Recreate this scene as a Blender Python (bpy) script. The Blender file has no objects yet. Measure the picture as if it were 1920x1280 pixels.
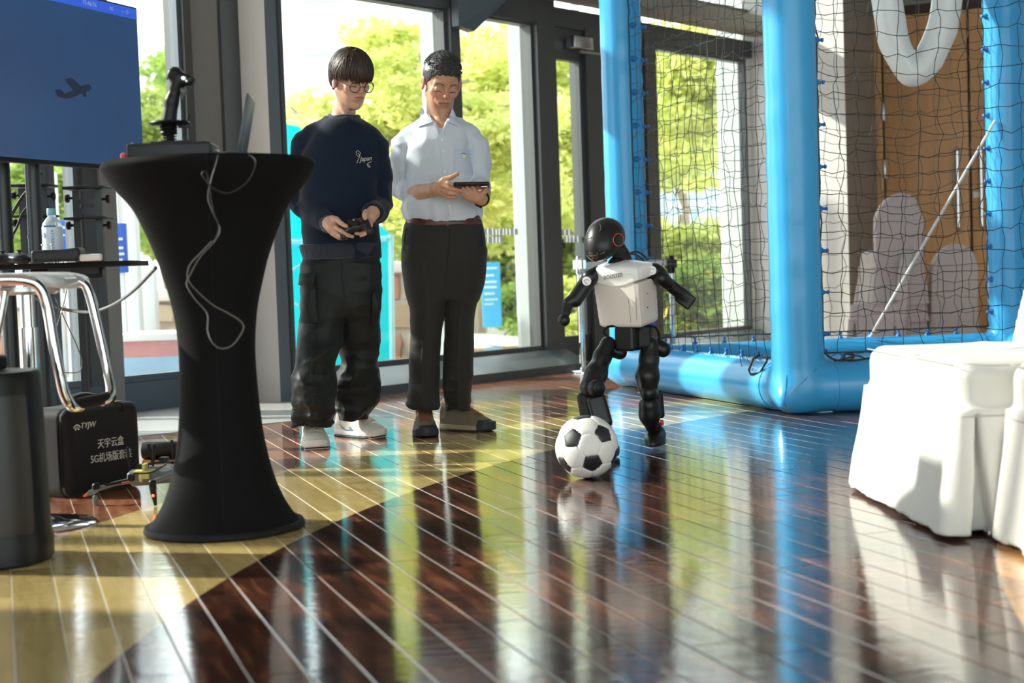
import bpy, bmesh, math, random
import numpy as np
from mathutils import Vector, Matrix
R_ = math.radians
C = bpy.context.scene.collection
random.seed(7); rng = np.random.default_rng(11)

# ---------------------------------------------------------------- camera (lens, pitch and roll recovered from the photograph)
FPX = 2800.0; ROLL = .035; PITCH = math.atan(134.3/2800); CH = .74
_F = np.array([0, math.cos(PITCH), -math.sin(PITCH)]); _r0 = np.array([1., 0, 0]); _u0 = np.array([0, math.sin(PITCH), math.cos(PITCH)])
_R = math.cos(ROLL)*_r0 - math.sin(ROLL)*_u0; _U = math.sin(ROLL)*_r0 + math.cos(ROLL)*_u0
def ray(x, y): return _F + _R*(x-960)/FPX + _U*(640-y)/FPX
def G(x, y, z=0.):                       # point of a horizontal plane that the photograph shows at a pixel
    d = ray(x, y); return np.array([0, 0, CH]) + d*((z-CH)/d[2])
def P(x, y, Y):                          # point at a known distance
    d = ray(x, y); return np.array([0, 0, CH]) + d*(Y/d[1])
cam_d = bpy.data.cameras.new('camera'); cam = bpy.data.objects.new('camera', cam_d); C.objects.link(cam)
cam_d.sensor_width = 36; cam_d.lens = FPX/1920*36; cam_d.clip_end = 400
M = Matrix(((_R[0], _U[0], -_F[0], 0), (_R[1], _U[1], -_F[1], 0), (_R[2], _U[2], -_F[2], CH), (0, 0, 0, 1)))
cam.matrix_world = M
cam_d.dof.use_dof = True; cam_d.dof.focus_distance = 6.2; cam_d.dof.aperture_fstop = 3.0
sc = bpy.context.scene; sc.camera = cam

# ---------------------------------------------------------------- sky, sun, exposure
world = bpy.data.worlds.new('sky'); sc.world = world; world.use_nodes = True
wn = world.node_tree; wn.nodes.clear()
wo = wn.nodes.new('ShaderNodeOutputWorld'); wb = wn.nodes.new('ShaderNodeBackground')
wb.inputs[0].default_value = (.93, .97, 1, 1); wb.inputs[1].default_value = 2.6
wn.links.new(wb.outputs[0], wo.inputs[0])
sun_d = bpy.data.lights.new('sun', 'SUN'); sun = bpy.data.objects.new('sun', sun_d); C.objects.link(sun)
sun_d.energy = 6.0; sun_d.angle = R_(1.2); sun_d.color = (1, .93, .82)
_sd = Vector((-.90, .22, .52)).normalized()
sun.rotation_euler = _sd.to_track_quat('Z', 'Y').to_euler()
sc.view_settings.view_transform = 'Standard'; sc.view_settings.look = 'None'
sc.view_settings.exposure = 0.52; sc.view_settings.gamma = 1; sc.view_settings.use_curve_mapping = False
CEIL_LIGHTS = 26.0

# ---------------------------------------------------------------- helpers
def tag(o, label=None, cat=None, group=None, kind=None):
    if label: o['label'] = label
    if cat: o['category'] = cat
    if group: o['group'] = group
    if kind: o['kind'] = kind
    return o
def empty(name, loc=(0, 0, 0), rz=0, label=None, cat=None, group=None, parent=None):
    o = bpy.data.objects.new(name, None); C.objects.link(o); o.location = loc; o.rotation_euler = (0, 0, rz)
    o.empty_display_size = .05
    if parent: o.parent = parent
    return tag(o, label, cat, group)
def link(name, me, mat, parent=None, loc=None, rot=None):
    o = bpy.data.objects.new(name, me); C.objects.link(o)
    if mat is not None:
        if isinstance(mat, (list, tuple)):
            for m in mat: me.materials.append(m)
        elif not me.materials: me.materials.append(mat)
    if parent: o.parent = parent
    if loc is not None: o.location = loc
    if rot is not None: o.rotation_euler = rot
    return o
class MB:
    """collects shapes for ONE mesh"""
    def __init__(s): s.v = []; s.f = []; s.m = []; s.s = []
    def add(s, vs, fs, mi=0, smooth=False, M=None):
        b = len(s.v)
        for v in vs:
            v = Vector(v)
            if M is not None: v = M @ v
            s.v.append(tuple(v))
        for f in fs: s.f.append(tuple(b+i for i in f)); s.m.append(mi); s.s.append(smooth)
        return s
    def box(s, c, d, rot=None, mi=0, bev=0.0, M=None, smooth=False):
        c = Vector(c); h = Vector(d)/2
        T = Matrix.Translation(c)
        if rot is not None: T = T @ (rot.to_4x4() if isinstance(rot, Matrix) else Matrix.Rotation(rot, 4, 'Z'))
        if M is not None: T = M @ T
        if bev <= 0:
            vs = [(x*h.x, y*h.y, z*h.z) for x in (-1, 1) for y in (-1, 1) for z in (-1, 1)]
            fs = [(0, 1, 3, 2), (4, 6, 7, 5), (0, 4, 5, 1), (2, 3, 7, 6), (0, 2, 6, 4), (1, 5, 7, 3)]
            return s.add(vs, fs, mi, smooth, T)
        bm = bmesh.new(); bmesh.ops.create_cube(bm, size=1)
        bmesh.ops.scale(bm, vec=Vector(d), verts=bm.verts)
        bmesh.ops.bevel(bm, geom=bm.edges[:], offset=min(bev, min(d)*.49), segments=3 if bev > .004 else 2, affect='EDGES', profile=.5)
        bm.verts.index_update()
        s.add([v.co[:] for v in bm.verts], [[v.index for v in f.verts] for f in bm.faces], mi, True, T); bm.free(); return s
    def tube(s, pts, r, n=10, mi=0, cap=True, closed=False, M=None, sx=1.0):
        pts = [Vector(p) for p in pts]; k = len(pts)
        rs = r if isinstance(r, (list, tuple, np.ndarray)) else [r]*k
        vs = []; up = None
        for i, p in enumerate(pts):
            if closed: t = pts[(i+1) % k]-pts[i-1]
            else: t = pts[min(i+1, k-1)]-pts[max(i-1, 0)]
            t.normalize()
            if up is None:
                up = Vector((0, 0, 1)) if abs(t.z) < .9 else Vector((0, 1, 0))
            a = up - t*up.dot(t); a.normalize(); b = t.cross(a); up = a
            for j in range(n):
                an = 2*math.pi*j/n; vs.append(p + (a*math.cos(an)*sx + b*math.sin(an))*rs[i])
        fs = []
        for i in range(k if closed else k-1):
            for j in range(n):
                i2 = (i+1) % k; fs.append((i*n+j, i*n+(j+1) % n, i2*n+(j+1) % n, i2*n+j))
        if cap and not closed:
            fs.append(tuple(reversed(range(n)))); fs.append(tuple((k-1)*n+j for j in range(n)))
        return s.add(vs, fs, mi, True, M)
    def lathe(s, prof, n=32, mi=0, c=(0, 0, 0), M=None, sy=1.0, smooth=True):
        vs = []; fs = []; c = Vector(c)
        for (r, z) in prof:
            for j in range(n):
                a = 2*math.pi*j/n; vs.append((c.x+r*math.cos(a), c.y+r*sy*math.sin(a), c.z+z))
        for i in range(len(prof)-1):
            for j in range(n): fs.append((i*n+j, i*n+(j+1) % n, (i+1)*n+(j+1) % n, (i+1)*n+j))
        if prof[0][0] > 1e-6: fs.append(tuple(reversed(range(n))))
        if prof[-1][0] > 1e-6: fs.append(tuple((len(prof)-1)*n+j for j in range(n)))
        return s.add(vs, fs, mi, smooth, M)
    def prism(s, poly, z0, z1, mi=0, M=None):
        n = len(poly); vs = [(x, y, z0) for x, y in poly]+[(x, y, z1) for x, y in poly]
        fs = [tuple(reversed(range(n))), tuple(range(n, 2*n))]+[(i, (i+1) % n, n+(i+1) % n, n+i) for i in range(n)]
        return s.add(vs, fs, mi, False, M)
    def ball(s, c, r, n=16, mi=0, M=None):
        prof = [(math.sin(math.pi*i/(n//2)), -math.cos(math.pi*i/(n//2))) for i in range(n//2+1)]
        r = r if isinstance(r, (tuple, list, Vector)) else (r, r, r)
        T = Matrix.Translation(Vector(c)) @ Matrix.Diagonal((r[0], r[1], r[2], 1))
        if M is not None: T = M @ T
        prof = [(max(a, 1e-4), b) for a, b in prof]
        return s.lathe(prof, n, mi, M=T)
    def mesh(s, name='m', sharp=True):
        me = bpy.data.meshes.new(name); me.from_pydata(s.v, [], s.f); me.update()
        me.polygons.foreach_set('material_index', s.m); me.polygons.foreach_set('use_smooth', s.s)
        bm = bmesh.new(); bm.from_mesh(me); bmesh.ops.recalc_face_normals(bm, faces=bm.faces); bm.to_mesh(me); bm.free()
        if sharp:
            try: me.set_sharp_from_angle(angle=R_(38))
            except Exception: pass
        return me
    def build(s, name, mat, parent=None, loc=None, rot=None, sharp=True):
        return link(name, s.mesh(name, sharp), mat, parent, loc, rot)

def catmull(pts, k=8, closed=False):
    pts = [np.array(p, float) for p in pts]; n = len(pts); out = []
    rng_ = range(n) if closed else range(n-1)
    for i in rng_:
        if closed: p0, p1, p2, p3 = pts[i-1], pts[i], pts[(i+1) % n], pts[(i+2) % n]
        else: p0, p1, p2, p3 = pts[max(i-1, 0)], pts[i], pts[i+1], pts[min(i+2, n-1)]
        for j in range(k):
            t = j/k; out.append(.5*((2*p1)+(-p0+p2)*t+(2*p0-5*p1+4*p2-p3)*t*t+(-p0+3*p1-3*p2+p3)*t**3))
    if not closed: out.append(pts[-1])
    return out

# ---------------------------------------------------------------- materials
def nodes(name):
    m = bpy.data.materials.new(name); m.use_nodes = True; t = m.node_tree
    return m, t, t.nodes['Principled BSDF'], t.nodes['Material Output']
def N(t, kind, **kw):
    n = t.nodes.new(kind)
    for k, v in kw.items():
        if k.startswith('i_'):
            n.inputs[k[2:].replace('_', ' ')].default_value = v
        else: setattr(n, k, v)
    return n
def mix_rgb(t, fac, a, b, mode='MIX'):
    n = t.nodes.new('ShaderNodeMix'); n.data_type = 'RGBA'; n.blend_type = mode
    for sock, v in ((n.inputs[0], fac), (n.inputs[6], a), (n.inputs[7], b)):
        if hasattr(v, 'is_output') or isinstance(v, bpy.types.NodeSocket): t.links.new(v, sock)
        else: sock.default_value = v if not isinstance(v, tuple) or len(v) == 4 else (*v, 1)
    return n.outputs[2]
def mat(name, col, rough=.5, metal=0., var=.12, vs=8., bump=0., bs=60., spec=.5, sub=0., sheen=0., coat=0., trans=0., emis=None, es=0., stretch=None, alpha=1., coord='Object'):
    m, t, b, o = nodes(name)
    tc = N(t, 'ShaderNodeTexCoord'); src = tc.outputs[coord]
    if stretch:
        mp = N(t, 'ShaderNodeMapping'); mp.inputs['Scale'].default_value = stretch; t.links.new(src, mp.inputs[0]); src = mp.outputs[0]
    nz = N(t, 'ShaderNodeTexNoise'); nz.inputs['Scale'].default_value = vs; nz.inputs['Detail'].default_value = 3
    t.links.new(src, nz.inputs['Vector'])
    c0 = tuple(min(1, max(0, c*(1-var))) for c in col); c1 = tuple(min(1, c*(1+var)) for c in col)
    out = mix_rgb(t, nz.outputs[0], c0, c1)
    t.links.new(out, b.inputs['Base Color'])
    b.inputs['Roughness'].default_value = rough; b.inputs['Metallic'].default_value = metal
    b.inputs['Specular IOR Level'].default_value = spec
    b.inputs['Coat Weight'].default_value = coat; b.inputs['Sheen Weight'].default_value = sheen
    b.inputs['Transmission Weight'].default_value = trans; b.inputs['Alpha'].default_value = alpha
    if sub: b.inputs['Subsurface Weight'].default_value = sub; b.inputs['Subsurface Radius'].default_value = (.02, .008, .005); b.inputs['Subsurface Scale'].default_value = .6
    if emis: b.inputs['Emission Color'].default_value = (*emis, 1); b.inputs['Emission Strength'].default_value = es
    if bump:
        n2 = N(t, 'ShaderNodeTexNoise'); n2.inputs['Scale'].default_value = bs; n2.inputs['Detail'].default_value = 4
        t.links.new(src, n2.inputs['Vector'])
        bp = N(t, 'ShaderNodeBump'); bp.inputs['Strength'].default_value = bump; bp.inputs['Distance'].default_value = .01
        t.links.new(n2.outputs[0], bp.inputs['Height']); t.links.new(bp.outputs[0], b.inputs['Normal'])
    return m
def glass_mat(name, tint=(.93, .97, .96), refl=.9, rough=.0):
    m = bpy.data.materials.new(name); m.use_nodes = True; t = m.node_tree; t.nodes.clear()
    o = N(t, 'ShaderNodeOutputMaterial'); tr = N(t, 'ShaderNodeBsdfTransparent'); gl = N(t, 'ShaderNodeBsdfGlossy')
    tr.inputs[0].default_value = (*tint, 1); gl.inputs[0].default_value = (refl, refl, refl, 1); gl.inputs['Roughness'].default_value = rough
    lw = N(t, 'ShaderNodeLayerWeight'); lw.inputs[0].default_value = .5
    pw = N(t, 'ShaderNodeMath', operation='POWER'); t.links.new(lw.outputs['Facing'], pw.inputs[0]); pw.inputs[1].default_value = 5
    fr = N(t, 'ShaderNodeMath', operation='MULTIPLY_ADD'); t.links.new(pw.outputs[0], fr.inputs[0]); fr.inputs[1].default_value = .85; fr.inputs[2].default_value = .035
    mx = N(t, 'ShaderNodeMixShader'); t.links.new(fr.outputs[0], mx.inputs[0]); t.links.new(tr.outputs[0], mx.inputs[1]); t.links.new(gl.outputs[0], mx.inputs[2])
    t.links.new(mx.outputs[0], o.inputs[0]); return m

m_frame = mat('dark_frame_metal', (.085, .088, .085), .42, .3, var=.1, vs=3)
m_frame2 = mat('slate_blue_metal', (.11, .13, .145), .38, .3, var=.12, vs=2)
m_curb = mat('curb_metal', (.21, .235, .23), .4, .4, var=.1, vs=3)
m_concrete = mat('beige_cladding', (.45, .41, .37), .55, 0, var=.07, vs=2.5, bump=.03, bs=30)
m_greyclad = mat('grey_cladding', (.235, .225, .21), .55, 0, var=.08, vs=2)
def translucent(name, col, fac=.6):
    m = bpy.data.materials.new(name); m.use_nodes = True; t = m.node_tree; t.nodes.clear(); o = N(t, 'ShaderNodeOutputMaterial'); d = N(t, 'ShaderNodeBsdfDiffuse'); l = N(t, 'ShaderNodeBsdfTranslucent')
    tc = N(t, 'ShaderNodeTexCoord'); nz = N(t, 'ShaderNodeTexNoise'); nz.inputs['Scale'].default_value = 2; t.links.new(tc.outputs['Object'], nz.inputs[0])
    c_ = mix_rgb(t, nz.outputs[0], tuple(c*.96 for c in col), col); t.links.new(c_, d.inputs[0]); t.links.new(c_, l.inputs[0])
    x = N(t, 'ShaderNodeMixShader'); x.inputs[0].default_value = fac; t.links.new(d.outputs[0], x.inputs[1]); t.links.new(l.outputs[0], x.inputs[2]); t.links.new(x.outputs[0], o.inputs[0]); return m
m_whitefin = translucent('frosted_glass_fin', (.80, .84, .83), .6)
m_glass = glass_mat('window_glass')
m_wallw = mat('white_render', (.62, .60, .57), .7, 0, var=.04, vs=2, bump=.02)
m_taupe = mat('taupe_and_shaded_wall', (.27, .245, .225), .6, 0, var=.06, vs=2)
m_ceil = mat('ceiling_paint', (.42, .41, .39), .8, 0, var=.04)
m_black = mat('black_plastic', (.007, .007, .0075), .4, 0, var=.2, spec=.28, bump=.02, bs=200)
m_blackmat = mat('black_matte', (.008, .008, .008), .65, 0, var=.2, spec=.2)
m_chrome = mat('chrome', (.78, .79, .8), .06, 1., var=.02)
m_steel = mat('brushed_steel', (.55, .56, .57), .25, 1., var=.06)
m_white = mat('white_plastic', (.78, .78, .76), .4, 0, var=.02)

# ---------------------------------------------------------------- floor
UD = R_(18.9); BU = np.array([-math.sin(UD), math.cos(UD)]); BV = np.array([math.cos(UD), math.sin(UD)]); BW = .1029
def floor_material():
    m, t, b, o = nodes('lacquered_floor_boards')
    geo = N(t, 'ShaderNodeNewGeometry'); oi = N(t, 'ShaderNodeObjectInfo')
    def dist(cx, cy):
        s = N(t, 'ShaderNodeVectorMath', operation='SUBTRACT'); t.links.new(geo.outputs['Position'], s.inputs[0]); s.inputs[1].default_value = (cx, cy, 0)
        l = N(t, 'ShaderNodeVectorMath', operation='LENGTH'); t.links.new(s.outputs[0], l.inputs[0]); return l.outputs['Value']
    def less(v, r):
        n = N(t, 'ShaderNodeMath', operation='LESS_THAN'); t.links.new(v, n.inputs[0]); n.inputs[1].default_value = r; return n.outputs[0]
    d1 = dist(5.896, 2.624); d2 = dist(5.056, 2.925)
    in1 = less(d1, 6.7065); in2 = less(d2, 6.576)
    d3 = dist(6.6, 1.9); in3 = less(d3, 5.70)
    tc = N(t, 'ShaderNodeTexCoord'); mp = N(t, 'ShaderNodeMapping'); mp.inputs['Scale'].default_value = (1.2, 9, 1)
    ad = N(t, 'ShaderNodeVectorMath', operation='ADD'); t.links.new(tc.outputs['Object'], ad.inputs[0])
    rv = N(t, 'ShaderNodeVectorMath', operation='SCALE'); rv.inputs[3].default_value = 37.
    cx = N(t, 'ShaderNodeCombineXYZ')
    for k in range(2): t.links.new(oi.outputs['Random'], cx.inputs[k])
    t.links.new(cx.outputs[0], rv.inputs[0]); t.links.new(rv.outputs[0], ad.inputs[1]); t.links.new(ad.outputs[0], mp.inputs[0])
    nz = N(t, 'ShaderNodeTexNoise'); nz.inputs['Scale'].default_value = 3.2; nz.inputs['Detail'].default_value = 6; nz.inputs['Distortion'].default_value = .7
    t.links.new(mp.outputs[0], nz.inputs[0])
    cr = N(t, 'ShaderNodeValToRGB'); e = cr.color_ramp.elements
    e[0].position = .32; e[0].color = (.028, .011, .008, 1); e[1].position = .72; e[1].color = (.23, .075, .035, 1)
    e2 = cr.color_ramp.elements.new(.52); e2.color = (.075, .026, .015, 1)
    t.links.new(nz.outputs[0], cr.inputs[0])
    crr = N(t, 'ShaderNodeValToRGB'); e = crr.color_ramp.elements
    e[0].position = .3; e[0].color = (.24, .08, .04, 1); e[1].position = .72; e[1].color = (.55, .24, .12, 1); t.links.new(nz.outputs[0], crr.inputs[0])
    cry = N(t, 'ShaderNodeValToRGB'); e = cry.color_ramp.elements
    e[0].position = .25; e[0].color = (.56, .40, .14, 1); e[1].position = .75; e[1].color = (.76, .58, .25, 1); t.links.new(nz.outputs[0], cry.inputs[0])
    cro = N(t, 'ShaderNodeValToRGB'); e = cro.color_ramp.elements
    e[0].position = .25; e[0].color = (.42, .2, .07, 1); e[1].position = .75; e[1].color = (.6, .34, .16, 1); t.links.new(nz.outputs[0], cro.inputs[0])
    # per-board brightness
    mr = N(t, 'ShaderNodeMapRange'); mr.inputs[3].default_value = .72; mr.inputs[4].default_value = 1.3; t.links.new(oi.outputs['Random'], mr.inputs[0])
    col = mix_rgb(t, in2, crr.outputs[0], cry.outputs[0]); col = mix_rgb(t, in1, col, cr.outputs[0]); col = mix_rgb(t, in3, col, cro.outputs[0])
    hs = N(t, 'ShaderNodeHueSaturation'); t.links.new(mr.outputs[0], hs.inputs['Value']); t.links.new(col, hs.inputs['Color'])
    t.links.new(hs.outputs[0], b.inputs['Base Color'])
    # lacquer: a little uneven, with fine ripples across the boards
    wv = N(t, 'ShaderNodeTexNoise'); wv.inputs['Scale'].default_value = 5; wv.inputs['Detail'].default_value = 5; mp2 = N(t, 'ShaderNodeMapping')
    mp2.inputs['Rotation'].default_value = (0, 0, 0); mp2.inputs['Scale'].default_value = (1.6, 9, 1)
    t.links.new(geo.outputs['Position'], mp2.inputs[0]); t.links.new(mp2.outputs[0], wv.inputs[0])
    f2 = N(t, 'ShaderNodeTexNoise'); f2.inputs['Scale'].default_value = 90; f2.inputs['Detail'].default_value = 2; t.links.new(geo.outputs['Position'], f2.inputs[0])
    sm = N(t, 'ShaderNodeMath', operation='MULTIPLY_ADD'); t.links.new(f2.outputs[0], sm.inputs[0]); sm.inputs[1].default_value = .04; t.links.new(wv.outputs[0], sm.inputs[2])
    bp = N(t, 'ShaderNodeBump'); bp.inputs['Strength'].default_value = .22; bp.inputs['Distance'].default_value = .0035
    t.links.new(sm.outputs[0], bp.inputs['Height']); t.links.new(bp.outputs[0], b.inputs['Normal'])
    rr = N(t, 'ShaderNodeMapRange'); rr.inputs[3].default_value = .05; rr.inputs[4].default_value = .14
    sc_ = N(t, 'ShaderNodeTexNoise'); sc_.inputs['Scale'].default_value = 7; sc_.inputs['Detail'].default_value = 6; t.links.new(geo.outputs['Position'], sc_.inputs[0])
    t.links.new(sc_.outputs[0], rr.inputs[0]); t.links.new(rr.outputs[0], b.inputs['Roughness'])
    b.inputs['IOR'].default_value = 1.62; b.inputs['Specular IOR Level'].default_value = .5; b.inputs['Coat Weight'].default_value = .55; b.inputs['Coat Roughness'].default_value = .07; b.inputs['Coat IOR'].default_value = 1.6; t.links.new(bp.outputs[0], b.inputs['Coat Normal'])
    return m
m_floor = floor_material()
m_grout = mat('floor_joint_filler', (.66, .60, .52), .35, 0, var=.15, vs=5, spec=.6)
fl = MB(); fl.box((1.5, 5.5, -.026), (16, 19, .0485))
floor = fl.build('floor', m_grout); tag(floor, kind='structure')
def fl_uv(u, v): return np.array([BU[0]*u+BV[0]*v, BU[1]*u+BV[1]*v])
plank_mesh = {}
def plank_me(L):
    if L in plank_mesh: return plank_mesh[L]
    b = MB(); b.box((0, 0, 0), (L-.002, BW-.0031, .012), bev=0)
    me = b.mesh('floor_plank', sharp=False)
    bm = bmesh.new(); bm.from_mesh(me); top = [e for e in bm.edges if all(v.co.z > 0 for v in e.verts)]
    bmesh.ops.bevel(bm, geom=top, offset=.0012, segments=1, affect='EDGES'); bm.to_mesh(me); bm.free()
    me.materials.append(m_floor); plank_mesh[L] = me; return me
def stone_zone(x, y): return y > 7.43 + (x+1.47)*.70 and x < -.72+(y-7.9)*.1
cand = []
for row in range(-56, 62):
    v = -.005 + row*BW + BW/2; u = -3.0 + random.random()*1.2
    while u < 15:
        L = random.choice((.75, .9, 1.05, 1.2, 1.35)); c = fl_uv(u+L/2, v)
        if -6.4 < c[0] < 9.4 and -3.9 < c[1] < 14.5: cand.append((u, v, L, c))
        u += L
def _inview(c, L):
    best = None
    for s in (-.5, 0, .5):
        q = np.array([c[0]+BU[0]*L*s, c[1]+BU[1]*L*s, 0])-np.array([0, 0, CH]); z = q@_F
        if z < 1.5: continue
        X = 960+FPX*(q@_R)/z; Y = 640-FPX*(q@_U)/z
        if -60 < X < 1980 and Y < 1330: best = min(best, z) if best else z
    return best
near = sorted([(z, i) for i, k in enumerate(cand) for z in [_inview(k[3], k[2])] if z])
pick = set(i for z, i in near[:285]); rest = MB()
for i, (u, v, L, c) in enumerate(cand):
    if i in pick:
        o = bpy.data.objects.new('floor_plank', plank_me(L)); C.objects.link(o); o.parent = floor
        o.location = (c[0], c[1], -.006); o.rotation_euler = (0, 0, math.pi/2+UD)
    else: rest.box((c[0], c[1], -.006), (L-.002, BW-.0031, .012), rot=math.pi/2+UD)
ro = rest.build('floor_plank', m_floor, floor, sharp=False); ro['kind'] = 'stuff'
# pale stone strip along the glass
m_stone = mat('pale_stone_paving', (.43, .42, .40), .35, 0, var=.15, vs=3, bump=.05)
sp = MB(); pts = [G(-420, 905), G(270, 817), G(550, 790), G(640, 748), G(560, 700), G(-420, 700)]
sp.prism([(p[0], p[1]) for p in pts], 0., .004); so = sp.build('stone_strip', m_stone, floor)

# ---------------------------------------------------------------- window wall (runs away to the right)
WA = R_(40.4); WU = np.array([math.sin(WA), math.cos(WA)]); WN = np.array([-math.cos(WA), math.sin(WA)]); W0 = np.array([-1.312, 8.93])
def wt(px, py=400):                     # distance along the window wall of the vertical seen at a pixel
    d = ray(px, py); k = d[0]/d[1]; return (k*W0[1]-W0[0])/(WU[0]-k*WU[1])
WM = Matrix(((WU[0], WN[0], 0, W0[0]), (WU[1], WN[1], 0, W0[1]), (0, 0, 1, 0), (0, 0, 0, 1)))
def wbox(b, t0, t1, n0, n1, z0, z1, bev=0): b.box(((t0+t1)/2, (n0+n1)/2, (z0+z1)/2), (t1-t0, n1-n0, z1-z0), M=WM, bev=bev)
def struct(o): o['kind'] = 'structure'; return o
ZT = 2.50; ZB = .155
# verticals
b = MB()
for a, c_, n in ((wt(845), wt(862), .1), (wt(1006), wt(1040), .1), (wt(1096), wt(1122), .1), (wt(1203, 300), wt(1224, 300), .1)): wbox(b, a, c_, -.06, n, 0, ZT)
wbox(b, wt(1122), wt(1203, 300), -.02, .06, 0, ZT)
mull = struct(b.build('trim_1', m_frame))
b = MB()
wbox(b, wt(552), wt(1042), -.05, .12, ZT-.02, ZT+.22); wbox(b, wt(1042), wt(1410), -.05, .12, ZT-.02, ZT+.12)
wbox(b, wt(552), wt(1420), -.10, .14, ZT+.22, ZT+.34)
struct(b.build('trim_2', m_frame))
b = MB(); wbox(b, wt(900), wt(1420), -.30, -.05, ZT+.16, ZT+.28); struct(b.build('trim_3', mat('beam_paint', (.26, .24, .2), .5)))
# windows: frame + pane
def window(name, t0, t1, z0, z1, fw=.035, mid=None):
    f = MB()
    wbox(f, t0, t1, -.02, .05, z0, z0+fw); wbox(f, t0, t1, -.02, .05, z1-fw, z1); wbox(f, t0, t0+fw*.7, -.02, .05, z0+fw, z1-fw); wbox(f, t1-fw*.7, t1, -.02, .05, z0+fw, z1-fw)
    o = struct(f.build(name, m_frame))
    g = MB(); wbox(g, t0+fw*.7, t1-fw*.7, .012, .018, z0+fw, z1-fw); g.build('glass_pane', m_glass, o); return o
window('window_1', wt(534), wt(845), ZB, ZT); window('window_2', wt(862), wt(1006), ZB, ZT)
window('window_3', wt(1224, 300), wt(1405, 500), ZB, ZT-.03)
# glazed door
t0, t1 = wt(1040), wt(1096); f = MB()
wbox(f, t0, t0+.03, -.03, .03, .02, 2.30); wbox(f, t1-.05, t1, -.03, .03, .02, 2.30); wbox(f, t0, t1, -.03, .03, .02, .24); wbox(f, t0, t1, -.03, .03, 2.25, ZT-.02)
door = struct(f.build('door_1', m_frame)); g = MB(); wbox(g, t0+.03, t1-.05, -.003, .003, .24, 2.25); g.build('glass_pane', m_glass, door)
f = MB(); wbox(f, wt(1062), wt(1097), -.13, -.04, 2.33, 2.42, bev=.008); wbox(f, wt(1058), wt(1120), -.2, -.18, 2.28, 2.30); f.build('door_closer', m_steel, door)
# sloping curb at the foot of the glass
f = MB(); te = wt(1050, 680)
def curb(ta, tb, te_):
    vs = []
    for t, e in ((ta, 0), (tb, te_)):
        vs += [(t+e, -.22, 0), (t+e, -.22, .045), (t+e*.8, -.20, .05), (t, -.06, ZB), (t, .1, ZB), (t, .1, 0)]
    n = 6; fs = [tuple(reversed(range(n))), tuple(range(n, 2*n))]+[(i, (i+1) % n, n+(i+1) % n, n+i) for i in range(n)]
    f.add(vs, fs, 0, False, WM)
curb(.0, te, .12); curb(wt(1210), wt(1420), 0)
struct(f.build('baseboard_1', m_curb))
f = MB(); wbox(f, .0, te+.1, -.235, -.21, 0, .055); struct(f.build('baseboard_2', m_frame))
# bracket under the beam and white fins outside the glass
f = MB(); tb = wt(872, 20); f.add([(wt(846), -.07, 2.62), (wt(846), -.07, 2.36), (wt(868), -.1, 2.33), (wt(925, 5), -.12, 2.62), (wt(846), -.13, 2.62), (wt(846), -.13, 2.36), (wt(868), -.16, 2.33), (wt(925, 5), -.18, 2.62)],
      [(0, 1, 2, 3), (7, 6, 5, 4), (0, 4, 5, 1), (1, 5, 6, 2), (2, 6, 7, 3), (3, 7, 4, 0)], 0, False, WM); struct(f.build('trim_4', m_frame2))
def fin(pa, pb, py=400):
    
    def tn(px, n=.175):
        d = ray(px, py); k = d[0]/d[1]; w0 = W0+WN*n; return (k*w0[1]-w0[0])/(WU[0]-k*WU[1])
    f = MB(); a, c_ = tn(pa), tn(pb); wbox(f, a, c_, .16, .19, -.05, 3.4); o = f.build('glass_fin', m_whitefin); return o
for i, (a, c_, l) in enumerate(((803, 846, 'frosted glass fin outside, behind the older man in light shirt'), (966, 1008, 'wide frosted glass fin outside, just left of the glazed door'), (1085, 1095, 'thin frosted glass fin outside at the right edge of the glazed door'), (1353, 1400, 'frosted glass fin outside behind the net by the large blue post'))):
    tag(fin(a, c_), l, 'glass fin', 'frosted glass fins outside the windows')
# header glazing above the beams (light)
window('window_4', wt(552), wt(1420), ZT+.36, 4.4)
# ---------------- pillar and left bay
b = MB(); b.prism([(-1.569, 9.02), (-1.388, 8.875), (-1.335, 8.915), (-1.36, 9.3), (-1.5, 9.35)], 0, 4.5)
pl = struct(b.build('wall_left', [m_concrete, m_frame2]))
for p_ in pl.data.polygons:
    c_ = p_.center
    if abs(p_.normal.z) < .5 and c_.x > -1.37: p_.material_index = 1
b = MB(); b.prism([(-1.388, 8.868), (-1.325, 8.905), (-1.335, 9.2), (-1.38, 9.2)], 0, 4.5); struct(b.build('trim_5', m_frame2))
b = MB(); a0 = P(363, 500, 9.0); a1 = P(446, 500, 9.15)
b.prism([(a0[0]-.02, 9.0), (a1[0]-.06, 9.15), (a1[0]-.06, 9.6), (a0[0], 9.6)], 0, 4.5); struct(b.build('wall_corner', m_greyclad))
b = MB(); b.prism([(a1[0]-.06, 9.25), (-1.5, 9.3), (-1.5, 9.5), (a1[0]-.06, 9.5)], 0, 4.5); struct(b.build('gap_shade', m_frame))  # dark strip standing in for the shade in the gap beside the pillar
LA = R_(38); LU = np.array([math.sin(LA), math.cos(LA)]); L0 = np.array([-1.975, 8.85]); LN = np.array([-math.cos(LA), math.sin(LA)])
LM = Matrix(((LU[0], LN[0], 0, L0[0]), (LU[1], LN[1], 0, L0[1]), (0, 0, 1, 0), (0, 0, 0, 1)))
def lt(px, py=500):
    d = ray(px, py); k = d[0]/d[1]; return (k*L0[1]-L0[0])/(LU[0]-k*LU[1])
def lbox(b, t0, t1, n0, n1, z0, z1, bev=0): b.box(((t0+t1)/2, (n0+n1)/2, (z0+z1)/2), (t1-t0, n1-n0, z1-z0), M=LM, bev=bev)
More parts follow.
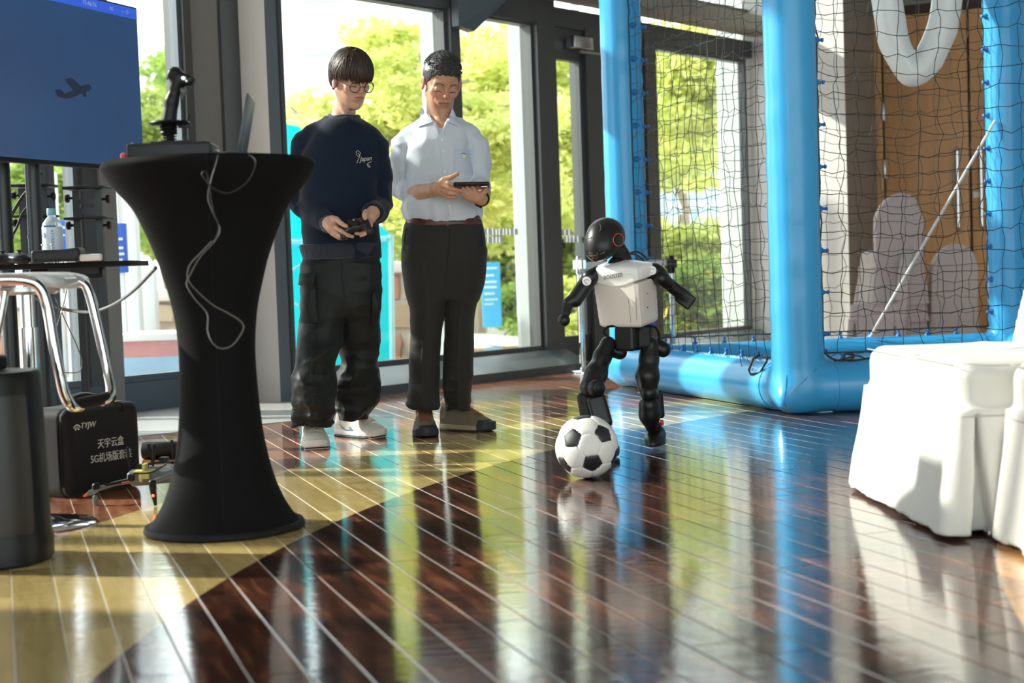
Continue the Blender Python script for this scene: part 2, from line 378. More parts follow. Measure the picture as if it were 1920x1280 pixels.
def lwindow(name, t0, t1, z0, z1, fw=.04):
    f = MB(); lbox(f, t0, t1, -.03, .04, z0, z0+fw); lbox(f, t0, t1, -.03, .04, z1-fw, z1); lbox(f, t0, t0+fw, -.03, .04, z0+fw, z1-fw); lbox(f, t1-fw, t1, -.03, .04, z0+fw, z1-fw)
    o = struct(f.build(name, m_frame2)); g = MB(); lbox(g, t0+fw, t1-fw, .002, .008, z0+fw, z1-fw); g.build('glass_pane', m_glass, o)
lwindow('window_5', lt(207), lt(356), .17, 4.2); lwindow('window_6', lt(92), lt(150), .17, 4.2); lwindow('window_7', lt(-160), lt(88), .17, 4.2)
for k in range(4): lwindow('window_%d' % (8+k), lt(-160)-1.5*(k+1)+.02, lt(-160)-1.5*k-.02, .17, 4.2)
f = MB(); lbox(f, lt(-160)-6, lt(366), -.05, .08, 0, .17); struct(f.build('baseboard_3', m_frame2))
f = MB(); lbox(f, lt(352), lt(366), -.06, .12, 0, 4.4); lbox(f, lt(150), lt(178), -.06, .12, .17, 4.4); struct(f.build('trim_7', m_frame))
f = MB(); lbox(f, lt(178), lt(207), -.08, .12, .0, 4.4); struct(f.build('trim_8', m_greyclad))
f = MB(); lbox(f, lt(-160)-6, lt(366), -.06, .1, 4.2, 4.5); struct(f.build('trim_9', m_frame))
# left solid wall (out of view; keeps the foreground in shade), back wall, ceiling
b = MB(); b.box((-4.9, .15, 2.2), (.2, 8.3, 4.6)); struct(b.build('wall_side', m_wallw))
for k in range(6):           # unseen wall behind the camera, glazed to let in fill light
    x0 = -5.1+k*2.4; b = MB(); b.box((x0+1.2, -4, .1), (2.4, .12, .2)); b.box((x0+1.2, -4, 4.4), (2.4, .12, .2)); b.box((x0+.05, -4, 2.25), (.1, .14, 4.3)); o = struct(b.build('window_%d' % (12+k), m_frame)); b = MB(); b.box((x0+1.25, -4, 2.25), (2.28, .01, 4.1)); b.build('glass_pane', m_glass, o)
b = MB(); b.prism([(-5.2, -4.1), (9.4, -4.1), (9.4, 12.4), (2.3, 13.4), (-1.4, 9.2), (-2.2, 8.9), (-5.2, 5.0)], 4.5, 4.7); struct(b.build('ceiling', m_ceil))
b = MB(); b.box((9.3, 4, 2.2), (.2, 17, 4.6)); struct(b.build('wall_right', m_wallw))
# ---------------- white wall, return with its side shade put into the taupe colour, timber doors
b = MB(); a = P(1405, 500, 12.95); c_ = P(1592, 500, 12.3); e = P(1640, 500, 13.1); s_ = P(1425, 500, 13.0)
b.prism([(a[0], 12.98), (c_[0], 12.3), (c_[0]+.05, 13.4), (a[0]+.35, 13.4)], 0, 4.5); struct(b.build('wall_middle', m_wallw))
b = MB(); b.prism([(c_[0]+.0, 12.32), (e[0]+.05, 13.12), (e[0]+.05, 13.6), (c_[0]+.02, 13.6)], 0, 4.5); struct(b.build('wall_return', m_taupe))
b = MB(); b.prism([(e[0], 13.2), (7.5, 11.3), (7.5, 13.5), (e[0], 13.5)], 0, 4.5); struct(b.build('wall_far', m_taupe))
m_door = mat('orange_timber_veneer', (.54, .285, .12), .4, 0, var=.22, vs=6, stretch=(3, 3, .35), bump=.02)
m_doorseam = mat('door_gap', (.05, .025, .012), .7)
dv = np.array([7.5-e[0], 11.3-13.2]); dv /= np.linalg.norm(dv); dn = np.array([dv[1], -dv[0]])
dn = dn if dn[1] < 0 else -dn
DM = Matrix(((dv[0], dn[0], 0, e[0]), (dv[1], dn[1], 0, 13.17), (0, 0, 1, 0), (0, 0, 0, 1)))
def dt(px):
    d = ray(px, 300); k = d[0]/d[1]; return (k*13.17-e[0])/(dv[0]-k*dv[1])
def dleaf(name, t0, t1):
    f = MB(); f.box(((t0+t1)/2, .03, 1.42), (t1-t0-.008, .05, 2.78), M=DM, bev=.004); return struct(f.build(name, m_door))
f = MB(); f.box((dt(1760), .01, 1.45), (3.6, .02, 2.9), M=DM); struct(f.build('trim_10', m_doorseam))
d0 = dleaf('wall_panel', dt(1641), dt(1659)); d2_ = dleaf('door_2', dt(1661), dt(1819)); d3_ = dleaf('door_3', dt(1822), dt(1990))
for z in (1.0, 1.5, 2.0):
    f = MB(); f.box((dt(1660), .062, z), (.025, .012, .16), M=DM, bev=.003); f.build('hinge', m_steel, d2_)
for dr, px in ((d2_, 1797), (d3_, 1841)):
    f = MB(); t = dt(px); f.tube([(t, .055, .95), (t, .11, .97), (t, .11, 1.62), (t, .055, 1.64)], .018, 8, M=DM); f.build('pull_handle', m_steel, dr)
f = MB(); f.box((dt(1831), .058, 1.24), (.05, .004, .05), M=DM); f.build('door_plate', m_white, d3_)
# ---------------------------------------------------------------- outdoors
m_pave = mat('pale_paving', (.66, .64, .60), .8, 0, var=.08, vs=.6)
f = MB(); f.box((0, 0, 0), (150, 75, .04), M=WM @ Matrix.Translation((0, 37.9, -.07))); f.build('ground', m_pave)['kind'] = 'structure'
def leaf_mat(name, c0, c1, tr=.45):
    m = bpy.data.materials.new(name); m.use_nodes = True; t = m.node_tree; t.nodes.clear(); o = N(t, 'ShaderNodeOutputMaterial')
    tc = N(t, 'ShaderNodeTexCoord'); nz = N(t, 'ShaderNodeTexNoise'); nz.inputs['Scale'].default_value = 1.3; nz.inputs['Detail'].default_value = 8; nz.inputs['Roughness'].default_value = .8
    t.links.new(tc.outputs['Object'], nz.inputs[0]); cr = N(t, 'ShaderNodeValToRGB'); cr.color_ramp.elements[0].position = .36; cr.color_ramp.elements[1].position = .64
    cr.color_ramp.elements[0].color = (*c0, 1); cr.color_ramp.elements[1].color = (*c1, 1); t.links.new(nz.outputs[0], cr.inputs[0])
    d = N(t, 'ShaderNodeBsdfDiffuse'); tl = N(t, 'ShaderNodeBsdfTranslucent'); t.links.new(cr.outputs[0], d.inputs[0]); t.links.new(cr.outputs[0], tl.inputs[0])
    mx = N(t, 'ShaderNodeMixShader'); mx.inputs[0].default_value = tr; t.links.new(d.outputs[0], mx.inputs[1]); t.links.new(tl.outputs[0], mx.inputs[2]); t.links.new(mx.outputs[0], o.inputs[0]); return m
m_leafA = leaf_mat('sunlit_yellow_green_leaves', (.50, .58, .12), (.96, .94, .46))  # outdoor haze and sun glare put into the pale leaf colours
m_leafB = leaf_mat('mid_green_leaves', (.14, .24, .05), (.46, .58, .15))
m_leafC = leaf_mat('pale_olive_bamboo', (.22, .30, .06), (.55, .60, .20))
m_bark = mat('pale_bark', (.33, .27, .21), .85, 0, var=.25, vs=10, bump=.2)
def leaves(cl, n, size, seed, flat=.45):
    """leaf cards: n leaves shared over clusters (centre, radius)"""
    g = np.random.default_rng(seed); w = np.array([c[1][0]*c[1][1]*c[1][2] for c in cl])**.66; idx = g.choice(len(cl), n, p=w/w.sum())
    cc = np.array([c[0] for c in cl], float)[idx]; rr = np.array([c[1] for c in cl], float)[idx]
    d = g.normal(size=(n, 3)); d /= np.linalg.norm(d, axis=1)[:, None]; p = cc + d*rr*(g.random((n, 1))**.45)
    a = g.normal(size=(n, 3)); a[:, 2] *= flat; a /= np.linalg.norm(a, axis=1)[:, None]
    b_ = g.normal(size=(n, 3)); b_[:, 2] *= flat; b_ -= a*(a*b_).sum(1)[:, None]; b_ /= np.linalg.norm(b_, axis=1)[:, None]
    s = size*(.6+.8*g.random((n, 1)))
    v = np.stack([p-a*s, p+b_*s*.5, p+a*s, p-b_*s*.5], 1).reshape(-1, 3)
    me = bpy.data.meshes.new('foliage'); me.vertices.add(4*n); me.vertices.foreach_set('co', v.ravel().astype(np.float32))
    me.loops.add(4*n); me.loops.foreach_set('vertex_index', np.arange(4*n, dtype=np.int32)); me.polygons.add(n)
    me.polygons.foreach_set('loop_start', np.arange(0, 4*n, 4, dtype=np.int32)); me.polygons.foreach_set('loop_total', np.full(n, 4, np.int32)); me.update(calc_edges=True); return me
def tree(name, base, h, branches, clusters, n, size, lm, label, seed, group='trees outside the glass', tr=.11, cat='tree'):
    r = empty(name, base, label=label, cat=cat, group=group); bx_ = Vector(base)
    f = MB()
    f.tube([(0, 0, 0), (tr*.3, 0, h*.2), (-tr*.2, 0, h*.42)], [tr, tr*.8, tr*.65], 8)
    f.build('trunk', m_bark, r)
    for br in branches:
        f = MB(); pts = [Vector(q) for q in br]; f.tube([p_ for p_ in pts], [tr*.6*(1-.75*i/(len(pts)-1)) for i in range(len(pts))], 6); f.build('branch', m_bark, r)
    me = leaves(clusters, n, size, seed); o = link('foliage', me, lm, r); o['kind'] = 'stuff'; return r
def pxl(base, Y): return lambda px, py, dy=0: tuple(np.array(P(px, py, Y+dy))-np.array(base))
g_ = np.random.default_rng(5)
def fill(q, x0, x1, y0, y1, n, r, seed, dy=1.2):
    g = np.random.default_rng(seed); return [(q(g.uniform(x0, x1), g.uniform(y0, y1), g.uniform(-dy, dy)), (r*g.uniform(.7, 1.5), r*g.uniform(.7, 1.3), r*g.uniform(.35, .7))) for _ in range(n)]
# tree with bare rising limbs between the two men
Y = 15.5; bs = P(560, 700, Y); bs[2] = -.05; q = pxl(bs, Y)
tree('flame_tree', bs, 2.6, [[q(640, 470), q(665, 330), q(700, 240), q(745, 175), q(785, 110), q(830, 55)], [q(700, 240), q(760, 190), q(815, 168), q(880, 150)], [q(690, 300), q(740, 265), q(850, 225), q(930, 205), q(1010, 185)], [q(745, 175), q(775, 130), q(770, 60)], [q(640, 400), q(590, 250), q(545, 200)]],
     fill(q, 545, 620, 185, 245, 6, .22, 1)+fill(q, 680, 800, 60, 250, 24, .3, 2)+fill(q, 700, 1000, 180, 420, 30, .42, 3)+fill(q, 560, 720, 200, 300, 10, .2, 4, .8), 26000, .05, m_leafA, 'spreading tree with pale bare limbs seen between the two men', 3)
Y = 19; bs = P(900, 700, Y); bs[2] = -.05; q = pxl(bs, Y)
tree('flame_tree', bs, 3.4, [[q(905, 420), q(900, 300), q(915, 200), q(950, 120)], [q(905, 330), q(860, 250), q(830, 190)], [q(910, 300), q(980, 240), q(1040, 210)]],
     fill(q, 840, 1110, 50, 440, 60, .55, 6), 30000, .062, m_leafA, 'dense yellow green tree filling the panes right of the older man', 7)
Y = 22; bs = P(1290, 640, Y); bs[2] = -.05; q = pxl(bs, Y)
tree('flame_tree', bs, 3.6, [[q(1290, 460), q(1280, 330), q(1300, 200), q(1330, 120)], [q(1290, 400), q(1250, 300), q(1230, 220)]],
     fill(q, 1190, 1380, 70, 300, 34, .6, 8)+fill(q, 1200, 1330, 300, 350, 5, .3, 9), 20000, .066, m_leafA, 'yellow green tree seen through the net', 9)
Y = 24; bs = P(760, 640, Y); bs[2] = -.05; q = pxl(bs, Y)
tree('shade_tree', bs, 4, [], fill(q, 730, 1130, 330, 470, 34, .8, 10, 2)+fill(q, 780, 1130, 200, 360, 12, .8, 12, 2), 26000, .085, m_leafC, 'deeper green trees in the background of the middle panes', 11)
Y = 21.5; bs = P(1000, 640, Y); bs[2] = -.05; q = pxl(bs, Y)
r = empty('bamboo_hedge', bs, label='tall bamboo hedge behind the blue sign outside', cat='hedge'); f = MB(); g = np.random.default_rng(2)
for k in range(90):
    x = g.uniform(820, 1120); a = q(x, 600, g.uniform(-.4, .6)); c_ = q(x+g.uniform(-12, 12), 430, g.uniform(-.4, .6)); f.tube([a, c_], .022, 5)
o = f.build('cane', mat('bamboo_cane', (.30, .30, .13), .6, var=.3), r, sharp=False); o['kind'] = 'stuff'
o = link('foliage', leaves(fill(q, 800, 1130, 420, 600, 60, .45, 14, .5), 20000, .06, 15), m_leafC, r); o['kind'] = 'stuff'
def bush(x0, x1, y0, y1, Y, n, lm, label, seed, r=.25, size=.035, name='hedge', cat='hedge', group=None, fl=None):
    bs = P((x0+x1)/2, y1, Y); bs[2] = -.05; q = pxl(bs, Y); e = empty(name, bs, label=label, cat=cat, group=group)
    f = MB(); g = np.random.default_rng(seed)
    for k in range(8): f.tube([(g.uniform(-.3, .3), 0, 0), q(g.uniform(x0, x1), (y0+y1)/2)], .012, 4)
    f.build('stem', m_bark, e, sharp=False)
    o = link('foliage', leaves(fill(q, x0, x1, y0, y1, 26, r, seed, .3), n, size, seed), lm, e); o['kind'] = 'stuff'
    if fl: o = link('blossom', leaves(fill(q, x0, x1, y0, y1, 12, r*.6, seed+1, .3), 260, .05, seed+5), fl, e); o['kind'] = 'stuff'
bush(935, 1010, 548, 612, 18, 9000, m_leafB, 'clipped green hedge behind the blue sign', 21)
bush(1040, 1092, 540, 560, 17, 4000, m_leafA, 'light green shrub seen low through the glazed door', 22)
bush(1060, 1100, 600, 660, 14.5, 5000, m_leafA, 'bright yellow green shrub by the foot of the glazed door', 23, .18, .03)
m_blos = mat('yellow_blossom', (.9, .62, .08), .6)
bush(1222, 1390, 500, 640, 16.5, 18000, m_leafB, 'flowering shrubs behind the net and barrier post', 24, .3, .04, fl=m_blos)
bush(1222, 1390, 430, 520, 18.5, 9000, m_leafA, 'lighter shrubs above the flowering ones behind the net', 25, .35, .045)
# left bay: trees over the low wall
Y = 19; bs = P(120, 640, Y); bs[2] = -.05; q = pxl(bs, Y)
tree('garden_tree', bs, 2.2, [[q(120, 500), q(110, 420), q(100, 330)]], fill(q, -60, 225, 330, 470, 38, .45, 31), 22000, .06, m_leafB, 'mid green tree behind the display stand', 32, group=None)
Y = 21; bs = P(320, 640, Y); bs[2] = -.05; q = pxl(bs, Y)
tree('garden_tree', bs, 2.4, [[q(320, 500), q(315, 400), q(320, 250)]], fill(q, 262, 400, 190, 300, 16, .5, 33)+fill(q, 240, 380, 320, 480, 10, .45, 36), 13000, .06, m_leafC, 'pale olive tree behind the flight stick', 34, group=None)
Y = 26; bs = P(330, 640, Y); bs[2] = -.05; q = pxl(bs, Y)
tree('garden_tree', bs, 4.2, [], fill(q, 315, 360, 105, 200, 9, .5, 37), 6000, .06, m_leafB, 'conical tree top high in the left window', 38, group=None)
# low stone wall with pale coping (stones are separate pieces)
m_st = [mat('warm_stone', (.46, .33, .22), .85, var=.3, vs=5, bump=.2), mat('buff_stone', (.56, .46, .33), .85, var=.2, vs=5, bump=.2), mat('reddish_stone', (.46, .24, .16), .85, var=.25, vs=5, bump=.2)]
m_mortar = mat('mortar', (.50, .46, .40), .9); m_cop = mat('pale_coping', (.72, .70, .66), .7, var=.05)
def stone_wall(name, xa, xb, Y, ztop, label, n, seed):
    a = P(xa, 600, Y); c_ = P(xb, 600, Y); L = c_[0]-a[0]; e = empty(name, (a[0], Y, -.05), label=label, cat='wall')
    f = MB(); f.box((L/2, .2, ztop/2), (L, .36, ztop)); f.build('wall_core', m_mortar, e)
    f = MB(); f.box((L/2, .18, ztop+.05), (L+.08, .5, .1), bev=.01); f.build('coping', m_cop, e)
    g = np.random.default_rng(seed); rows = 3; hh = ztop/rows
    for r_ in range(rows):
        x = g.uniform(-.1, .1)
        while x < L:
            w = g.uniform(.24, .5); z0 = hh*r_+.012; z1 = hh*(r_+1)-.012; x1 = min(x+w, L)-.012; x0 = max(x, 0)+.012
            if x1-x0 > .06:
                j = lambda: g.uniform(-.035, .035)
                poly = [(x0+abs(j()), z0+abs(j())), (x1-abs(j()), z0+abs(j())*.5), (x1, (z0+z1)/2+j()), (x1-abs(j()), z1-abs(j())), ((x0+x1)/2+j(), z1), (x0+abs(j()), z1-abs(j())*.6), (x0, (z0+z1)/2+j())]
                cx_, cz_ = (x0+x1)/2, (z0+z1)/2; pr = g.uniform(.02, .05)
                vs = [(p_[0], .02, p_[1]) for p_ in poly]+[(cx_+(p_[0]-cx_)*.86, .02-pr, cz_+(p_[1]-cz_)*.86) for p_ in poly]
                k = len(poly); f = MB(); f.add(vs, [tuple(range(k, 2*k))]+[(i, (i+1) % k, k+(i+1) % k, k+i) for i in range(k)], 0, False); f.build('stone', m_st[g.integers(0, 3)], e, sharp=False)
            x += w
    return e
stone_wall('low_stone_wall', 560, 800, 13.6, .80, 'low rubble stone wall with pale coping behind the two men', 20, 3)
stone_wall('low_stone_wall', 150, 470, 13.2, .62, 'low rubble stone wall seen under the display and behind the black table', 20, 4)
stone_wall('low_stone_wall', -260, 120, 12.4, .62, 'low rubble stone wall behind the bar stool', 20, 5)
# pale bench block, with red and blue bands, outside the left bay
m_red = mat('red_band', (.50, .22, .2), .6, var=.2); m_blueb = mat('pale_blue_band', (.30, .44, .58), .5, var=.15)
a = P(215, 700, 10.1); c_ = P(338, 700, 10.1); e = empty('bench_block', (a[0], 10.1, -.05), label='pale block bench with red and blue bands outside the left window', cat='bench')
f = MB(); f.box(((c_[0]-a[0])/2, .3, .42), (c_[0]-a[0], .6, .05), bev=.01); f.build('top', m_cop, e)
f = MB(); f.box(((c_[0]-a[0])/2, .31, .34), (c_[0]-a[0]-.02, .58, .11)); f.build('red_band', m_red, e)
f = MB(); f.box(((c_[0]-a[0])/2, .31, .145), (c_[0]-a[0]-.02, .58, .28)); f.build('blue_band', m_blueb, e)
# white posts outside the left bay
m_post = mat('white_outdoor_post', (.70, .72, .73), .5, var=.04)
for (x0, x1, Y, zt, l) in ((212, 232, 11.6, 2.2, 'slim white post outside, left of the black table'), (238, 262, 12.2, 2.3, 'white post outside, nearest the black table edge'), (262, 292, 12.6, .95, 'short white post panel outside beside the black table'), (92, 112, 12.0, 1.7, 'white post outside behind the water bottle'), (175, 200, 14, 5, 'tall pale pillar in the sky gap beside the display')):
    f = MB(); a, c_ = P(x0, 500, Y), P(x1, 500, Y); f.box((0, 0, zt/2), (c_[0]-a[0], .12, zt), bev=.01); tag(f.build('outdoor_post', m_post, loc=((a[0]+c_[0])/2, Y, -.05)), l, 'post', 'white outdoor posts')
# blue notice boards in the left bay
m_bluesign = mat('royal_blue_board', (.015, .09, .50), .35, var=.15, vs=3); m_txt = mat('white_print', (.8, .82, .85), .5); m_cyan = mat('sky_blue_panel', (.05, .38, .75), .35, var=.06)
def text_obj(body, size, m, parent, loc, rot, name='lettering', ext=.0015, font_shear=0., sx=1., align='CENTER'):
    cu = bpy.data.curves.new(name, 'FONT'); cu.body = body; cu.size = size; cu.extrude = ext; cu.align_x = align; cu.align_y = 'CENTER'; cu.shear = font_shear; cu.resolution_u = 3
    o = bpy.data.objects.new(name, cu); C.objects.link(o); o.location = loc; o.rotation_euler = rot; o.scale = (sx, 1, 1); o.data.materials.append(m)
    if parent: o.parent = parent
    return o
def bake(o):
    """text object -> plain mesh object in its parent's space"""
    dg = bpy.context.evaluated_depsgraph_get(); me = bpy.data.meshes.new_from_object(o.evaluated_get(dg)); me.name = o.name
    n = bpy.data.objects.new(o.name.split('.')[0], me); C.objects.link(n); n.parent = o.parent
    n.location = o.location; n.rotation_euler = o.rotation_euler; n.scale = o.scale; bpy.data.objects.remove(o); return n
def board(x0, x1, y0, y1, Y, m, label, name='notice_board', lines=(), post=True, cat='sign'):
    a = P(x0, y1, Y); c_ = P(x1, y0, Y); w = c_[0]-a[0]; h = c_[2]-a[2]; e = empty(name, ((a[0]+c_[0])/2, Y, -.05), label=label, cat=cat)
    zc = (a[2]+c_[2])/2+.05
    f = MB(); f.box((0, 0, zc), (w, .06, h), bev=.008); f.build('board', m, e)
    if post: f = MB(); f.box((0, .03, (zc-h/2)/2), (w*.5, .05, zc-h/2)); f.build('support', m_post, e)
    f = MB(); g = np.random.default_rng(int(x0)+3)
    for i, (ly, lw, lh) in enumerate(lines):            # blurred illegible rows of print
        x = -w*.38
        while x < -w*.38+lw*w:
            ww = g.uniform(.03, .07)*w*1.4; f.box((x+ww/2, -.032, zc+h/2-ly*h), (ww, .004, lh*h)); x += ww*1.35
    if lines: f.build('print', m_txt, e, sharp=False)['kind'] = 'stuff'
    return e
board(113, 131, 412, 470, 11.2, m_bluesign, 'royal blue notice board behind the water bottle', lines=((.25, .6, .08), (.5, .5, .05)))
board(206, 236, 418, 512, 10.9, m_bluesign, 'royal blue notice board by the edge of the black table', lines=((.32, .7, .05), (.5, .7, .05), (.62, .7, .05), (.74, .6, .05)))
board(906, 937, 491, 614, 17.5, m_cyan, 'upright sky blue information sign outside behind the older man', name='information_sign', post=False,
      lines=((.09, .7, .03), (.2, .5, .03), (.3, .65, .03), (.38, .65, .03), (.48, .5, .03), (.57, .7, .02), (.64, .4, .02)))
# cyan inflatable-looking panel outside the large pane
m_cy = bpy.data.materials.new('translucent_cyan_acrylic'); m_cy.use_nodes = True; t = m_cy.node_tree; t.nodes.clear(); o_ = N(t, 'ShaderNodeOutputMaterial')
d_ = N(t, 'ShaderNodeBsdfDiffuse'); tl = N(t, 'ShaderNodeBsdfTranslucent'); tr_ = N(t, 'ShaderNodeBsdfTransparent'); tcx = N(t, 'ShaderNodeTexCoord'); nz = N(t, 'ShaderNodeTexNoise'); nz.inputs['Scale'].default_value = 1.5
t.links.new(tcx.outputs['Object'], nz.inputs[0]); cc_ = mix_rgb(t, nz.outputs[0], (.02, .66, .78), (.06, .86, .86))
for n_ in (d_, tl, tr_): t.links.new(cc_, n_.inputs[0])
m1 = N(t, 'ShaderNodeMixShader'); m1.inputs[0].default_value = .6; t.links.new(d_.outputs[0], m1.inputs[1]); t.links.new(tl.outputs[0], m1.inputs[2])
m2 = N(t, 'ShaderNodeMixShader'); m2.inputs[0].default_value = .25; t.links.new(m1.outputs[0], m2.inputs[1]); t.links.new(tr_.outputs[0], m2.inputs[2]); t.links.new(m2.outputs[0], o_.inputs[0])
Y = 11.6; pts = [P(500, 225, Y), P(560, 237, Y), P(690, 405, Y), P(733, 440, Y), P(736, 700, Y), P(500, 700, Y)]
cx0 = pts[0][0]; e = empty('cyan_screen', (cx0, Y, -.05), label='translucent cyan screen panel standing outside behind the young man', cat='panel')
f = MB(); pl_ = [(p_[0]-cx0, p_[2]+.05) for p_ in pts]; pl_[-1] = (0, 0); pl_[-2] = (pl_[-2][0], 0)
n_ = len(pl_); f.add([(x, 0, z) for x, z in pl_]+[(x, .04, z) for x, z in pl_], [tuple(range(n_)), tuple(reversed(range(n_, 2*n_)))]+[(i, (i+1) % n_, n_+(i+1) % n_, n_+i) for i in range(n_)]); f.build('panel', m_cy, e)
f = MB(); f.tube([(pl_[3][0], 0, pl_[3][1]), (pl_[4][0], 0, 0)], .022, 8); f.tube([(0, -.02, pl_[3][1]-.02), (pl_[3][0], -.02, pl_[3][1]-.02)], .012, 8); f.build('edge_trim', mat('pale_cyan_trim', (.45, .85, .88), .3), e)
f = MB(); f.tube([(pl_[4][0]*.30+.17*math.cos(a), -.03, .72+.17*math.sin(a)) for a in np.linspace(0, 6.283, 17)[:-1]], .012, 6, closed=True); f.tube([(.0, -.03, 1.05), (pl_[4][0], -.03, 1.05)], .012, 6); f.build('embossed_ring', mat('pale_cyan_trim2', (.2, .7, .78), .3), e)
# far buildings
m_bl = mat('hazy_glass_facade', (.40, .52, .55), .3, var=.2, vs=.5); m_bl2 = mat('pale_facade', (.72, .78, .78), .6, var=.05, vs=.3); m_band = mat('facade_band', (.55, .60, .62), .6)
def building(x0, x1, y0, Y, m, label, floors, cols, depth=6):
    a = P(x0, y0, Y); c_ = P(x1, y0, Y); w = c_[0]-a[0]; h = a[2]; e = empty('building', ((a[0]+c_[0])/2, Y, -.05), label=label, cat='building')
    f = MB(); f.box((0, depth/2, h/2), (w, depth, h)); f.build('wall', m, e)
    for i in range(floors):
        f = MB(); f.box((0, -.05, h*(i+1)/(floors+.3)), (w+.1, .16, h*.035)); f.build('floor_band', m_band, e)
    for i in range(floors):
        for k in range(cols):
            f = MB(); f.box((-w/2+w*(k+.5)/cols, -.02, h*(i+.55)/(floors+.3)), (w/cols*.86, .06, h/(floors+.3)*.7)); f.build('window', m_bl, e)
    return e
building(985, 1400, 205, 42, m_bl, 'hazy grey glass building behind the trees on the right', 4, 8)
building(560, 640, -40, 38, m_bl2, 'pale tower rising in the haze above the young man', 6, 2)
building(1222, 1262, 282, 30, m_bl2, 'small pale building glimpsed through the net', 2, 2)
e = empty('building', (P(760, 0, 48)[0], 48, -.05), label='pale building with sweeping curved roof edge behind the branches', cat='building')
q = pxl((P(760, 0, 48)[0], 48, -.05), 48)
f = MB(); pp = [q(690, 55), q(720, 42), q(790, 22), q(850, 8), q(960, 5), q(960, 300), q(720, 300), q(704, 100)]
f.add([tuple(p_) for p_ in pp]+[(p_[0], p_[1]+5, p_[2]) for p_ in pp], [tuple(range(8)), tuple(reversed(range(8, 16)))]+[(i, (i+1) % 8, 8+(i+1) % 8, 8+i) for i in range(8)]); f.build('wall', m_bl2, e)
f = MB(); f.tube([q(680, 84, -.3), q(716, 74, -.3), q(740, 69, -.3)], .12, 6); f.tube([q(680, 60, -.3), q(720, 44, -.3), q(790, 24, -.3), q(860, 6, -.3)], .15, 6); f.build('roof_edge', m_band, e)
# white marks on the glass (illegible, mirrored lettering seen from inside)
for pa, pb, py, dt_ in ((905, 972, 434, 0), (905, 938, 449, 0), (1046, 1073, 435, 0), (1058, 1088, 448, 0)):
    f = MB(); g = np.random.default_rng(pa); t = wt(pa, py); te_ = wt(pb, py); Yw = W0[1]+WU[1]*t; z = P(pa, py, Yw)[2]
    while t < te_:
        w = g.uniform(.02, .045); wbox(f, t, t+w, -.001, .004, z-.025, z+.02); t += w+.012
    struct(f.build('trim_11', m_txt, sharp=False))
# ---------------------------------------------------------------- signed-distance kit: smooth solids meshed by surface nets
f32 = np.float32
def A3(p): return np.asarray(p, f32)
def cap(p, a, b, r1, r2=None):
    a = A3(a); b = A3(b); r2 = r1 if r2 is None else r2; ab = b-a; L = float(ab@ab) or 1e-9
    t = np.clip(((p-a)@ab)/L, 0, 1); return np.linalg.norm(p-a-t[:, None]*ab, axis=1)-(r1+(r2-r1)*t)
def ell(p, c, r, M=None):
    q = p-A3(c)
    if M is not None: q = q@M
    r = A3(r); k0 = np.linalg.norm(q/r, axis=1); k1 = np.linalg.norm(q/(r*r), axis=1)+1e-9; return k0*(k0-1)/k1
def rbox(p, c, h, r=.01, M=None):
    q = p-A3(c)
    if M is not None: q = q@M
    q = np.abs(q)-(A3(h)-r); return np.linalg.norm(np.maximum(q, 0), axis=1)+np.minimum(q.max(1), 0)-r
def sm(a, b, k=.02):
    h = np.clip(.5+.5*(b-a)/k, 0, 1); return b+(a-b)*h-k*h*(1-h)
def sub(a, b, k=.01): return -sm(-a, b, k)
def rotm(rx=0, ry=0, rz=0):
    return np.array(Matrix.Rotation(rz, 3, 'Z') @ Matrix.Rotation(ry, 3, 'Y') @ Matrix.Rotation(rx, 3, 'X'), f32)
def chain(p, pts, rs, k=.0):
    d = None
    for i in range(len(pts)-1):
        e = cap(p, pts[i], pts[i+1], rs[i], rs[i+1]); d = e if d is None else (sm(d, e, k) if k else np.minimum(d, e))
    return d
class Loft:
    """stations (z, cx, cy, rx, ry); superellipse cross-sections, smooth along z"""
    def __init__(s, st, pw=2.2, capr=.01):
        st = sorted(st, key=lambda a: a[0]); c = np.array(catmull(st, 8)); s.z = c[:, 0]; s.c = c; s.pw = pw; s.capr = capr
    def __call__(s, p):
        z = p[:, 2]; cx, cy, rx, ry = [np.interp(z, s.z, s.c[:, i]) for i in (1, 2, 3, 4)]
        k = (np.abs((p[:, 0]-cx)/rx)**s.pw+np.abs((p[:, 1]-cy)/ry)**s.pw)**(1/s.pw)
        d = (k-1)*np.minimum(rx, ry); zz = np.maximum(s.z[0]-z, z-s.z[-1]); return -sm(-d, -zz, s.capr) if s.capr else np.maximum(d, zz)
_lat = rng.random((32, 32, 32)).astype(f32)
def vn(p, f=(10, 10, 10), o=0.):
    q = p*A3(f)+o+50; i = np.floor(q).astype(np.int32); t = (q-i).astype(f32); t = t*t*(3-2*t); i &= 31; j = (i+1) & 31
    def L(a, b, c): return _lat[a, b, c]
    x0, y0, z0 = i.T; x1, y1, z1 = j.T; tx, ty, tz = t.T
    return ((L(x0, y0, z0)*(1-tx)+L(x1, y0, z0)*tx)*(1-ty)+(L(x0, y1, z0)*(1-tx)+L(x1, y1, z0)*tx)*ty)*(1-tz)+((L(x0, y0, z1)*(1-tx)+L(x1, y0, z1)*tx)*(1-ty)+(L(x0, y1, z1)*(1-tx)+L(x1, y1, z1)*tx)*ty)*tz
def ridge(p, f, o=0.): return 1-np.abs(2*vn(p, f, o)-1)*2           # crease-like -1..1
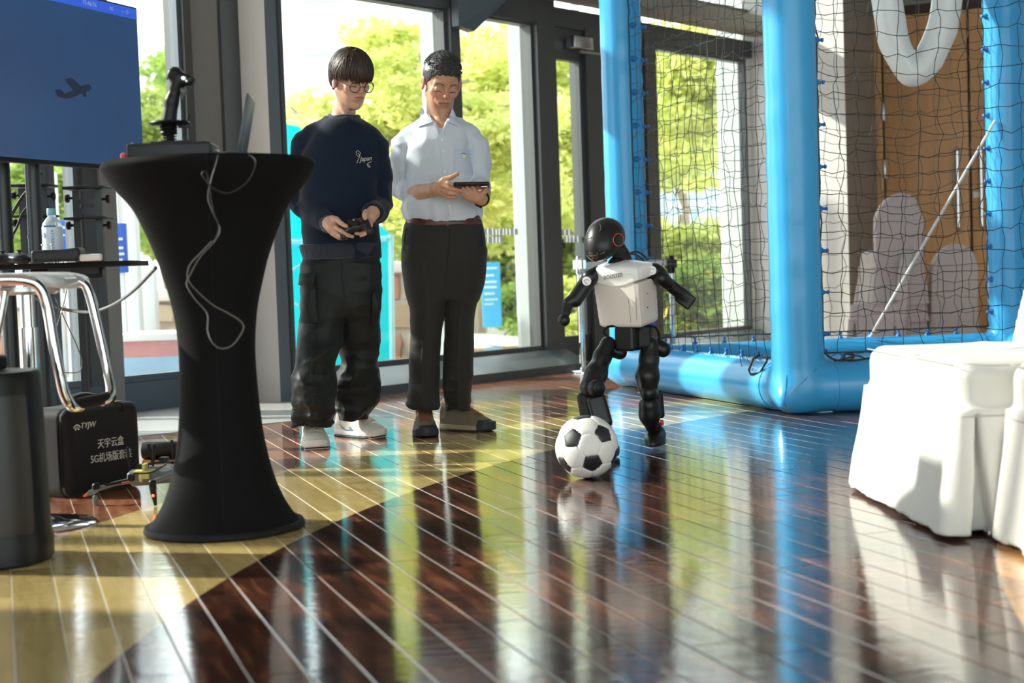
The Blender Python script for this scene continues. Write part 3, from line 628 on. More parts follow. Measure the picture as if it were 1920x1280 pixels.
def nets(fn, lo, hi, h, lip=1.5):
    lo = A3(lo); hi = A3(hi); B = 8; nb = np.ceil((hi-lo)/(h*B)).astype(int)+1; n = nb*B
    ci = np.stack(np.meshgrid(*[np.arange(k) for k in nb], indexing='ij'), -1).reshape(-1, 3)
    cc = (lo+(ci+.5)*h*B).astype(f32); dc = fn(cc); D = np.repeat(np.repeat(np.repeat(np.where(dc < 0, -1, 1).reshape(nb).astype(f32), B, 0), B, 1), B, 2)
    keep = np.where(np.abs(dc) < h*B*.9*lip)[0]
    off = np.stack(np.meshgrid(*[np.arange(B)]*3, indexing='ij'), -1).reshape(-1, 3)
    for s in range(0, len(keep), 600):
        k = ci[keep[s:s+600]]*B; g = (k[:, None]+off[None]).reshape(-1, 3); v = fn((lo+g*h).astype(f32)); D[g[:, 0], g[:, 1], g[:, 2]] = v
    S = D < 0; cnt = np.zeros((n[0]-1, n[1]-1, n[2]-1), np.int8); cor = [(a, b, c) for a in (0, 1) for b in (0, 1) for c in (0, 1)]
    for a, b, c in cor: cnt += S[a:n[0]-1+a, b:n[1]-1+b, c:n[2]-1+c]
    act = np.argwhere((cnt > 0) & (cnt < 8)); vid = np.full(cnt.shape, -1, np.int32); vid[tuple(act.T)] = np.arange(len(act))
    val = np.stack([D[act[:, 0]+a, act[:, 1]+b, act[:, 2]+c] for a, b, c in cor], 1); acc = np.zeros((len(act), 3)); w = np.zeros(len(act))
    for i in range(8):
        for j in range(i+1, 8):
            if sum(x != y for x, y in zip(cor[i], cor[j])) != 1: continue
            m = (val[:, i] < 0) != (val[:, j] < 0); t = val[m, i]/(val[m, i]-val[m, j]); a, b = np.array(cor[i], float), np.array(cor[j], float)
            acc[m] += a+(b-a)*t[:, None]; w[m] += 1
    V = lo+(act+acc/w[:, None])*h; Fc = []
    for ax in range(3):
        o1, o2 = [(1, 2), (2, 0), (0, 1)][ax]; sl = [slice(None)]*3; sl2 = [slice(None)]*3; sl[ax] = slice(0, -1); sl2[ax] = slice(1, None)
        e = np.argwhere(S[tuple(sl)] != S[tuple(sl2)]); e = e[(e[:, o1] > 0) & (e[:, o2] > 0) & (e[:, o1] < n[o1]-1) & (e[:, o2] < n[o2]-1)]
        def idx(d1, d2): q = e.copy(); q[:, o1] += d1; q[:, o2] += d2; return vid[q[:, 0], q[:, 1], q[:, 2]]
        Q = np.stack([idx(-1, -1), idx(0, -1), idx(0, 0), idx(-1, 0)], 1); fl_ = ~S[e[:, 0], e[:, 1], e[:, 2]]; Q[fl_] = Q[fl_][:, ::-1]; Q = Q[(Q >= 0).all(1)]; Fc.append(Q)
    return V.astype(f32), np.concatenate(Fc)
def sdf_obj(name, fn, lo, hi, h, mat, parent=None, loc=None, col=None, origin=(0, 0, 0), split=None, lip=1.5):
    V, Q = nets(fn, lo, hi, h, lip); V = V-A3(origin)
    me = bpy.data.meshes.new(name); me.vertices.add(len(V)); me.vertices.foreach_set('co', V.ravel()); me.loops.add(Q.size); me.loops.foreach_set('vertex_index', Q.ravel().astype(np.int32))
    me.polygons.add(len(Q)); me.polygons.foreach_set('loop_start', np.arange(0, Q.size, 4, dtype=np.int32)); me.polygons.foreach_set('loop_total', np.full(len(Q), 4, np.int32)); me.update(calc_edges=True)
    me.polygons.foreach_set('use_smooth', np.ones(len(Q), bool))
    if col is not None:
        ca = me.color_attributes.new('Col', 'FLOAT_COLOR', 'POINT'); c = np.ones((len(V), 4), f32); c[:, :3] = col(V+A3(origin)); ca.data.foreach_set('color', c.ravel())
    return link(name, me, mat, parent, loc)

# ---------------------------------------------------------------- inflatable blue cage
m_blue = mat('glossy_blue_pvc', (.045, .40, .80), .3, 0, var=.05, vs=3, bump=.10, bs=9, spec=.5, coat=.15)
m_bluetie = mat('blue_tie_tab', (.02, .18, .5), .35)
m_net = mat('black_net_cord', (.014, .018, .018), .45, var=.2, spec=.5)
CA = np.array([1.375, 7.20]); CB = np.array([.725, 9.16]); CC = np.array([3.075, 9.22]); CD = np.array([3.80, 7.32]); TR = .125; HT = 2.62
cage = empty('inflatable_cage', (CA[0], CA[1], 0), label='large blue inflatable tube cage standing on the wooden floor', cat='inflatable')
def cage_tube(name, a, b, c0=None, c1=None):
    a = np.array(a, float); b = np.array(b, float)
    def f(p):
        d = cap(p, a, b, TR); d = d + .0022*np.sin(28*((p-A3(a))@A3((b-a)/np.linalg.norm(b-a))))*np.clip(vn(p, (4, 4, 4))*2-.9, 0, 1)
        return d
    lo = np.minimum(a, b)-TR-.04; hi = np.maximum(a, b)+TR+.04
    return f, lo, hi
def corner_tip(p, c, dx, dy):           # welded pointed corner of the base
    e = A3([c[0], c[1], .115]); t = e+A3([dx, dy, -.05]); return cap(p, e, t, .12, .055)
zb = TR
colf = [cage_tube('column', (*k, zb), (*k, HT)) for k in (CA, CB, CC, CD)]
def join(f1, tubes, own):
    return f1
pairs = [((*CA, zb), (*CB, zb)), ((*CA, zb), (*CD, zb)), ((*CB, zb), (*CC, zb)), ((*CD, zb), (*CC, zb))]
oA = np.array([CA[0], CA[1], 0]); AD_ = (CD-CA)/np.linalg.norm(CD-CA); AB_ = (CB-CA)/np.linalg.norm(CB-CA)
for k, nm in zip((CA, CB, CC, CD), range(4)):
    f_, lo, hi = cage_tube('column', (*k, zb), (*k, HT))
    nb = [q for q in pairs if np.allclose(q[0][:2], k) or np.allclose(q[1][:2], k)]
    out = np.sum([np.array(k)-np.array(c) for c in (CA, CB, CC, CD)], 0); out /= np.linalg.norm(out)
    def g(p, f_=f_, nb=nb, k=k, out=out):
        d = f_(p)
        for a, b in nb: d = sm(d, np.maximum(cap(p, a, b, TR-.003), np.hypot(p[:, 0]-k[0], p[:, 1]-k[1])-.24), .035)
        d = sm(d, cap(p, (k[0], k[1], .12), (k[0]+out[0]*.125, k[1]+out[1]*.125, .075), .12, .04), .05)
        return np.maximum(d, -p[:, 2]+.002)
    if nm == 0: gA = g
    sdf_obj('column', g, lo-.14, hi+np.array([.14, .14, 0]), .02, m_blue, cage, origin=oA)
for a, b in pairs:
    a_ = np.array(a); b_ = np.array(b); u_ = (b_-a_)/np.linalg.norm(b_-a_); f = MB()
    L = np.linalg.norm(b_-a_); pts = [a_+u_*s-oA for s in np.linspace(.17, L-.17, 25)]; f.tube(pts, TR, 32); f.build('base_tube', m_blue, cage)
for a, b in pairs:
    f = MB(); a_ = np.array([a[0], a[1], HT])-oA; b_ = np.array([b[0], b[1], HT])-oA; f.tube([a_, b_], TR, 28); f.build('top_tube', m_blue, cage)
# weld seam at the near corner, ties
def seam_on(fn, c0, pts):               # a fine seam laid on a solid along outward directions
    out = []
    for d in pts:
        d = np.array(d, float); d /= np.linalg.norm(d); s_ = np.linspace(0, .4, 200); v = fn((A3(c0)+np.outer(s_, d)).astype(f32)); k = np.where(v < 0)[0]; out.append(np.array(c0)+d*(s_[k[-1]]+.001)-oA)
    return out
oc = -(AD_+AB_); oc /= np.linalg.norm(oc); sd_ = np.array([-oc[1], oc[0]])
f = MB(); f.tube(seam_on(gA, (CA[0], CA[1], .12), [(*(oc*1.0), z) for z in (-.55, -.35, -.15, .05, .3, .6)]), .0018, 5); f.tube(seam_on(gA, (CA[0], CA[1], .12), [(*(oc*.8+AD_*s), -.2+s*.9) for s in (0, .15, .3, .5, .8, 1.1)]), .0018, 5); f.build('weld_seam', m_bluetie, cage)
def tie(c, n):
    """small tab with eyelet standing on the tube: n is the outward direction"""
    n = Vector(n).normalized(); f = MB(); R = n.to_track_quat('Z', 'X').to_matrix().to_4x4(); T = Matrix.Translation(Vector(c)) @ R
    f.lathe([(.022, -.006), (.02, .0), (.008, .012), (.006, .02), (.010, .026), (.009, .034), (.001, .037)], 8, M=T); f.build('tie_tab', m_bluetie, cage)
def dirn(a, b): d = np.array(b, float)-np.array(a, float); return d/np.linalg.norm(d)
AD = dirn(CA, CD); AB = dirn(CA, CB); BC = dirn(CB, CC)
tc_ = math.cos(.0)
for i in range(11):
    z = .38+i*.2
    for c, d in ((CA, (AD[0]*.95+.0, AD[1]-.25)), (CB, (-AB[0]*.3+.45, -.9)), (CB, (.98, -.2)), (CC, (-.95, -.3)), (CA, (-.2, .95))):
        d = np.array(d)/np.linalg.norm(d); tie((c[0]+d[0]*TR-oA[0], c[1]+d[1]*TR-oA[1], z), (d[0], d[1], 0))
for i in range(12):
    for a, b in pairs[:3]:
        a_, b_ = np.array(a), np.array(b); L = np.linalg.norm(b_-a_); s = .22+i*.18
        if s < L-.2: q = a_+(b_-a_)/L*s; tie((q[0]-oA[0], q[1]-oA[1], 2*TR), (0, -.1, 1))
# nets: cords with a little slack, one mesh per net
def net(name, a, b, z0, z1, label, seed, cell=.098, ztop_rope=True, sag=.0, inset=.13, bulge=.04, r=.0018, loose=.0, nrm=None):
    a = np.array(a, float); b = np.array(b, float); u = dirn(a, b); L = np.linalg.norm(b-a)-2*inset; a = a+u*inset; nv = np.array([-u[1], u[0]])
    g = np.random.default_rng(seed); nx = max(2, int(round(L/cell))); nz = int(round((z1-z0)/cell)); ax = g.normal(0, .012, (nx+1, nz+1)); az = g.normal(0, .009, (nx+1, nz+1))
    ph = g.uniform(0, 6, 4)
    def node(i, j):
        s = i/nx; t = j/nz; x = s*L+ax[i, j]*(0 < i < nx); z = z0+t*(z1-z0)+az[i, j]*(0 < j < nz)+.02*math.sin(3*s*3.1+ph[0])*(1-abs(2*t-1))
        bu = bulge*math.sin(math.pi*s)*math.sin(math.pi*min(1, t*1.2))*(.6+.4*math.sin(5*t+ph[1]))+.02*math.sin(9*s+4*t+ph[2])*math.sin(math.pi*s)
        z -= loose*math.sin(math.pi*s)*(1-t)**6
        return np.array([a[0]+u[0]*x+nv[0]*bu, a[1]+u[1]*x+nv[1]*bu, z])
    P_ = [[node(i, j) for j in range(nz+1)] for i in range(nx+1)]; f = MB()
    def seg(p, q):
        m = (p+q)/2; m = m+np.array([nv[0]*g.normal(0, .006), nv[1]*g.normal(0, .006), -abs(g.normal(.006, .007))]); return m
    for j in range(nz+1):
        pts = []
        for i in range(nx): pts += [P_[i][j], seg(P_[i][j], P_[i+1][j])]
        pts.append(P_[nx][j]); f.tube([p-a0_ for p in pts], r, 4, cap=False)
    for i in range(nx+1):
        pts = []
        for j in range(nz): m = (P_[i][j]+P_[i][j+1])/2; m[0] += u[0]*g.normal(0, .006); pts += [P_[i][j], m]
        pts.append(P_[i][nz]); f.tube([p-a0_ for p in pts], r if 0 < i < nx else r*2.2, 4, cap=False)
    pts = [P_[i][0] for i in range(nx+1)]; f.tube([p-a0_ for p in pts], r*2.4, 5, cap=False)
    o = f.build(name, m_net, None, loc=tuple(a0_), sharp=False); tag(o, label, 'net'); return o
a0_ = np.array([CA[0], CA[1], 0])
net('safety_net', CA, CD, .285, 2.5, 'black cord net across the near right opening of the blue cage', 1, bulge=-.02)
net('safety_net', CA, CB, .27, 2.5, 'black cord net along the left side of the blue cage, running away', 2, bulge=.05, loose=.04)
net('safety_net', CB, CC, .29, 2.5, 'black cord net across the rear of the blue cage, before the doors', 3, bulge=.03)
# loose corner of net with strap, tangled ends
f = MB(); q = lambda x, y, Y=7.25: np.array(P(x, y, Y))-a0_
f.tube([q(1440, 668, 7.3), q(1436, 680, 7.3), q(1425, 698, 7.35), q(1408, 702, 7.4), q(1404, 694, 7.4), q(1412, 672, 7.4), q(1425, 664, 7.4)], .006, 6)
for k in range(7):
    g = np.random.default_rng(40+k); x = 1270+k*24; f.tube(catmull([q(x, 662, 8.4-k*.14), q(x+8, 682+g.uniform(-4, 8), 8.35-k*.14), q(x+26, 686+g.uniform(-4, 8), 8.3-k*.14), q(x+40, 664, 8.2-k*.14)], 5), .0022, 4)
f.tube(catmull([q(1386, 660, 7.6), q(1392, 690, 7.55), q(1404, 700, 7.5), q(1412, 690, 7.4)], 4), .002, 4); f.tube(catmull([q(1396, 655, 7.6), q(1405, 680, 7.5), q(1418, 672, 7.4), q(1436, 668, 7.3)], 4), .002, 4)
o = f.build('net_strap', m_net, None, loc=tuple(a0_), sharp=False); tag(o, 'black strap and loose net ends hanging by the foot of the big blue post', 'strap'); o['kind'] = 'thing'
f = MB(); q = lambda x, y, Y=7.07: np.array(P(x, y, Y))-a0_
f.tube(catmull([q(1549, 655), q(1553, 668), q(1575, 676), q(1598, 672), q(1600, 664), q(1585, 664), q(1590, 676), q(1640, 670, 7.1)], 5), .005, 5); f.tube(catmull([q(1550, 664), q(1562, 673), q(1570, 676), q(1605, 667), q(1622, 672)], 5), .004, 5)
tag(f.build('cord_bundle', m_net, None, loc=tuple(a0_), sharp=False), 'knotted black cord lying on the near blue base tube', 'cord')
# white teardrop hoop hanging in the cage
m_foil = mat('white_wrapped_fabric', (.80, .82, .80), .35, 0, var=.05, vs=5, bump=.5, bs=14, coat=.2)
Y = 8.15; hp = [P(x, y, Y) for x, y in ((1705, -420), (1664, -220), (1660, -60), (1666, 20), (1677, 80), (1700, 122), (1716, 133), (1738, 114), (1764, 62), (1776, 0), (1782, -90), (1775, -240), (1740, -400))]
hp = catmull(hp, 7, closed=True); oh = hp[0]
def hoop(p):
    d = None; w = p+A3([0, 0, 0])
    for i in range(len(hp)):
        e = cap(w, hp[i], hp[(i+1) % len(hp)], .077); d = e if d is None else np.minimum(d, e)
    return d-.006*ridge(p, (9, 9, 7))-.004*vn(p, (25, 25, 18))
lo = np.min(hp, 0)-.12; hi = np.max(hp, 0)+.12
tag(sdf_obj('hoop', hoop, lo, hi, .013, m_foil, None, origin=oh, loc=tuple(oh)), 'white fabric wrapped teardrop hoop hanging behind the near net', 'hoop')
f = MB(); f.tube([tuple(np.array([0, 0, 0.])), (0, 0, 4.5-oh[2])], .006, 6); tag(f.build('hanging_cord', m_white, None, loc=tuple(oh)), 'white cord holding up the teardrop hoop', 'cord')
f = MB(); a = P(1866, 226, 9.12); b_ = P(1631, 632, 9.14); f.tube([(0, 0, 0), tuple(b_-a)], .0085, 8)
tag(f.build('tension_rope', mat('white_rope', (.72, .70, .68), .5, bump=.3, bs=90), None, loc=tuple(a)), 'straight white rope slanting down from the far right blue post', 'rope')
# queue barrier posts and belt
def barrier(px, ytop, Y, label, dark=False):
    top = P(px, ytop, Y); e = empty('barrier_post', (top[0], Y, 0), label=label, cat='barrier post', group='retractable belt barrier posts')
    f = MB(); f.lathe([(.16, 0), (.16, .006), (.15, .012), (.03, .02), (.022, .03)], 32); f.build('base', m_chrome, e)
    f = MB(); f.lathe([(.022, .02), (.022, top[2]-.10)], 20); f.build('pole', m_chrome, e)
    f = MB(); f.lathe([(.026, top[2]-.13), (.03, top[2]-.12), (.03, top[2]-.02), (.024, top[2]), (.001, top[2])], 20)
    for k in range(4): f.box((.036*math.cos(k*1.57), .036*math.sin(k*1.57), top[2]-.06), (.02, .02, .06))
    f.build('belt_head', m_black if dark else m_chrome, e); return top
t1 = barrier(1086, 480, 10.6, 'chrome barrier post standing left of the robot'); t2 = barrier(1257, 479, 10.9, 'chrome barrier post with black head behind the net', True)
f = MB(); a = Vector((t1[0], 10.6, t1[2]-.06)); b_ = Vector((t2[0], 10.9, t2[2]-.06)); d = b_-a; f.box(tuple(d/2), (d.length, .003, .05), rot=math.atan2(d.y, d.x)); tag(f.build('barrier_belt', m_white, None, loc=tuple(a)), 'white belt stretched between the two chrome barrier posts', 'belt')

# ---------------------------------------------------------------- covered banquet chairs
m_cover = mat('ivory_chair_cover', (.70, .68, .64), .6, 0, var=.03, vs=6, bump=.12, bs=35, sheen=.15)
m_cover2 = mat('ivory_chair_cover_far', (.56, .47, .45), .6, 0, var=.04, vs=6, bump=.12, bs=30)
m_seam = mat('cover_seam', (.50, .47, .44), .7)
def chair_sdf(seed, lean=.26):
    def f(p):
        q = p.copy()
        x, y, z = q.T
        seat = rbox(q, (.235, 0, .375), (.235, .215, .085), .045)
        t = np.clip((.32-z)/.32, 0, 1); fl_ = .02+.055*t**1.4
        w = .004*np.sin(y*31+seed)*t+.007*np.sin(x*27+2*seed)*t
        ex = np.abs(x-.235)-(.235+fl_*.8+w); ey = np.abs(y)-(.215+fl_*.7+w)
        k = np.maximum(ex, ey); kk = np.maximum(np.hypot(np.maximum(ex+.03, 0), np.maximum(ey+.03, 0))-.03, np.minimum(k, 0))
        skirt = np.maximum(kk*.85, np.maximum(z-.335, .012-z+.012*np.sin(y*13+seed)*np.sin(x*11)))
        d = sm(seat, skirt, .02)
        # inverted pleats at the front corners (and at the rear)
        for sx, sy in ((0, -1), (0, 1), (1, -1), (1, 1)):
            cx_ = -.03 if sx == 0 else .5; cy_ = sy*.245
            if sx == 0: gx = np.abs(x-.045)-(.034*t+.001); gg = np.maximum(gx, -(sy*y-.185)); gg = np.maximum(gg, z-.32)
            else: gg = np.maximum(np.maximum(np.abs(x-.40)-.018*t, -(sy*y-.19)), z-.32)
            d = sub(d, gg, .012)
        # backrest, leaning back, rounded shoulders
        bx_ = x-(.50 if lean > .2 else .455)-(z-.4)*lean; r2 = np.hypot(y/.205, np.maximum(z-.66, 0)/.25)
        back = np.maximum(np.abs(bx_)-.038, (np.maximum(np.abs(y)/.205, 0)**1-1)*.2); back = np.maximum(back, (r2-1)*.2); back = np.maximum(back, .3-z)
        back = back-.012
        d = sm(d, back, .03)
        d = d-.0045*ridge(p, (7, 7, 5), seed)-.003*ridge(p, (13, 13, 6), seed+3)*t
        d = d+.004*np.exp(-((z-.325)/.004)**2)*(np.abs(z-.325) < .02)
        return np.maximum(d, -p[:, 2]+.008)
    return f
def make_chair(name, loc, rz, label, group, m, h, seed, legs=True, lean=.26):
    e = empty(name, loc, rz, label=label, cat='chair', group=group)
    sdf_obj('chair_cover', chair_sdf(seed, lean), (-.14, -.33, -.02), (.86, .33, .97), h, m, e)
    f = MB(); f.tube([(.0+.47*(k/6), -.232, .458-.01*math.sin(k)) for k in range(7)], .0018, 4); f.tube([(-.003, -.2+.4*k/6, .452) for k in range(7)], .0018, 4); f.build('piping', m_seam, e, sharp=False)
    pts = [(.455 if lean < .2 else .50, s_*.2, z) for s_, z in ()]; b0_ = .455 if lean < .2 else .50; ar = [(-.198, .42), (-.203, .55), (-.203, .66)]+[(-.203*math.cos(t_), .66+.245*math.sin(t_)) for t_ in np.linspace(.15, math.pi-.15, 15)]+[(.203, .66), (.203, .55), (.198, .42)]
    f = MB(); f.tube([(b0_+(z-.4)*lean+.046, y, z) for y, z in ar], .0042, 5); f.build('back_piping', m_seam, e, sharp=False)
    fn_ = chair_sdf(seed, lean); ring = []
    for k in range(48):
        a = 2*math.pi*k/48; d = np.array([math.cos(a), math.sin(a), 0]); s_ = np.linspace(0, .5, 260); v = fn_((A3((.235, 0, .318))+np.outer(s_, d)).astype(f32)); kk = np.where(v < 0)[0]; ring.append(np.array([.235, 0, .318])+d*(s_[kk[-1]]+.0005))
    f = MB(); f.tube(ring, .0022, 5, closed=True); f.build('seam', m_seam, e, sharp=False)
    if legs:
        for x, y in ((.10, -.15), (.10, .15), (.42, -.15), (.42, .15)):
            f = MB(); f.tube([(x, y, 0), (x, y, .3)], .0125, 8); f.lathe([(.017, 0), (.017, .02), (.013, .025)], 10, c=(x, y, 0), mi=0); f.build('leg', m_steel, e)
    return e
for x, y, rz, l, s_ in ((1.13, 4.50, .04, 'ivory covered banquet chair farthest from the camera in the right hand row', 1.), (1.15, 4.09, .02, 'ivory covered banquet chair with the open corner pleat, middle of the right hand row', 2.3), (1.275, 3.62, -.02, 'ivory covered banquet chair nearest the camera, cut by the right frame edge', 4.1)):
    make_chair('covered_chair', (x, y, 0), rz, l, 'ivory covered chairs in a row at the right', m_cover, .0085, s_)
# far stack seen through the net
def far_chair(px, Y, z, rz, label, seed, src=None):
    c = P(px, 640, Y); loc = (c[0], Y, z)
    if src is None:
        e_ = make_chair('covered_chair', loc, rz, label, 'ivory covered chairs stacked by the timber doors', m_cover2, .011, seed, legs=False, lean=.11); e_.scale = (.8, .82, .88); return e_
    r = src.copy(); C.objects.link(r); r.location = loc; r.rotation_euler = (0, 0, rz); r['label'] = label
    for ch in src.children: k = ch.copy(); C.objects.link(k); k.parent = r
    return r
s0 = far_chair(1655, 11.25, 0, R_(-86), 'far covered chair at the bottom of the tall stack behind the net', 1.7)
for k, l in ((1, 'second covered chair up in the tall stack behind the net'), (2, 'third covered chair up in the tall stack behind the net'), (3, 'topmost covered chair of the tall stack behind the net')):
    far_chair(1655+1*k, 11.25-.02*k, .125*k, R_(-86), l, 1, s0)
far_chair(1600, 11.0, -.0, R_(-20), 'sunlit covered chair left of the tall stack, seat facing left', 2, s0)
far_chair(1752, 11.3, -.0, R_(-84), 'single covered chair right of the tall stack behind the net', 3, s0)
# ---------------------------------------------------------------- cocktail table in a black stretch cover
m_cloth = mat('black_stretch_fabric', (.0062, .006, .0062), .75, 0, var=.15, vs=4, bump=.05, bs=300, spec=.1)
TX, TY = G(422, 991)[:2]; PXM = TY/2800; ztop = P(385, 303, TY)[2]
def z_of(y): return ztop*(991-y)/(991-303)
prof = [(1002, 147), (990, 146), (975, 136), (960, 125), (935, 111), (890, 94.5), (820, 80), (740, 73), (660, 70.5), (600, 75), (560, 82), (510, 95), (480, 104), (427, 125), (386, 145), (349, 176), (319, 196), (309, 197), (304, 194)]
table = empty('cocktail_table', (TX, TY, 0), label='tall cocktail table in a tight black stretch cover, waisted in the middle', cat='table')
pr = catmull([(w*PXM, max(.004, z_of(y)), 0) for y, w in prof], 4); pr = [(p[0], p[1]) for p in pr]
nseg = 72; vs = []; 
for r_, z in pr:
    for j in range(nseg):
        a = 2*math.pi*j/nseg; k = 1+.012*math.cos(4*a+.6)*(1-z/ztop)*(z < .35)+.004*math.sin(6*a)*math.sin(z*5); vs.append((r_*k*math.cos(a), r_*k*math.sin(a), z))
fs = [(i*nseg+j, i*nseg+(j+1) % nseg, (i+1)*nseg+(j+1) % nseg, (i+1)*nseg+j) for i in range(len(pr)-1) for j in range(nseg)]
f = MB(); f.add(vs, fs+[tuple(reversed(range(nseg)))], 0, True); f.build('stretch_cover', m_cloth, table, sharp=False)
f = MB(); f.lathe([(.001, ztop+.001), (.17, ztop+.0015), (pr[-1][0]-.002, ztop), (pr[-1][0], ztop-.005)], 64); f.build('tabletop', m_cloth, table)
f = MB(); a = R_(-80); f.tube([((r_+.0008)*math.cos(a), (r_+.0008)*math.sin(a), z) for r_, z in pr[:-2]], .0012, 4); f.build('seam', m_blackmat, table)
f = MB(); f.lathe([(pr[2][0]+.002, .002), (pr[1][0]+.006, .006), (pr[1][0]+.004, .014), (pr[3][0]+.001, .02)], 64); f.build('hem', m_blackmat, table)
# control box, flight stick, laptop
def PT(px, py, Y=TY): return np.array(P(px, py, Y))
m_panel = mat('charcoal_housing', (.014, .017, .017), .42, spec=.3, var=.15)
bxa, bxb = PT(237, 303, 4.34), PT(392, 268, 4.34); zt0 = ztop+.003
box_e = empty('control_box', ((bxa[0]+bxb[0])/2, 4.42, zt0), R_(2), label='flat black control box lying on the cocktail table under the flight stick', cat='box')
bw = bxb[0]-bxa[0]; bh = .048
f = MB(); f.box((0, 0, bh/2), (bw, .17, bh), bev=.005); f.build('housing', m_panel, box_e)
f = MB(); f.box((0, 0, bh+.001), (bw*.96, .155, .003), bev=.001); f.build('top_plate', m_black, box_e)
for x in (-.45, .45):
    for y in (-.06, .06): f = MB(); f.lathe([(.004, 0), (.004, .003), (.001, .004)], 8, c=(x*bw, y, bh+.001)); f.build('screw', m_steel, box_e)
f = MB(); f.lathe([(.009, 0), (.011, .006), (.01, .02), (.003, .024)], 14, c=tuple(PT(233, 302, 4.36)-np.array([0, 0, .0]))); tag(f.build('red_cap', mat('red_plastic', (.6, .03, .04), .35)), 'small red cap at the left edge of the cocktail table', 'cap')
js = empty('flight_stick', (box_e.location.x+.005, 4.42, zt0+bh+.003), label='black flight stick with buttons and trigger mounted on the control box', cat='joystick')
jo = np.array(js.location); J = lambda px, py, dy=0: PT(px, py, 4.42+dy)-jo
zz0 = 0.
def sgrip(p):
    a = J(317, 226); b_ = J(322, 190); c_ = J(331, 160); d_ = J(336, 148)
    d = chain(p, [a, b_, c_, d_], [.0225, .019, .018, .021], .012)
    d = sm(d, rbox(p, (J(338, 146)), (.036, .019, .0165), .010, rotm(0, .42, 0)), .012)
    d = sm(d, cap(p, J(322, 138), J(330, 134), .012, .014), .012)
    d = sm(d, rbox(p, J(356, 150), (.013, .016, .014), .006, rotm(0, .5, 0)), .008)
    d = sub(d, cap(p, J(341, 190, -.04), J(346, 160, -.04), .012), .01)
    return d
sdf_obj('grip', sgrip, np.minimum(J(290, 236), J(370, 120))-.03, np.maximum(J(290, 236), J(372, 120))+.04, .0035, m_black, js)
f = MB(); c_ = J(318, 231); f.lathe([(.02, -.006), (.052, -.005), (.060, .0), (.058, .004), (.02, .005)], 30, c=tuple(c_)); f.build('hand_rest', m_black, js)
f = MB(); c_ = J(316, 243); f.lathe([(.024, -.014), (.026, -.010), (.024, -.006), (.026, -.002), (.024, .002), (.026, .006), (.024, .012)], 28, c=tuple(c_)); f.build('collar', m_black, js)
f = MB(); c_ = J(318, 257); f.tube([(c_[0]+.019*math.cos(t*.9), c_[1]+.019*math.sin(t*.9), -.0+t*.0011) for t in range(0, 32)], .0022, 6); f.lathe([(.015, 0), (.012, .05)], 14, c=(c_[0], c_[1], 0)); f.build('spring', m_blackmat, js)
def strig(p): return sm(cap(p, J(337, 166, -.004), J(345, 172, -.004), .008), cap(p, J(345, 172, -.004), J(341, 184, -.004), .0065, .004), .006)
m_trig = mat('grey_trigger', (.12, .12, .12), .35)
sdf_obj('trigger', strig, np.minimum(J(330, 190), J(352, 160))-.015, np.maximum(J(330, 190), J(352, 160))+.015, .003, m_trig, js)
for i, (x, y, r_) in enumerate(((345, 147, .0075), (350, 152, .004))):
    f = MB(); c_ = J(x, y, -.022); f.lathe([(r_, 0), (r_, .004), (r_*.7, .006), (.001, .006)], 16, M=Matrix.Translation(Vector(c_)) @ Matrix.Rotation(R_(90), 4, 'X')); f.build('button', m_steel, js)
for x, y, r_ in ((315, 146, .006), (325, 129, .007), (330, 131, .005), (318, 141, .005)):
    f = MB(); c_ = J(x, y); f.ball(tuple(c_), r_, 10); f.build('hat_switch', mat('dark_teal_button', (.02, .05, .055), .35) if x == 325 else m_black, js)
f = MB(); f.box(tuple(J(346, 236)), (.036, .012, .012), bev=.002); f.tube([J(352, 231), J(356, 214)], .0018, 6); f.build('lever', m_black, js)
f = MB(); f.box((J(0, 0)[0]*0, 0, .003), (.12, .12, .006), bev=.002); f.build('base_plate', m_black, js)
m_lapm = mat('laptop_metal', (.045, .065, .08), .35, .5); m_lapscr = mat('laptop_screen_glass', (.02, .03, .035), .12)
lp = empty('laptop', (PT(448, 298, 4.44)[0], 4.44, zt0), label='thin dark laptop standing open, seen edge on, at the right of the cocktail table', cat='laptop')
f = MB(); f.box((-.085, .035, .007), (.19, .16, .012), bev=.003); f.build('keyboard_base', m_lapm, lp)
tl = math.atan2(26, 112)
f = MB(); Mx = Matrix.Translation((0.003, .03, .012)) @ Matrix.Rotation(R_(5), 4, 'Z') @ Matrix.Rotation(tl-.03, 4, 'Y'); f.box((0, 0, .088), (.006, .24, .178), M=Mx, bev=.002); f.build('screen_lid', m_lapm, lp)
f = MB(); f.box((-.0038, 0, .088), (.001, .222, .16), M=Mx); f.build('screen', m_lapscr, lp)
# cables draped over the rim
m_wire = mat('grey_cable', (.16, .15, .14), .22, .3, var=.1); m_wire2 = mat('black_cable', (.02, .02, .02), .35)
def cable(name, pts, Y, r, m, label, n=8, cat='cable'):
    pp = [P(x, y, Y if len(t) == 0 else t[0]) for x, y, *t in pts]; pp = catmull(pp, n); o = pp[0]; f = MB(); f.tube([tuple(p-o) for p in pp], r, 6)
    return tag(f.build(name, m, None, loc=tuple(o)), label, cat)
cable('cable', [(391, 300, 4.3), (399, 287, 4.2), (410, 283, 4.15), (404, 310, 4.08), (396, 335), (390, 370), (398, 395), (412, 430), (400, 455), (375, 482), (354, 520), (350, 535), (365, 560), (388, 588), (389, 620), (398, 642), (415, 653), (437, 646), (456, 618), (452, 603), (430, 588), (400, 572), (372, 548), (356, 530), (351, 515), (357, 495), (378, 472), (398, 452)], 4.07, .0021, m_wire, 'pale looped cable hanging down the front of the black cocktail table')
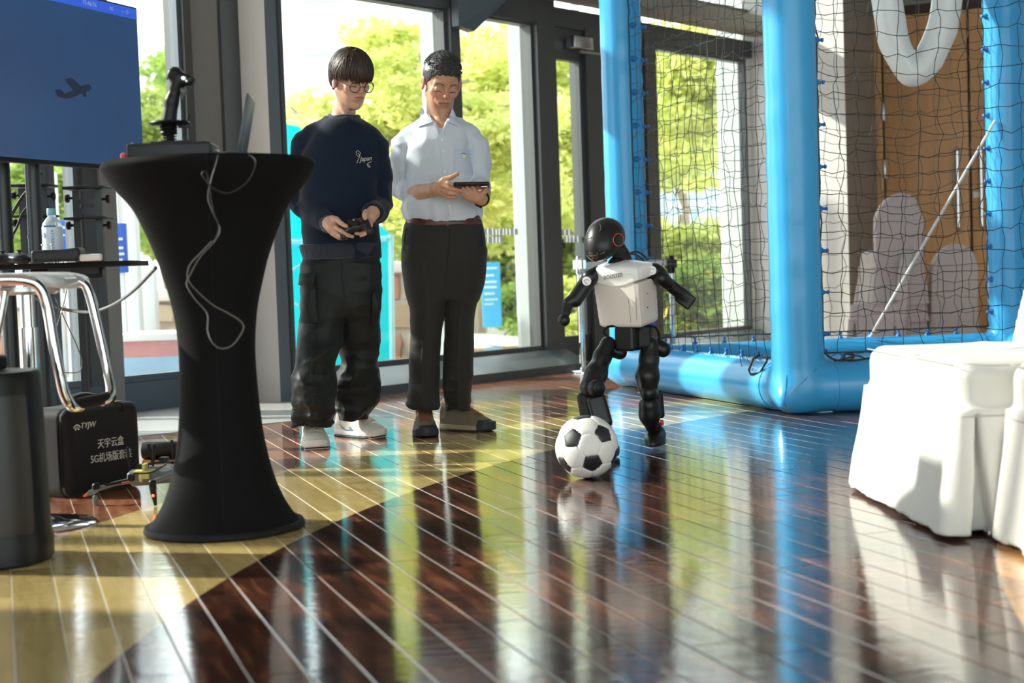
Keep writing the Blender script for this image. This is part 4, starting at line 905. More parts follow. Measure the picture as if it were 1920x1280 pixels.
cable('cable', [(398, 290, 4.25), (440, 284, 4.2), (468, 291, 4.15), (479, 306, 4.07), (468, 335), (450, 352), (425, 362), (398, 352), (384, 336), (378, 326), (386, 322), (392, 345), (399, 392), (410, 425), (404, 448)], 4.06, .002, m_wire2, 'black cable looping over the right rim of the cocktail table')
# ---------------------------------------------------------------- display on a stand
m_scr = bpy.data.materials.new('lit_blue_screen'); m_scr.use_nodes = True; t = m_scr.node_tree; b_ = t.nodes['Principled BSDF']
tc = N(t, 'ShaderNodeTexCoord'); nz = N(t, 'ShaderNodeTexNoise'); nz.inputs['Scale'].default_value = 1.6; t.links.new(tc.outputs['Object'], nz.inputs[0])
c_ = mix_rgb(t, nz.outputs[0], (.03, .045, .13), (.022, .085, .19)); b_.inputs['Base Color'].default_value = (.01, .01, .015, 1); b_.inputs['Roughness'].default_value = .18
t.links.new(c_, b_.inputs['Emission Color']); b_.inputs['Emission Strength'].default_value = .58
ta = R_(23); tu = np.array([math.sin(ta), math.cos(ta)]); tr = P(266, 180, 7.3); tz1 = P(258, 14, 7.3)[2]; tz0 = P(270, 322, 7.3)[2]; TW = 1.45
disp = empty('display', (tr[0]-tu[0]*TW/2, tr[1]-tu[1]*TW/2, 0), math.atan2(tu[1], tu[0]), label='large flat display at the top left showing a dark aeroplane on blue', cat='display')
zc = (tz0+tz1)/2; zh = tz1-tz0
f = MB(); f.box((0, .03, zc), (TW, .05, zh), bev=.006); f.build('casing', m_black, disp)
f = MB(); f.box((0, .003, zc+.004), (TW-.022, .004, zh-.03)); f.build('screen', m_scr, disp)
def em(name, col, s):
    m, t, b_, o = nodes(name); nz = N(t, 'ShaderNodeTexNoise'); b_.inputs['Base Color'].default_value = (.01, .01, .01, 1); b_.inputs['Emission Color'].default_value = (*col, 1); b_.inputs['Emission Strength'].default_value = s; return m
f = MB(); f.box((0, -.0002, zc+zh/2-.036), (TW-.022, .002, .05)); f.build('title_bar', em('screen_title_bar', (.02, .08, .50), .9), disp)
m_ui = em('screen_text', (.35, .45, .7), .5)
for s_, x, sz in (('15:46:56', .36, .03), ('5G', .52, .022), ('—  □', .62, .022), ('System', .05, .025)):
    bake(text_obj(s_, sz, m_ui, disp, (x, -.002, zc+zh/2-.036), (R_(90), 0, 0), 'lettering', 0.0003))
m_plane = em('screen_plane', (.008, .018, .045), .5)
def UV(px, py):                          # pixel -> point on the screen face
    d = ray(px, py); k = d[0]/d[1]; s = (tr[0]-k*tr[1])/(tu[0]-k*tu[1]); Y = tr[1]-tu[1]*s; z = CH+d[2]*Y/d[1]; return (TW/2-s, z)
pl_ = [(171, 165), (168, 159), (162, 158), (151, 161), (133, 145), (121, 149), (137, 169), (121, 175), (113, 167), (103, 168), (107, 180), (122, 185), (134, 184), (150, 176), (154, 176), (157, 182), (162, 181), (161, 172), (168, 170)]
f = MB(); pp = [UV(x, y) for x, y in pl_]; n_ = len(pp); 
bm = bmesh.new(); vv = [bm.verts.new((x, -.0015, z)) for x, z in pp]; ed = [bm.edges.new((vv[i], vv[(i+1) % n_])) for i in range(n_)]; bmesh.ops.triangle_fill(bm, edges=ed, use_beauty=True); me = bpy.data.meshes.new('aeroplane_icon'); bm.to_mesh(me); bm.free(); link('aeroplane_icon', me, m_plane, disp)
m_pole = mat('dark_painted_steel', (.028, .034, .037), .35, .3)
stand = empty('display_stand', (P(40, 600, 6.75)[0], 6.75, 0), label='black two pole floor stand carrying the large display', cat='stand'); so_ = np.array(stand.location)
for px in (8, 65):
    t_ = P(px, 400, 6.72)-so_; f = MB(); f.tube([(t_[0], t_[1], .03), (t_[0], t_[1], zc-.05)], .034, 18); f.lathe([(.036, .0), (.036, .02)], 18, c=(t_[0], t_[1], P(px, 448, 6.72)[2])); f.build('pole', m_pole, stand)
f = MB(); f.box((0, 0, .03), (.95, .08, .05), bev=.01); f.box((-.35, 0, .03), (.08, .7, .05), bev=.01); f.box((.35, 0, .03), (.08, .7, .05), bev=.01); f.build('foot', m_pole, stand)
mo = np.array(disp.location)-so_; f = MB(); f.box((0, .085, zc), (.5, .04, .3)); f.build('mount', m_pole, stand, loc=(mo[0], mo[1], 0), rot=(0, 0, disp.rotation_euler.z))
# shelf with bottle and controllers
SY = 6.15; sh_r = P(247, 497, SY); zs = P(120, 492, SY)[2]
shelf = empty('shelf', (sh_r[0], SY, 0), label='thin black shelf on the display stand holding the bottle and controllers', cat='shelf')
f = MB(); f.box((-.42, .12, zs-.011), (.84, .34, .02), bev=.002); f.build('shelf_board', m_blackmat, shelf)
f = MB(); f.prism([(-.34, -.02), (-.13, -.02), (-.16, .0), (-.34, .0)], zs-.05, zs-.022); f.box((-.30, .12, zs-.045), (.3, .05, .045), bev=.004); f.build('bracket', m_black, shelf)
bt = P(97, 470, 6.2); bott = empty('water_bottle', (bt[0], 6.22, zs), label='clear plastic drink bottle with pale blue cap on the black shelf', cat='bottle')
m_water = mat('bottle_water', (.72, .84, .88), .08, 0, var=.03, trans=.55); m_capb = mat('pale_blue_cap', (.22, .50, .58), .4); m_lab = mat('bottle_label', (.66, .76, .82), .35, var=.05, vs=25)
f = MB(); f.lathe([(.036, 0), (.041, .006), (.041, .15), (.038, .165), (.026, .182), (.0165, .192), (.0165, .2)], 24); f.build('bottle_body', m_water, bott)
f = MB(); f.lathe([(.0415, .03), (.0418, .032), (.0418, .148), (.0415, .15)], 24); f.build('label', m_lab, bott)
f = MB(); f.lathe([(.0175, .198), (.019, .2), (.019, .224), (.0175, .227), (.001, .227)], 20); f.build('cap', m_capb, bott)
m_bl3 = mat('blue_print', (.03, .16, .45), .5)
bake(text_obj('is', .04, m_bl3, bott, (-.024, -.0365, .118), (R_(90), 0, R_(-32)), 'lettering', .0004)); f = MB(); g = np.random.default_rng(3)
for i in range(14): f.box((.012, -.0405, .135-.0065*i), (g.uniform(.01, .022), .001, .0022))
f.box((0.004, -.0415, .152), (.05, .001, .006)); f.build('print', m_bl3, bott, sharp=False)['kind'] = 'stuff'
m_pad = mat('graphite_plastic', (.018, .021, .024), .4, spec=.3)
pc = P(20, 484, 6.1); e = empty('game_controller', (pc[0], 6.1, zs), label='dark rounded game controller at the left end of the black shelf', cat='controller')
def f_(p): return sm(sm(ell(p, (0, 0, .024), (.085, .045, .022)), ell(p, (.05, -.03, .02), (.04, .045, .02)), .02), ell(p, (-.05, -.03, .02), (.04, .045, .02)), .02)
sdf_obj('shell', f_, (-.11, -.09, -.01), (.11, .06, .06), .004, m_pad, e)
for x in (-.03, .04): f = MB(); f.lathe([(.006, .04), (.006, .05), (.011, .052), (.011, .056), (.001, .058)], 12, c=(x, -.01, 0)); f.build('thumb_stick', m_black, e)
pc = P(106, 484, 6.0); e = empty('radio_transmitter', (pc[0], 6.02, zs), label='black remote control transmitter with two small sticks, lying before the bottle', cat='controller')
def f_(p):
    d = rbox(p, (0, 0, .026), (.095, .05, .024), .012); return sm(d, rbox(p, (.06, 0, .034), (.04, .045, .016), .008, rotm(0, -.2, 0)), .01)
sdf_obj('shell', f_, (-.12, -.07, -.01), (.13, .07, .07), .004, m_pad, e)
for x in (-.055, -.018): f = MB(); f.lathe([(.002, .048), (.002, .066), (.005, .068), (.005, .075), (.001, .076)], 10, c=(x, -.02, 0)); f.build('stick', m_steel, e)
pc = P(168, 488, 5.98); f = MB(); f.box((0, 0, .0145), (.088, .035, .028), bev=.008); tag(f.build('white_case', m_white, None, loc=(pc[0], 6.0, zs)), 'small white rounded case near the right end of the black shelf', 'case')
# equipment racks with knobs behind the shelf
def rack(xl, xr, ytop, Y, label):
    a = P(xl, ytop, Y); c_ = P(xr, ytop, Y); w = c_[0]-a[0]; e = empty('speaker_rack', ((a[0]+c_[0])/2, Y, 0), label=label, cat='rack', group='black adjustable racks behind the shelf'); z1 = a[2]; z2 = P(xl, ytop+57, Y)[2]
    f = MB(); f.box((0, 0, z1), (w, .16, .014), bev=.003); f.build('top_plate', m_black, e)
    f = MB(); f.box((0, 0, z2), (w, .16, .012), bev=.003); f.build('cross_plate', m_black, e)
    for s in (-1, 1):
        f = MB(); f.box((s*w*.27, 0, z1/2), (.032, .03, z1-.02)); f.build('upright', m_pole, e)
    f = MB(); f.box((0, 0, (z1+z2)/2+.01), (w*.54, .02, .02)); f.box((0, 0, z2+.035), (w*.54, .02, .03)); f.build('crossbar', m_pole, e)
    for s, z in ((-1, z1-.045), (1, z1-.055), (-1, z2-.03), (1, z2-.035)):
        f = MB(); f.lathe([(.006, 0), (.006, .02), (.019, .022), (.021, .03), (.019, .038), (.001, .04)], 8, M=Matrix.Translation((s*(w*.27+.014), 0, z)) @ Matrix.Rotation(s*R_(90), 4, 'Y'), smooth=False); f.build('knob', m_black, e)
    f = MB(); f.box((0, 0, .015), (w*1.1, .4, .03), bev=.008); f.build('foot', m_pole, e)
rack(125, 202, 354, 7.15, 'black adjustable rack with knobs just left of the cocktail table')
rack(24, 100, 350, 7.5, 'black adjustable rack with knobs behind the water bottle')
cable('cable', [(78, 322), (62, 345), (40, 372), (20, 405)], 6.9, .008, m_wire2, 'black cable slanting behind the display pole, upper')
cable('cable', [(52, 388), (42, 400), (32, 425), (23, 441)], 6.85, .006, m_wire2, 'black cable slanting behind the display pole, lower')
cable('cable', [(18, 532, 5.6), (42, 549, 5.6), (75, 562, 5.6), (110, 577, 5.6), (140, 583, 5.6), (172, 584, 5.5), (210, 572, 5.2), (250, 545, 5.0), (292, 502, 4.8)], 5.6, .006, mat('mid_grey_cable', (.10, .10, .10), .35), 'grey cable sagging from the stool to the cocktail table')
cable('cable', [(132, 506, 6.1), (126, 540, 5.8), (118, 575), (106, 612), (110, 575), (104, 558), (122, 600), (145, 650), (154, 680), (147, 697), (118, 698)], 5.4, .0022, m_wire, 'thin pale cable dangling behind the chrome stool tubes')
# ---------------------------------------------------------------- bar stool
DX, DY = G(72, 985)[:2]
st = empty('bar_stool', (DX, DY, 0), label='chrome bar stool with white seat and loop footrest, at the left edge', cat='stool'); so_ = np.array([DX, DY, 0]); S_ = lambda x, y, Y: tuple(P(x, y, Y)-so_)
f = MB(); f.lathe([(.175, 0), (.176, .004), (.165, .012), (.10, .022), (.045, .032), (.03, .04)], 48); f.build('base_disc', m_chrome, st)
zse = P(60, 540, DY)[2]
f = MB(); f.lathe([(.028, .03), (.028, zse-.12), (.022, zse-.12), (.022, zse)], 24); f.build('pole', m_chrome, st)
def seat(p):
    q = p-A3([-.03, 0, zse+.028]); x, y, z = q.T; z = z+.25*np.clip(np.abs(x)-.10, 0, 1)**1.5*2.6+.0
    k = np.maximum(np.hypot(np.maximum(np.abs(x)-.13, 0), np.maximum(np.abs(y)-.12, 0))-.06, -1); return sm(k, np.abs(z)-.022, .012)*.8 if False else -sm(-k, -(np.abs(z)-.020), .018)*.8
m_seat = mat('white_seat_shell', (.62, .62, .61), .35, coat=.3)
sdf_obj('seat', seat, (-.26, -.22, zse-.09), (.2, .22, zse+.08), .007, m_seat, st)
f = MB(); f.lathe([(.09, -.03), (.1, -.02), (.1, -.005)], 20, c=(0, 0, zse+.01)); f.build('seat_plate', m_steel, st)
f = MB(); f.tube(catmull([S_(-60, 528, 4.36), S_(0, 524, 4.36), S_(45, 525, 4.36), S_(72, 536, 4.37), S_(88, 570, 4.38), S_(100, 640, 4.38), S_(112, 700, 4.38), S_(121, 738, 4.39), S_(134, 760, 4.41), S_(150, 762, 4.46)], 6), .0165, 16); f.build('footrest_tube', m_chrome, st)
f = MB(); f.tube(catmull([S_(120, 520, 4.62), S_(150, 528, 4.62), S_(166, 545, 4.62), S_(183, 610, 4.62), S_(200, 690, 4.62), S_(208, 728, 4.6), S_(203, 745, 4.58), S_(190, 752, 4.55)], 6), .0155, 16); f.build('footrest_tube', m_chrome, st)
f = MB(); f.tube([S_(140, 759, 4.43), S_(208, 744, 4.6)], .019, 14); f.build('foot_bar', m_blackmat, st)
f = MB(); f.tube(catmull([S_(10, 545, 4.5), S_(4, 580, 4.5), S_(-12, 660, 4.5)], 5), .012, 12); f.build('rear_tube', m_chrome, st)
# ---------------------------------------------------------------- floor loudspeaker
m_gr = bpy.data.materials.new('perforated_grille'); m_gr.use_nodes = True; t = m_gr.node_tree; b_ = t.nodes['Principled BSDF']
tc = N(t, 'ShaderNodeTexCoord'); sx = N(t, 'ShaderNodeSeparateXYZ'); t.links.new(tc.outputs['Object'], sx.inputs[0])
def mth(op, a, b=None):
    n = N(t, 'ShaderNodeMath', operation=op)
    for i, v in enumerate((a, b)):
        if v is None: continue
        if isinstance(v, (int, float)): n.inputs[i].default_value = v
        else: t.links.new(v, n.inputs[i])
    return n.outputs[0]
an = mth('ARCTAN2', sx.outputs[1], sx.outputs[0]); u1 = mth('MULTIPLY', an, 120.); v1 = mth('MULTIPLY', sx.outputs[2], 600.)
s1 = mth('SINE', mth('ADD', u1, v1)); s2 = mth('SINE', mth('SUBTRACT', u1, v1)); hole = mth('MULTIPLY', s1, s2); hole = mth('GREATER_THAN', hole, .1)
c_ = mix_rgb(t, hole, (.001, .001, .001), (.034, .030, .027)); t.links.new(c_, b_.inputs['Base Color']); b_.inputs['Roughness'].default_value = .4
SX, SYy = -1.462, 4.02
sp_ = empty('loudspeaker', (SX, SYy, 0), label='tall black rounded loudspeaker with perforated grille at the lower left edge', cat='speaker')
hs_ = P(60, 697, 3.93)[2]
def se(r, z, n=56, pw=2.6):
    out = []
    for j in range(n):
        a = 2*math.pi*j/n; c_, s_ = math.cos(a), math.sin(a); k = (abs(c_)**pw+abs(s_)**pw)**(-1/pw); out.append((r*k*c_, r*k*s_*.82, z))
    return out
f = MB(); rings = [(.18, 0), (.19, .008), (.192, .06), (.186, .08), (.183, .3), (.178, hs_-.055), (.178, hs_-.01), (.172, hs_), (.001, hs_)]
vs = [v for r_, z in rings for v in se(r_, z)]; n_ = 56; f.add(vs, [(i*n_+j, i*n_+(j+1) % n_, (i+1)*n_+(j+1) % n_, (i+1)*n_+j) for i in range(len(rings)-1) for j in range(n_)]+[tuple(reversed(range(n_)))], 0, True); f.build('cabinet', m_black, sp_)
f = MB(); rows = [(.186, .085), (.189, .11), (.188, .3), (.182, hs_-.075), (.180, hs_-.06)]; n2 = 24; vs = []
for r_, z in rows: 
    for j in range(n2+1):
        a = R_(-162)+R_(134)*j/n2; c_, s_ = math.cos(a), math.sin(a); k = (abs(c_)**2.6+abs(s_)**2.6)**(-1/2.6); vs.append((r_*k*c_, r_*k*s_*.82, z))
f.add(vs, [(i*(n2+1)+j, i*(n2+1)+j+1, (i+1)*(n2+1)+j+1, (i+1)*(n2+1)+j) for i in range(len(rows)-1) for j in range(n2)], 0, True); f.build('grille', m_gr, sp_, sharp=False)
f = MB(); f.tube([(.176*math.cos(a)*.93, .145*math.sin(a), hs_-.012) for a in np.linspace(-3.1, 3.1, 40)], .003, 5); f.build('rim', m_blackmat, sp_)
bake(text_obj('Soundbot', .016, mat('silver_script', (.35, .33, .3), .35, .6), sp_, (.062, -.1585, .045), (R_(90), 0, R_(14)), 'lettering', .0006, .4))
f = MB(); f.box((0, 0, .02), (.12, .08, .04), bev=.01); tag(f.build('black_pouch', m_blackmat, None, loc=(SX+.02, SYy+.03, hs_+.001)), 'small black pouch on top of the loudspeaker', 'pouch')
# ---------------------------------------------------------------- black equipment case with white lettering
m_nyl = mat('black_nylon', (.008, .008, .0085), .68, spec=.2, var=.2, vs=40, bump=.12, bs=260, sheen=.12); m_ltr = mat('grey_white_print', (.58, .56, .52), .6)
b0 = G(131, 936)[:2]; b1 = G(274, 908)[:2]; bd = (b1-b0)/np.linalg.norm(b1-b0); bwid = .355; bhei = .31; bdep = .2
bag = empty('equipment_case', (b0[0]+bd[0]*bwid/2-bd[1]*bdep/2, b0[1]+bd[1]*bwid/2+bd[0]*bdep/2, 0), math.atan2(bd[1], bd[0]), label='black fabric equipment case with white lettering standing on the floor', cat='case')
def fb(p):
    d = rbox(p, (0, 0, bhei/2), (bwid/2, bdep/2, bhei/2), .035); d = d-.004*vn(p, (9, 9, 9))
    return d+.006*np.exp(-((p[:, 1]+bdep/2-.035)/.004)**2)
sdf_obj('case_body', fb, (-.22, -.14, -.02), (.22, .14, .34), .0055, m_nyl, bag)
f = MB()
for yy in (-bdep/2+.028, -bdep/2+.042):
    pts = []
    for k in range(40):
        a = 2*math.pi*k/40; cx_, cz_ = math.cos(a), math.sin(a); q = (abs(cx_)**7+abs(cz_)**7)**(-1/7); pts.append(((bwid/2+.002)*q*cx_, yy, bhei/2+(bhei/2+.001)*q*cz_))
    f.tube(pts, .003, 5, closed=True)
f.build('zip', m_blackmat, bag)
f = MB(); f.tube([(.075, -bdep/2+.035, bhei+.004), (.082, -bdep/2-.002, bhei+.0), (.088, -bdep/2-.006, bhei-.03)], .0028, 6); f.build('zip_pull', m_blackmat, bag); f = MB(); f.box((.074, -bdep/2+.024, bhei+.006), (.01, .016, .006), bev=.002); f.build('zip_slider', m_steel, bag)
f = MB(); f.tube(catmull([(-.08, .0, bhei-.01), (-.06, 0, bhei+.025), (.0, 0, bhei+.035), (.06, 0, bhei+.02), (.08, 0, bhei-.01)], 5), .011, 10, sx=1.6); f.build('carry_handle', m_nyl, bag)
yf = -bdep/2-.003
bake(text_obj('TYJW', .028, m_ltr, bag, (-.082, yf, bhei-.062), (R_(90), 0, 0), 'lettering', .001, .25, 1.0)); bake(text_obj('天宇云盒', .037, m_ltr, bag, (.022, yf, bhei-.136), (R_(90), 0, 0), 'lettering', .001, 0, .86))
bake(text_obj('5G机场版套装', .037, m_ltr, bag, (.022, yf, bhei-.186), (R_(90), 0, 0), 'lettering', .001, 0, .86))
f = MB(); cx_ = -.132; zz = bhei-.062
f.add([(cx_+.018*math.cos(a)*k, yf, zz-.008+.016*math.sin(a)*k) for k in (1, .72) for a in np.linspace(.25, 2.9, 9)], [(i, i+1, 10+i, 9+i) for i in range(8)], 0)
f.add([(cx_-.012, yf, zz-.012), (cx_-.003, yf, zz+.002), (cx_-.003, yf, zz-.012)], [(0, 1, 2)]); f.add([(cx_+.002, yf, zz+.002), (cx_+.013, yf, zz-.012), (cx_+.002, yf, zz-.012)], [(0, 1, 2)]); f.build('emblem', m_ltr, bag, sharp=False)
# black roll behind
a = P(262, 840, 6.2); f = MB(); f.lathe([(.001, -.0), (.034, 0), (.036, .004), (.036, .22), (.034, .224), (.001, .224)], 24, M=Matrix.Rotation(R_(90), 4, 'Y')); ob = f.build('black_tube', m_black, None, loc=(a[0], 6.25, .036)); tag(ob, 'black cylinder lying on the floor behind the drone', 'tube')
# ---------------------------------------------------------------- drone
m_dg = mat('drone_grey', (.16, .175, .175), .4, var=.1); m_yel = mat('yellow_strap', (.62, .60, .18), .5); m_orange = mat('orange_tip', (.8, .16, .05), .45)
dr = empty('drone', (P(290, 925, 5.0)[0], 5.05, 0), label='grey quadcopter drone with yellow straps and antennas on the floor behind the table', cat='drone'); do = np.array(dr.location); D_ = lambda x, y, Y=5.05: P(x, y, Y)-do
def fdr(p):
    d = rbox(p, D_(290, 892, 5.1), (.075, .05, .024), .015, rotm(0, -.06, 0)); d = sm(d, rbox(p, D_(262, 893, 5.05), (.038, .032, .020), .012), .02); return sm(d, rbox(p, D_(300, 880, 5.12), (.05, .035, .014), .01), .015)
lo = np.minimum(D_(225, 920, 5.0), D_(335, 860, 5.2))-.03; hi = np.maximum(D_(225, 920, 5.0), D_(335, 860, 5.25))+.04
sdf_obj('body', fdr, lo, hi, .004, m_dg, dr)
def arm(a, b_, r=.008): f = MB(); f.tube([tuple(a), tuple((a+b_)/2+np.array([0, 0, .004])), tuple(b_)], [r*1.3, r, r], 10); f.build('arm', m_dg, dr)
mts = [(D_(180, 914, 4.98), 1), (D_(286, 908, 4.92), 2), (D_(345, 905, 5.3), 3), (D_(322, 872, 5.35), 4)]
arm(D_(250, 900, 5.05), D_(182, 917, 4.98)); arm(D_(330, 890, 5.1), D_(286, 904, 4.93)); arm(D_(320, 885, 5.2), D_(345, 900, 5.3)); arm(D_(300, 880, 5.25), D_(322, 872, 5.35))
for c_, k in mts:
    f = MB(); f.lathe([(.011, -.006), (.013, -.003), (.013, .010), (.009, .015), (.001, .016)], 16, c=tuple(c_)); f.build('motor', m_black, dr)
def blade(c_, pts):
    f = MB(); vs = [tuple(D_(x, y, c_)) for x, y in pts]; n_ = len(vs); f.add(vs+[(v[0], v[1]+.006, v[2]+.001) for v in vs], [tuple(range(n_)), tuple(reversed(range(n_, 2*n_)))]+[(i, (i+1) % n_, n_+(i+1) % n_, n_+i) for i in range(n_)]); return f
blade(4.97, [(183, 916), (177, 914), (165, 921), (157, 929), (160, 931), (176, 927), (186, 921)]).build('propeller_blade', m_dg, dr); blade(4.968, [(163, 923), (155, 930), (159, 932), (164, 928)]).build('blade_tip', m_orange, dr)
blade(4.99, [(182, 914), (210, 909), (242, 903), (241, 898), (205, 906), (184, 911)]).build('propeller_blade', m_black, dr); blade(4.988, [(228, 906), (242, 903), (242, 901), (228, 904)]).build('blade_tip', m_orange, dr)
f = MB(); c_ = D_(176, 924, 4.98); f.lathe([(.008, -c_[2]*0-.0), (.010, .006), (.009, .03), (.005, .034)], 12, c=(c_[0]+.004, c_[1], -.0)); f.build('landing_leg', m_dg, dr)
f = MB(); a = D_(286, 908, 4.92); f.tube([tuple(a), (a[0]+.002, a[1], .04), (a[0]+.008, a[1]-.003, .002)], [.013, .010, .005], 10); f.build('landing_leg', m_black, dr)
f = MB(); f.ball(tuple(D_(287, 929, 4.905)), .0045, 10); f.build('indicator_light', em('red_indicator', (1, .05, .02), 6), dr)
for x0, y0, x1, y1, Y in ((243, 880, 239, 838, 5.1), (287, 872, 278, 832, 5.15), (287, 874, 289, 832, 5.05), (324, 862, 322, 824, 5.2)):
    f = MB(); f.tube([D_(x0, y0, Y), (D_(x0, y0, Y)+D_(x1, y1, Y))/2, D_(x1, y1, Y)], [.0035, .0045, .0055], 8); f.build('antenna', m_black, dr)
f = MB(); f.box(tuple(D_(270, 883, 5.02)), (.062, .05, .006), bev=.001); f.box(tuple(D_(272, 877, 5.02)), (.010, .045, .03), bev=.001); f.box(tuple(D_(270, 893, 4.995)), (.034, .01, .016), bev=.001); f.box(tuple(D_(264, 898, 4.99)), (.010, .008, .02), rot=.2, bev=.001); f.build('yellow_strap', m_yel, dr)
f = MB(); f.box(tuple(D_(268, 874, 5.06)), (.035, .03, .016), bev=.002); f.box(tuple(D_(308, 862, 5.12)), (.03, .03, .02), bev=.002); f.tube([D_(278, 870, 5.08), D_(318, 863, 5.08)], .0035, 6); f.tube(catmull([D_(250, 887, 4.98), D_(280, 886, 4.98), D_(306, 874, 5.0), D_(318, 862, 5.05)], 5), .0022, 6); f.build('payload', m_black, dr)
f = MB(); f.box(tuple(D_(246, 895, 5.0)), (.02, .02, .022), bev=.004); f.build('camera', m_black, dr)
# ---------------------------------------------------------------- football: 32 sewn panels
def hit(fn, px, py, Y, back=.5, eps=.0006):
    """first point of a solid that the line of sight through a pixel meets"""
    o = np.array([0, 0, CH]); d = ray(px, py); d = d/np.linalg.norm(d); t = (Y-back)/d[1]
    for _ in range(120):
        v = float(fn(np.array([o+d*t], f32))[0])
        if v < eps: break
        t += max(v*.6, .0005)
        if d[1]*t > Y+back: return None
    return o+d*t
def grad(fn, p, e=.003):
    q = np.array([p]*6, f32); 
    for i in range(3): q[2*i, i] += e; q[2*i+1, i] -= e
    v = fn(q); n = np.array([v[0]-v[1], v[2]-v[3], v[4]-v[5]]); return n/(np.linalg.norm(n)+1e-9)
bx, by = G(1100, 896)[:2]; bx, by = P(1100, 838, 5.22)[0], 5.22; BR = .111
ball = empty('football', (bx, by, BR), label='black and white football on the floor in front of the robot', cat='ball')
ph = (1+5**.5)/2; ico = np.array([(s1*a, s2*b_, 0) for s1 in (-1, 1) for s2 in (-1, 1) for a, b_ in ((1, ph),)]); ico = np.concatenate([np.roll(ico, k, 1) for k in range(3)]); ico /= np.linalg.norm(ico[0])
def sph(px, py):
    q = P(px, py, 5.22); v = np.array([q[0]-bx, 0, q[2]-P(1100, 838, 5.22)[2]])/BR; r2 = min(.98, v@v); v[1] = -math.sqrt(1-r2); return v/np.linalg.norm(v)
tg = [sph(*q) for q in ((1108.8, 864), (1071.7, 816.6), (1128.6, 809), (1057, 871), (1154, 857))]
def frame(a, b_): a = a/np.linalg.norm(a); c_ = np.cross(a, b_); c_ /= np.linalg.norm(c_); return np.stack([a, c_, np.cross(a, c_)], 1)
nb_ = [i for i in range(12) if .3 < ico[0]@ico[i] < .6]; Rb = frame(tg[0], tg[1]) @ frame(ico[0], ico[nb_[0]]).T
for _ in range(4):
    w = ico @ Rb.T; A_ = np.array([ico[np.argmax(w@t_)] for t_ in tg]); U_, _s, Vt = np.linalg.svd(A_.T @ np.array(tg)); D3 = np.diag([1, 1, np.sign(np.linalg.det(Vt.T@U_.T))]); Rb = Vt.T@D3@U_.T
pent = ico@Rb.T; hexc = []
for i in range(12):
    for j in range(i+1, 12):
        for k in range(j+1, 12):
            if ico[i]@ico[j] > .3 and ico[j]@ico[k] > .3 and ico[i]@ico[k] > .3: h_ = ico[i]+ico[j]+ico[k]; hexc.append(h_/np.linalg.norm(h_)@Rb.T)
cen = np.concatenate([pent/2.3274, np.array(hexc)/2.2673])
bm = bmesh.new(); bmesh.ops.create_icosphere(bm, subdivisions=6, radius=1); bm.verts.ensure_lookup_table()
Vb = np.array([v.co[:] for v in bm.verts]); Vb /= np.linalg.norm(Vb, axis=1)[:, None]; Fb = np.array([[v.index for v in f.verts] for f in bm.faces]); bm.free()
sc_ = Vb@cen.T; so2 = np.sort(sc_, 1); gap = so2[:, -1]-so2[:, -2]; rad = BR*(1-.04*np.exp(-(gap/.0065)**1.2)); fcen = Vb[Fb].mean(1); own = np.argmax(fcen@cen.T, 1)
m_bw = mat('white_ball_leather', (.80, .78, .76), .42, var=.02, bump=.15, bs=700); m_bb = mat('black_ball_leather', (.014, .016, .018), .4, var=.1, bump=.15, bs=700)
for i in range(32):
    fi = Fb[own == i]; u_, inv = np.unique(fi, return_inverse=True); me = bpy.data.meshes.new('panel'); me.from_pydata((Vb[u_]*rad[u_][:, None]).tolist(), [], inv.reshape(-1, 3).tolist()); me.update(); me.polygons.foreach_set('use_smooth', [True]*len(fi))
    o = link('panel', me, m_bb if i < 12 else m_bw, ball)
# ---------------------------------------------------------------- humanoid robot
m_rb = mat('robot_black_shell', (.011, .011, .012), .36, var=.12, spec=.4); m_rs = mat('robot_satin_black', (.014, .014, .015), .5, spec=.3); m_rw = mat('robot_white_plate', (.90, .89, .87), .3, var=.01, coat=.2)
m_rt = mat('robot_champagne_shell', (.76, .69, .64), .36, .0, var=.02, coat=.2); m_ro = mat('orange_ring', (.75, .10, .02), .4); m_rr = mat('red_accent', (.6, .03, .04), .4)
RY = 5.97; ro_ = P(1180, 838, RY); rob = empty('humanoid_robot', (ro_[0], RY, 0), label='small black and white humanoid robot kicking a football', cat='robot'); ro = np.array([ro_[0], RY, 0])
def W(px, py, dy=0.): return P(px, py, RY+dy)
def part(name, fn, pts, pad, m, h=.0042, parent=None, col=None):
    pts = np.array(pts); par = parent or rob; o = sdf_obj(name, fn, pts.min(0)-pad, pts.max(0)+pad, h, m, par, origin=ro)
    return o
def loc_(c, M): c = A3(c); return lambda p: (p-c)@M
TM = rotm(0, 0, R_(-36)) @ rotm(R_(9), 0, 0) @ rotm(0, R_(1), 0); TC = W(1174, 552)
tl_ = loc_(TC, TM)
def torso(p):
    q = tl_(p); x, y, z = q.T; wx = .098+.10*(z+.12)*.32; hy = .068+.02*np.clip(z+.1, 0, .2)
    wx = wx-.0; fy = y+.012*0; k = np.maximum(np.abs(x)-wx, np.abs(y)-hy); dd = np.maximum(np.abs(x)*.8+np.abs(y)*.6-(wx*.8+hy*.6-.014), k)
    return -sm(-sm(dd, k, .01), -(np.abs(z+.004)-.119), .022)
def torso_low(p):
    q = tl_(p); return np.maximum(torso(p), q[:, 2]-(.058-.03*np.clip(1-np.abs(q[:, 0])/.09, 0, 1)*0))
part('torso_shell', torso_low, [TC], .2, m_rt)
def chest(p):
    q = tl_(p); x, y, z = q.T; lo_ = .044+.020*np.clip(np.abs(x)/.1, 0, 1)**2*1.2; d = torso(p)-.0045; d = sm(d, ell(q, (0, -.01, .105), (.098, .078, .035)), .03); return -sm(-d, -(lo_-z), .006)
part('chest_plate', chest, [TC], .2, m_rw)
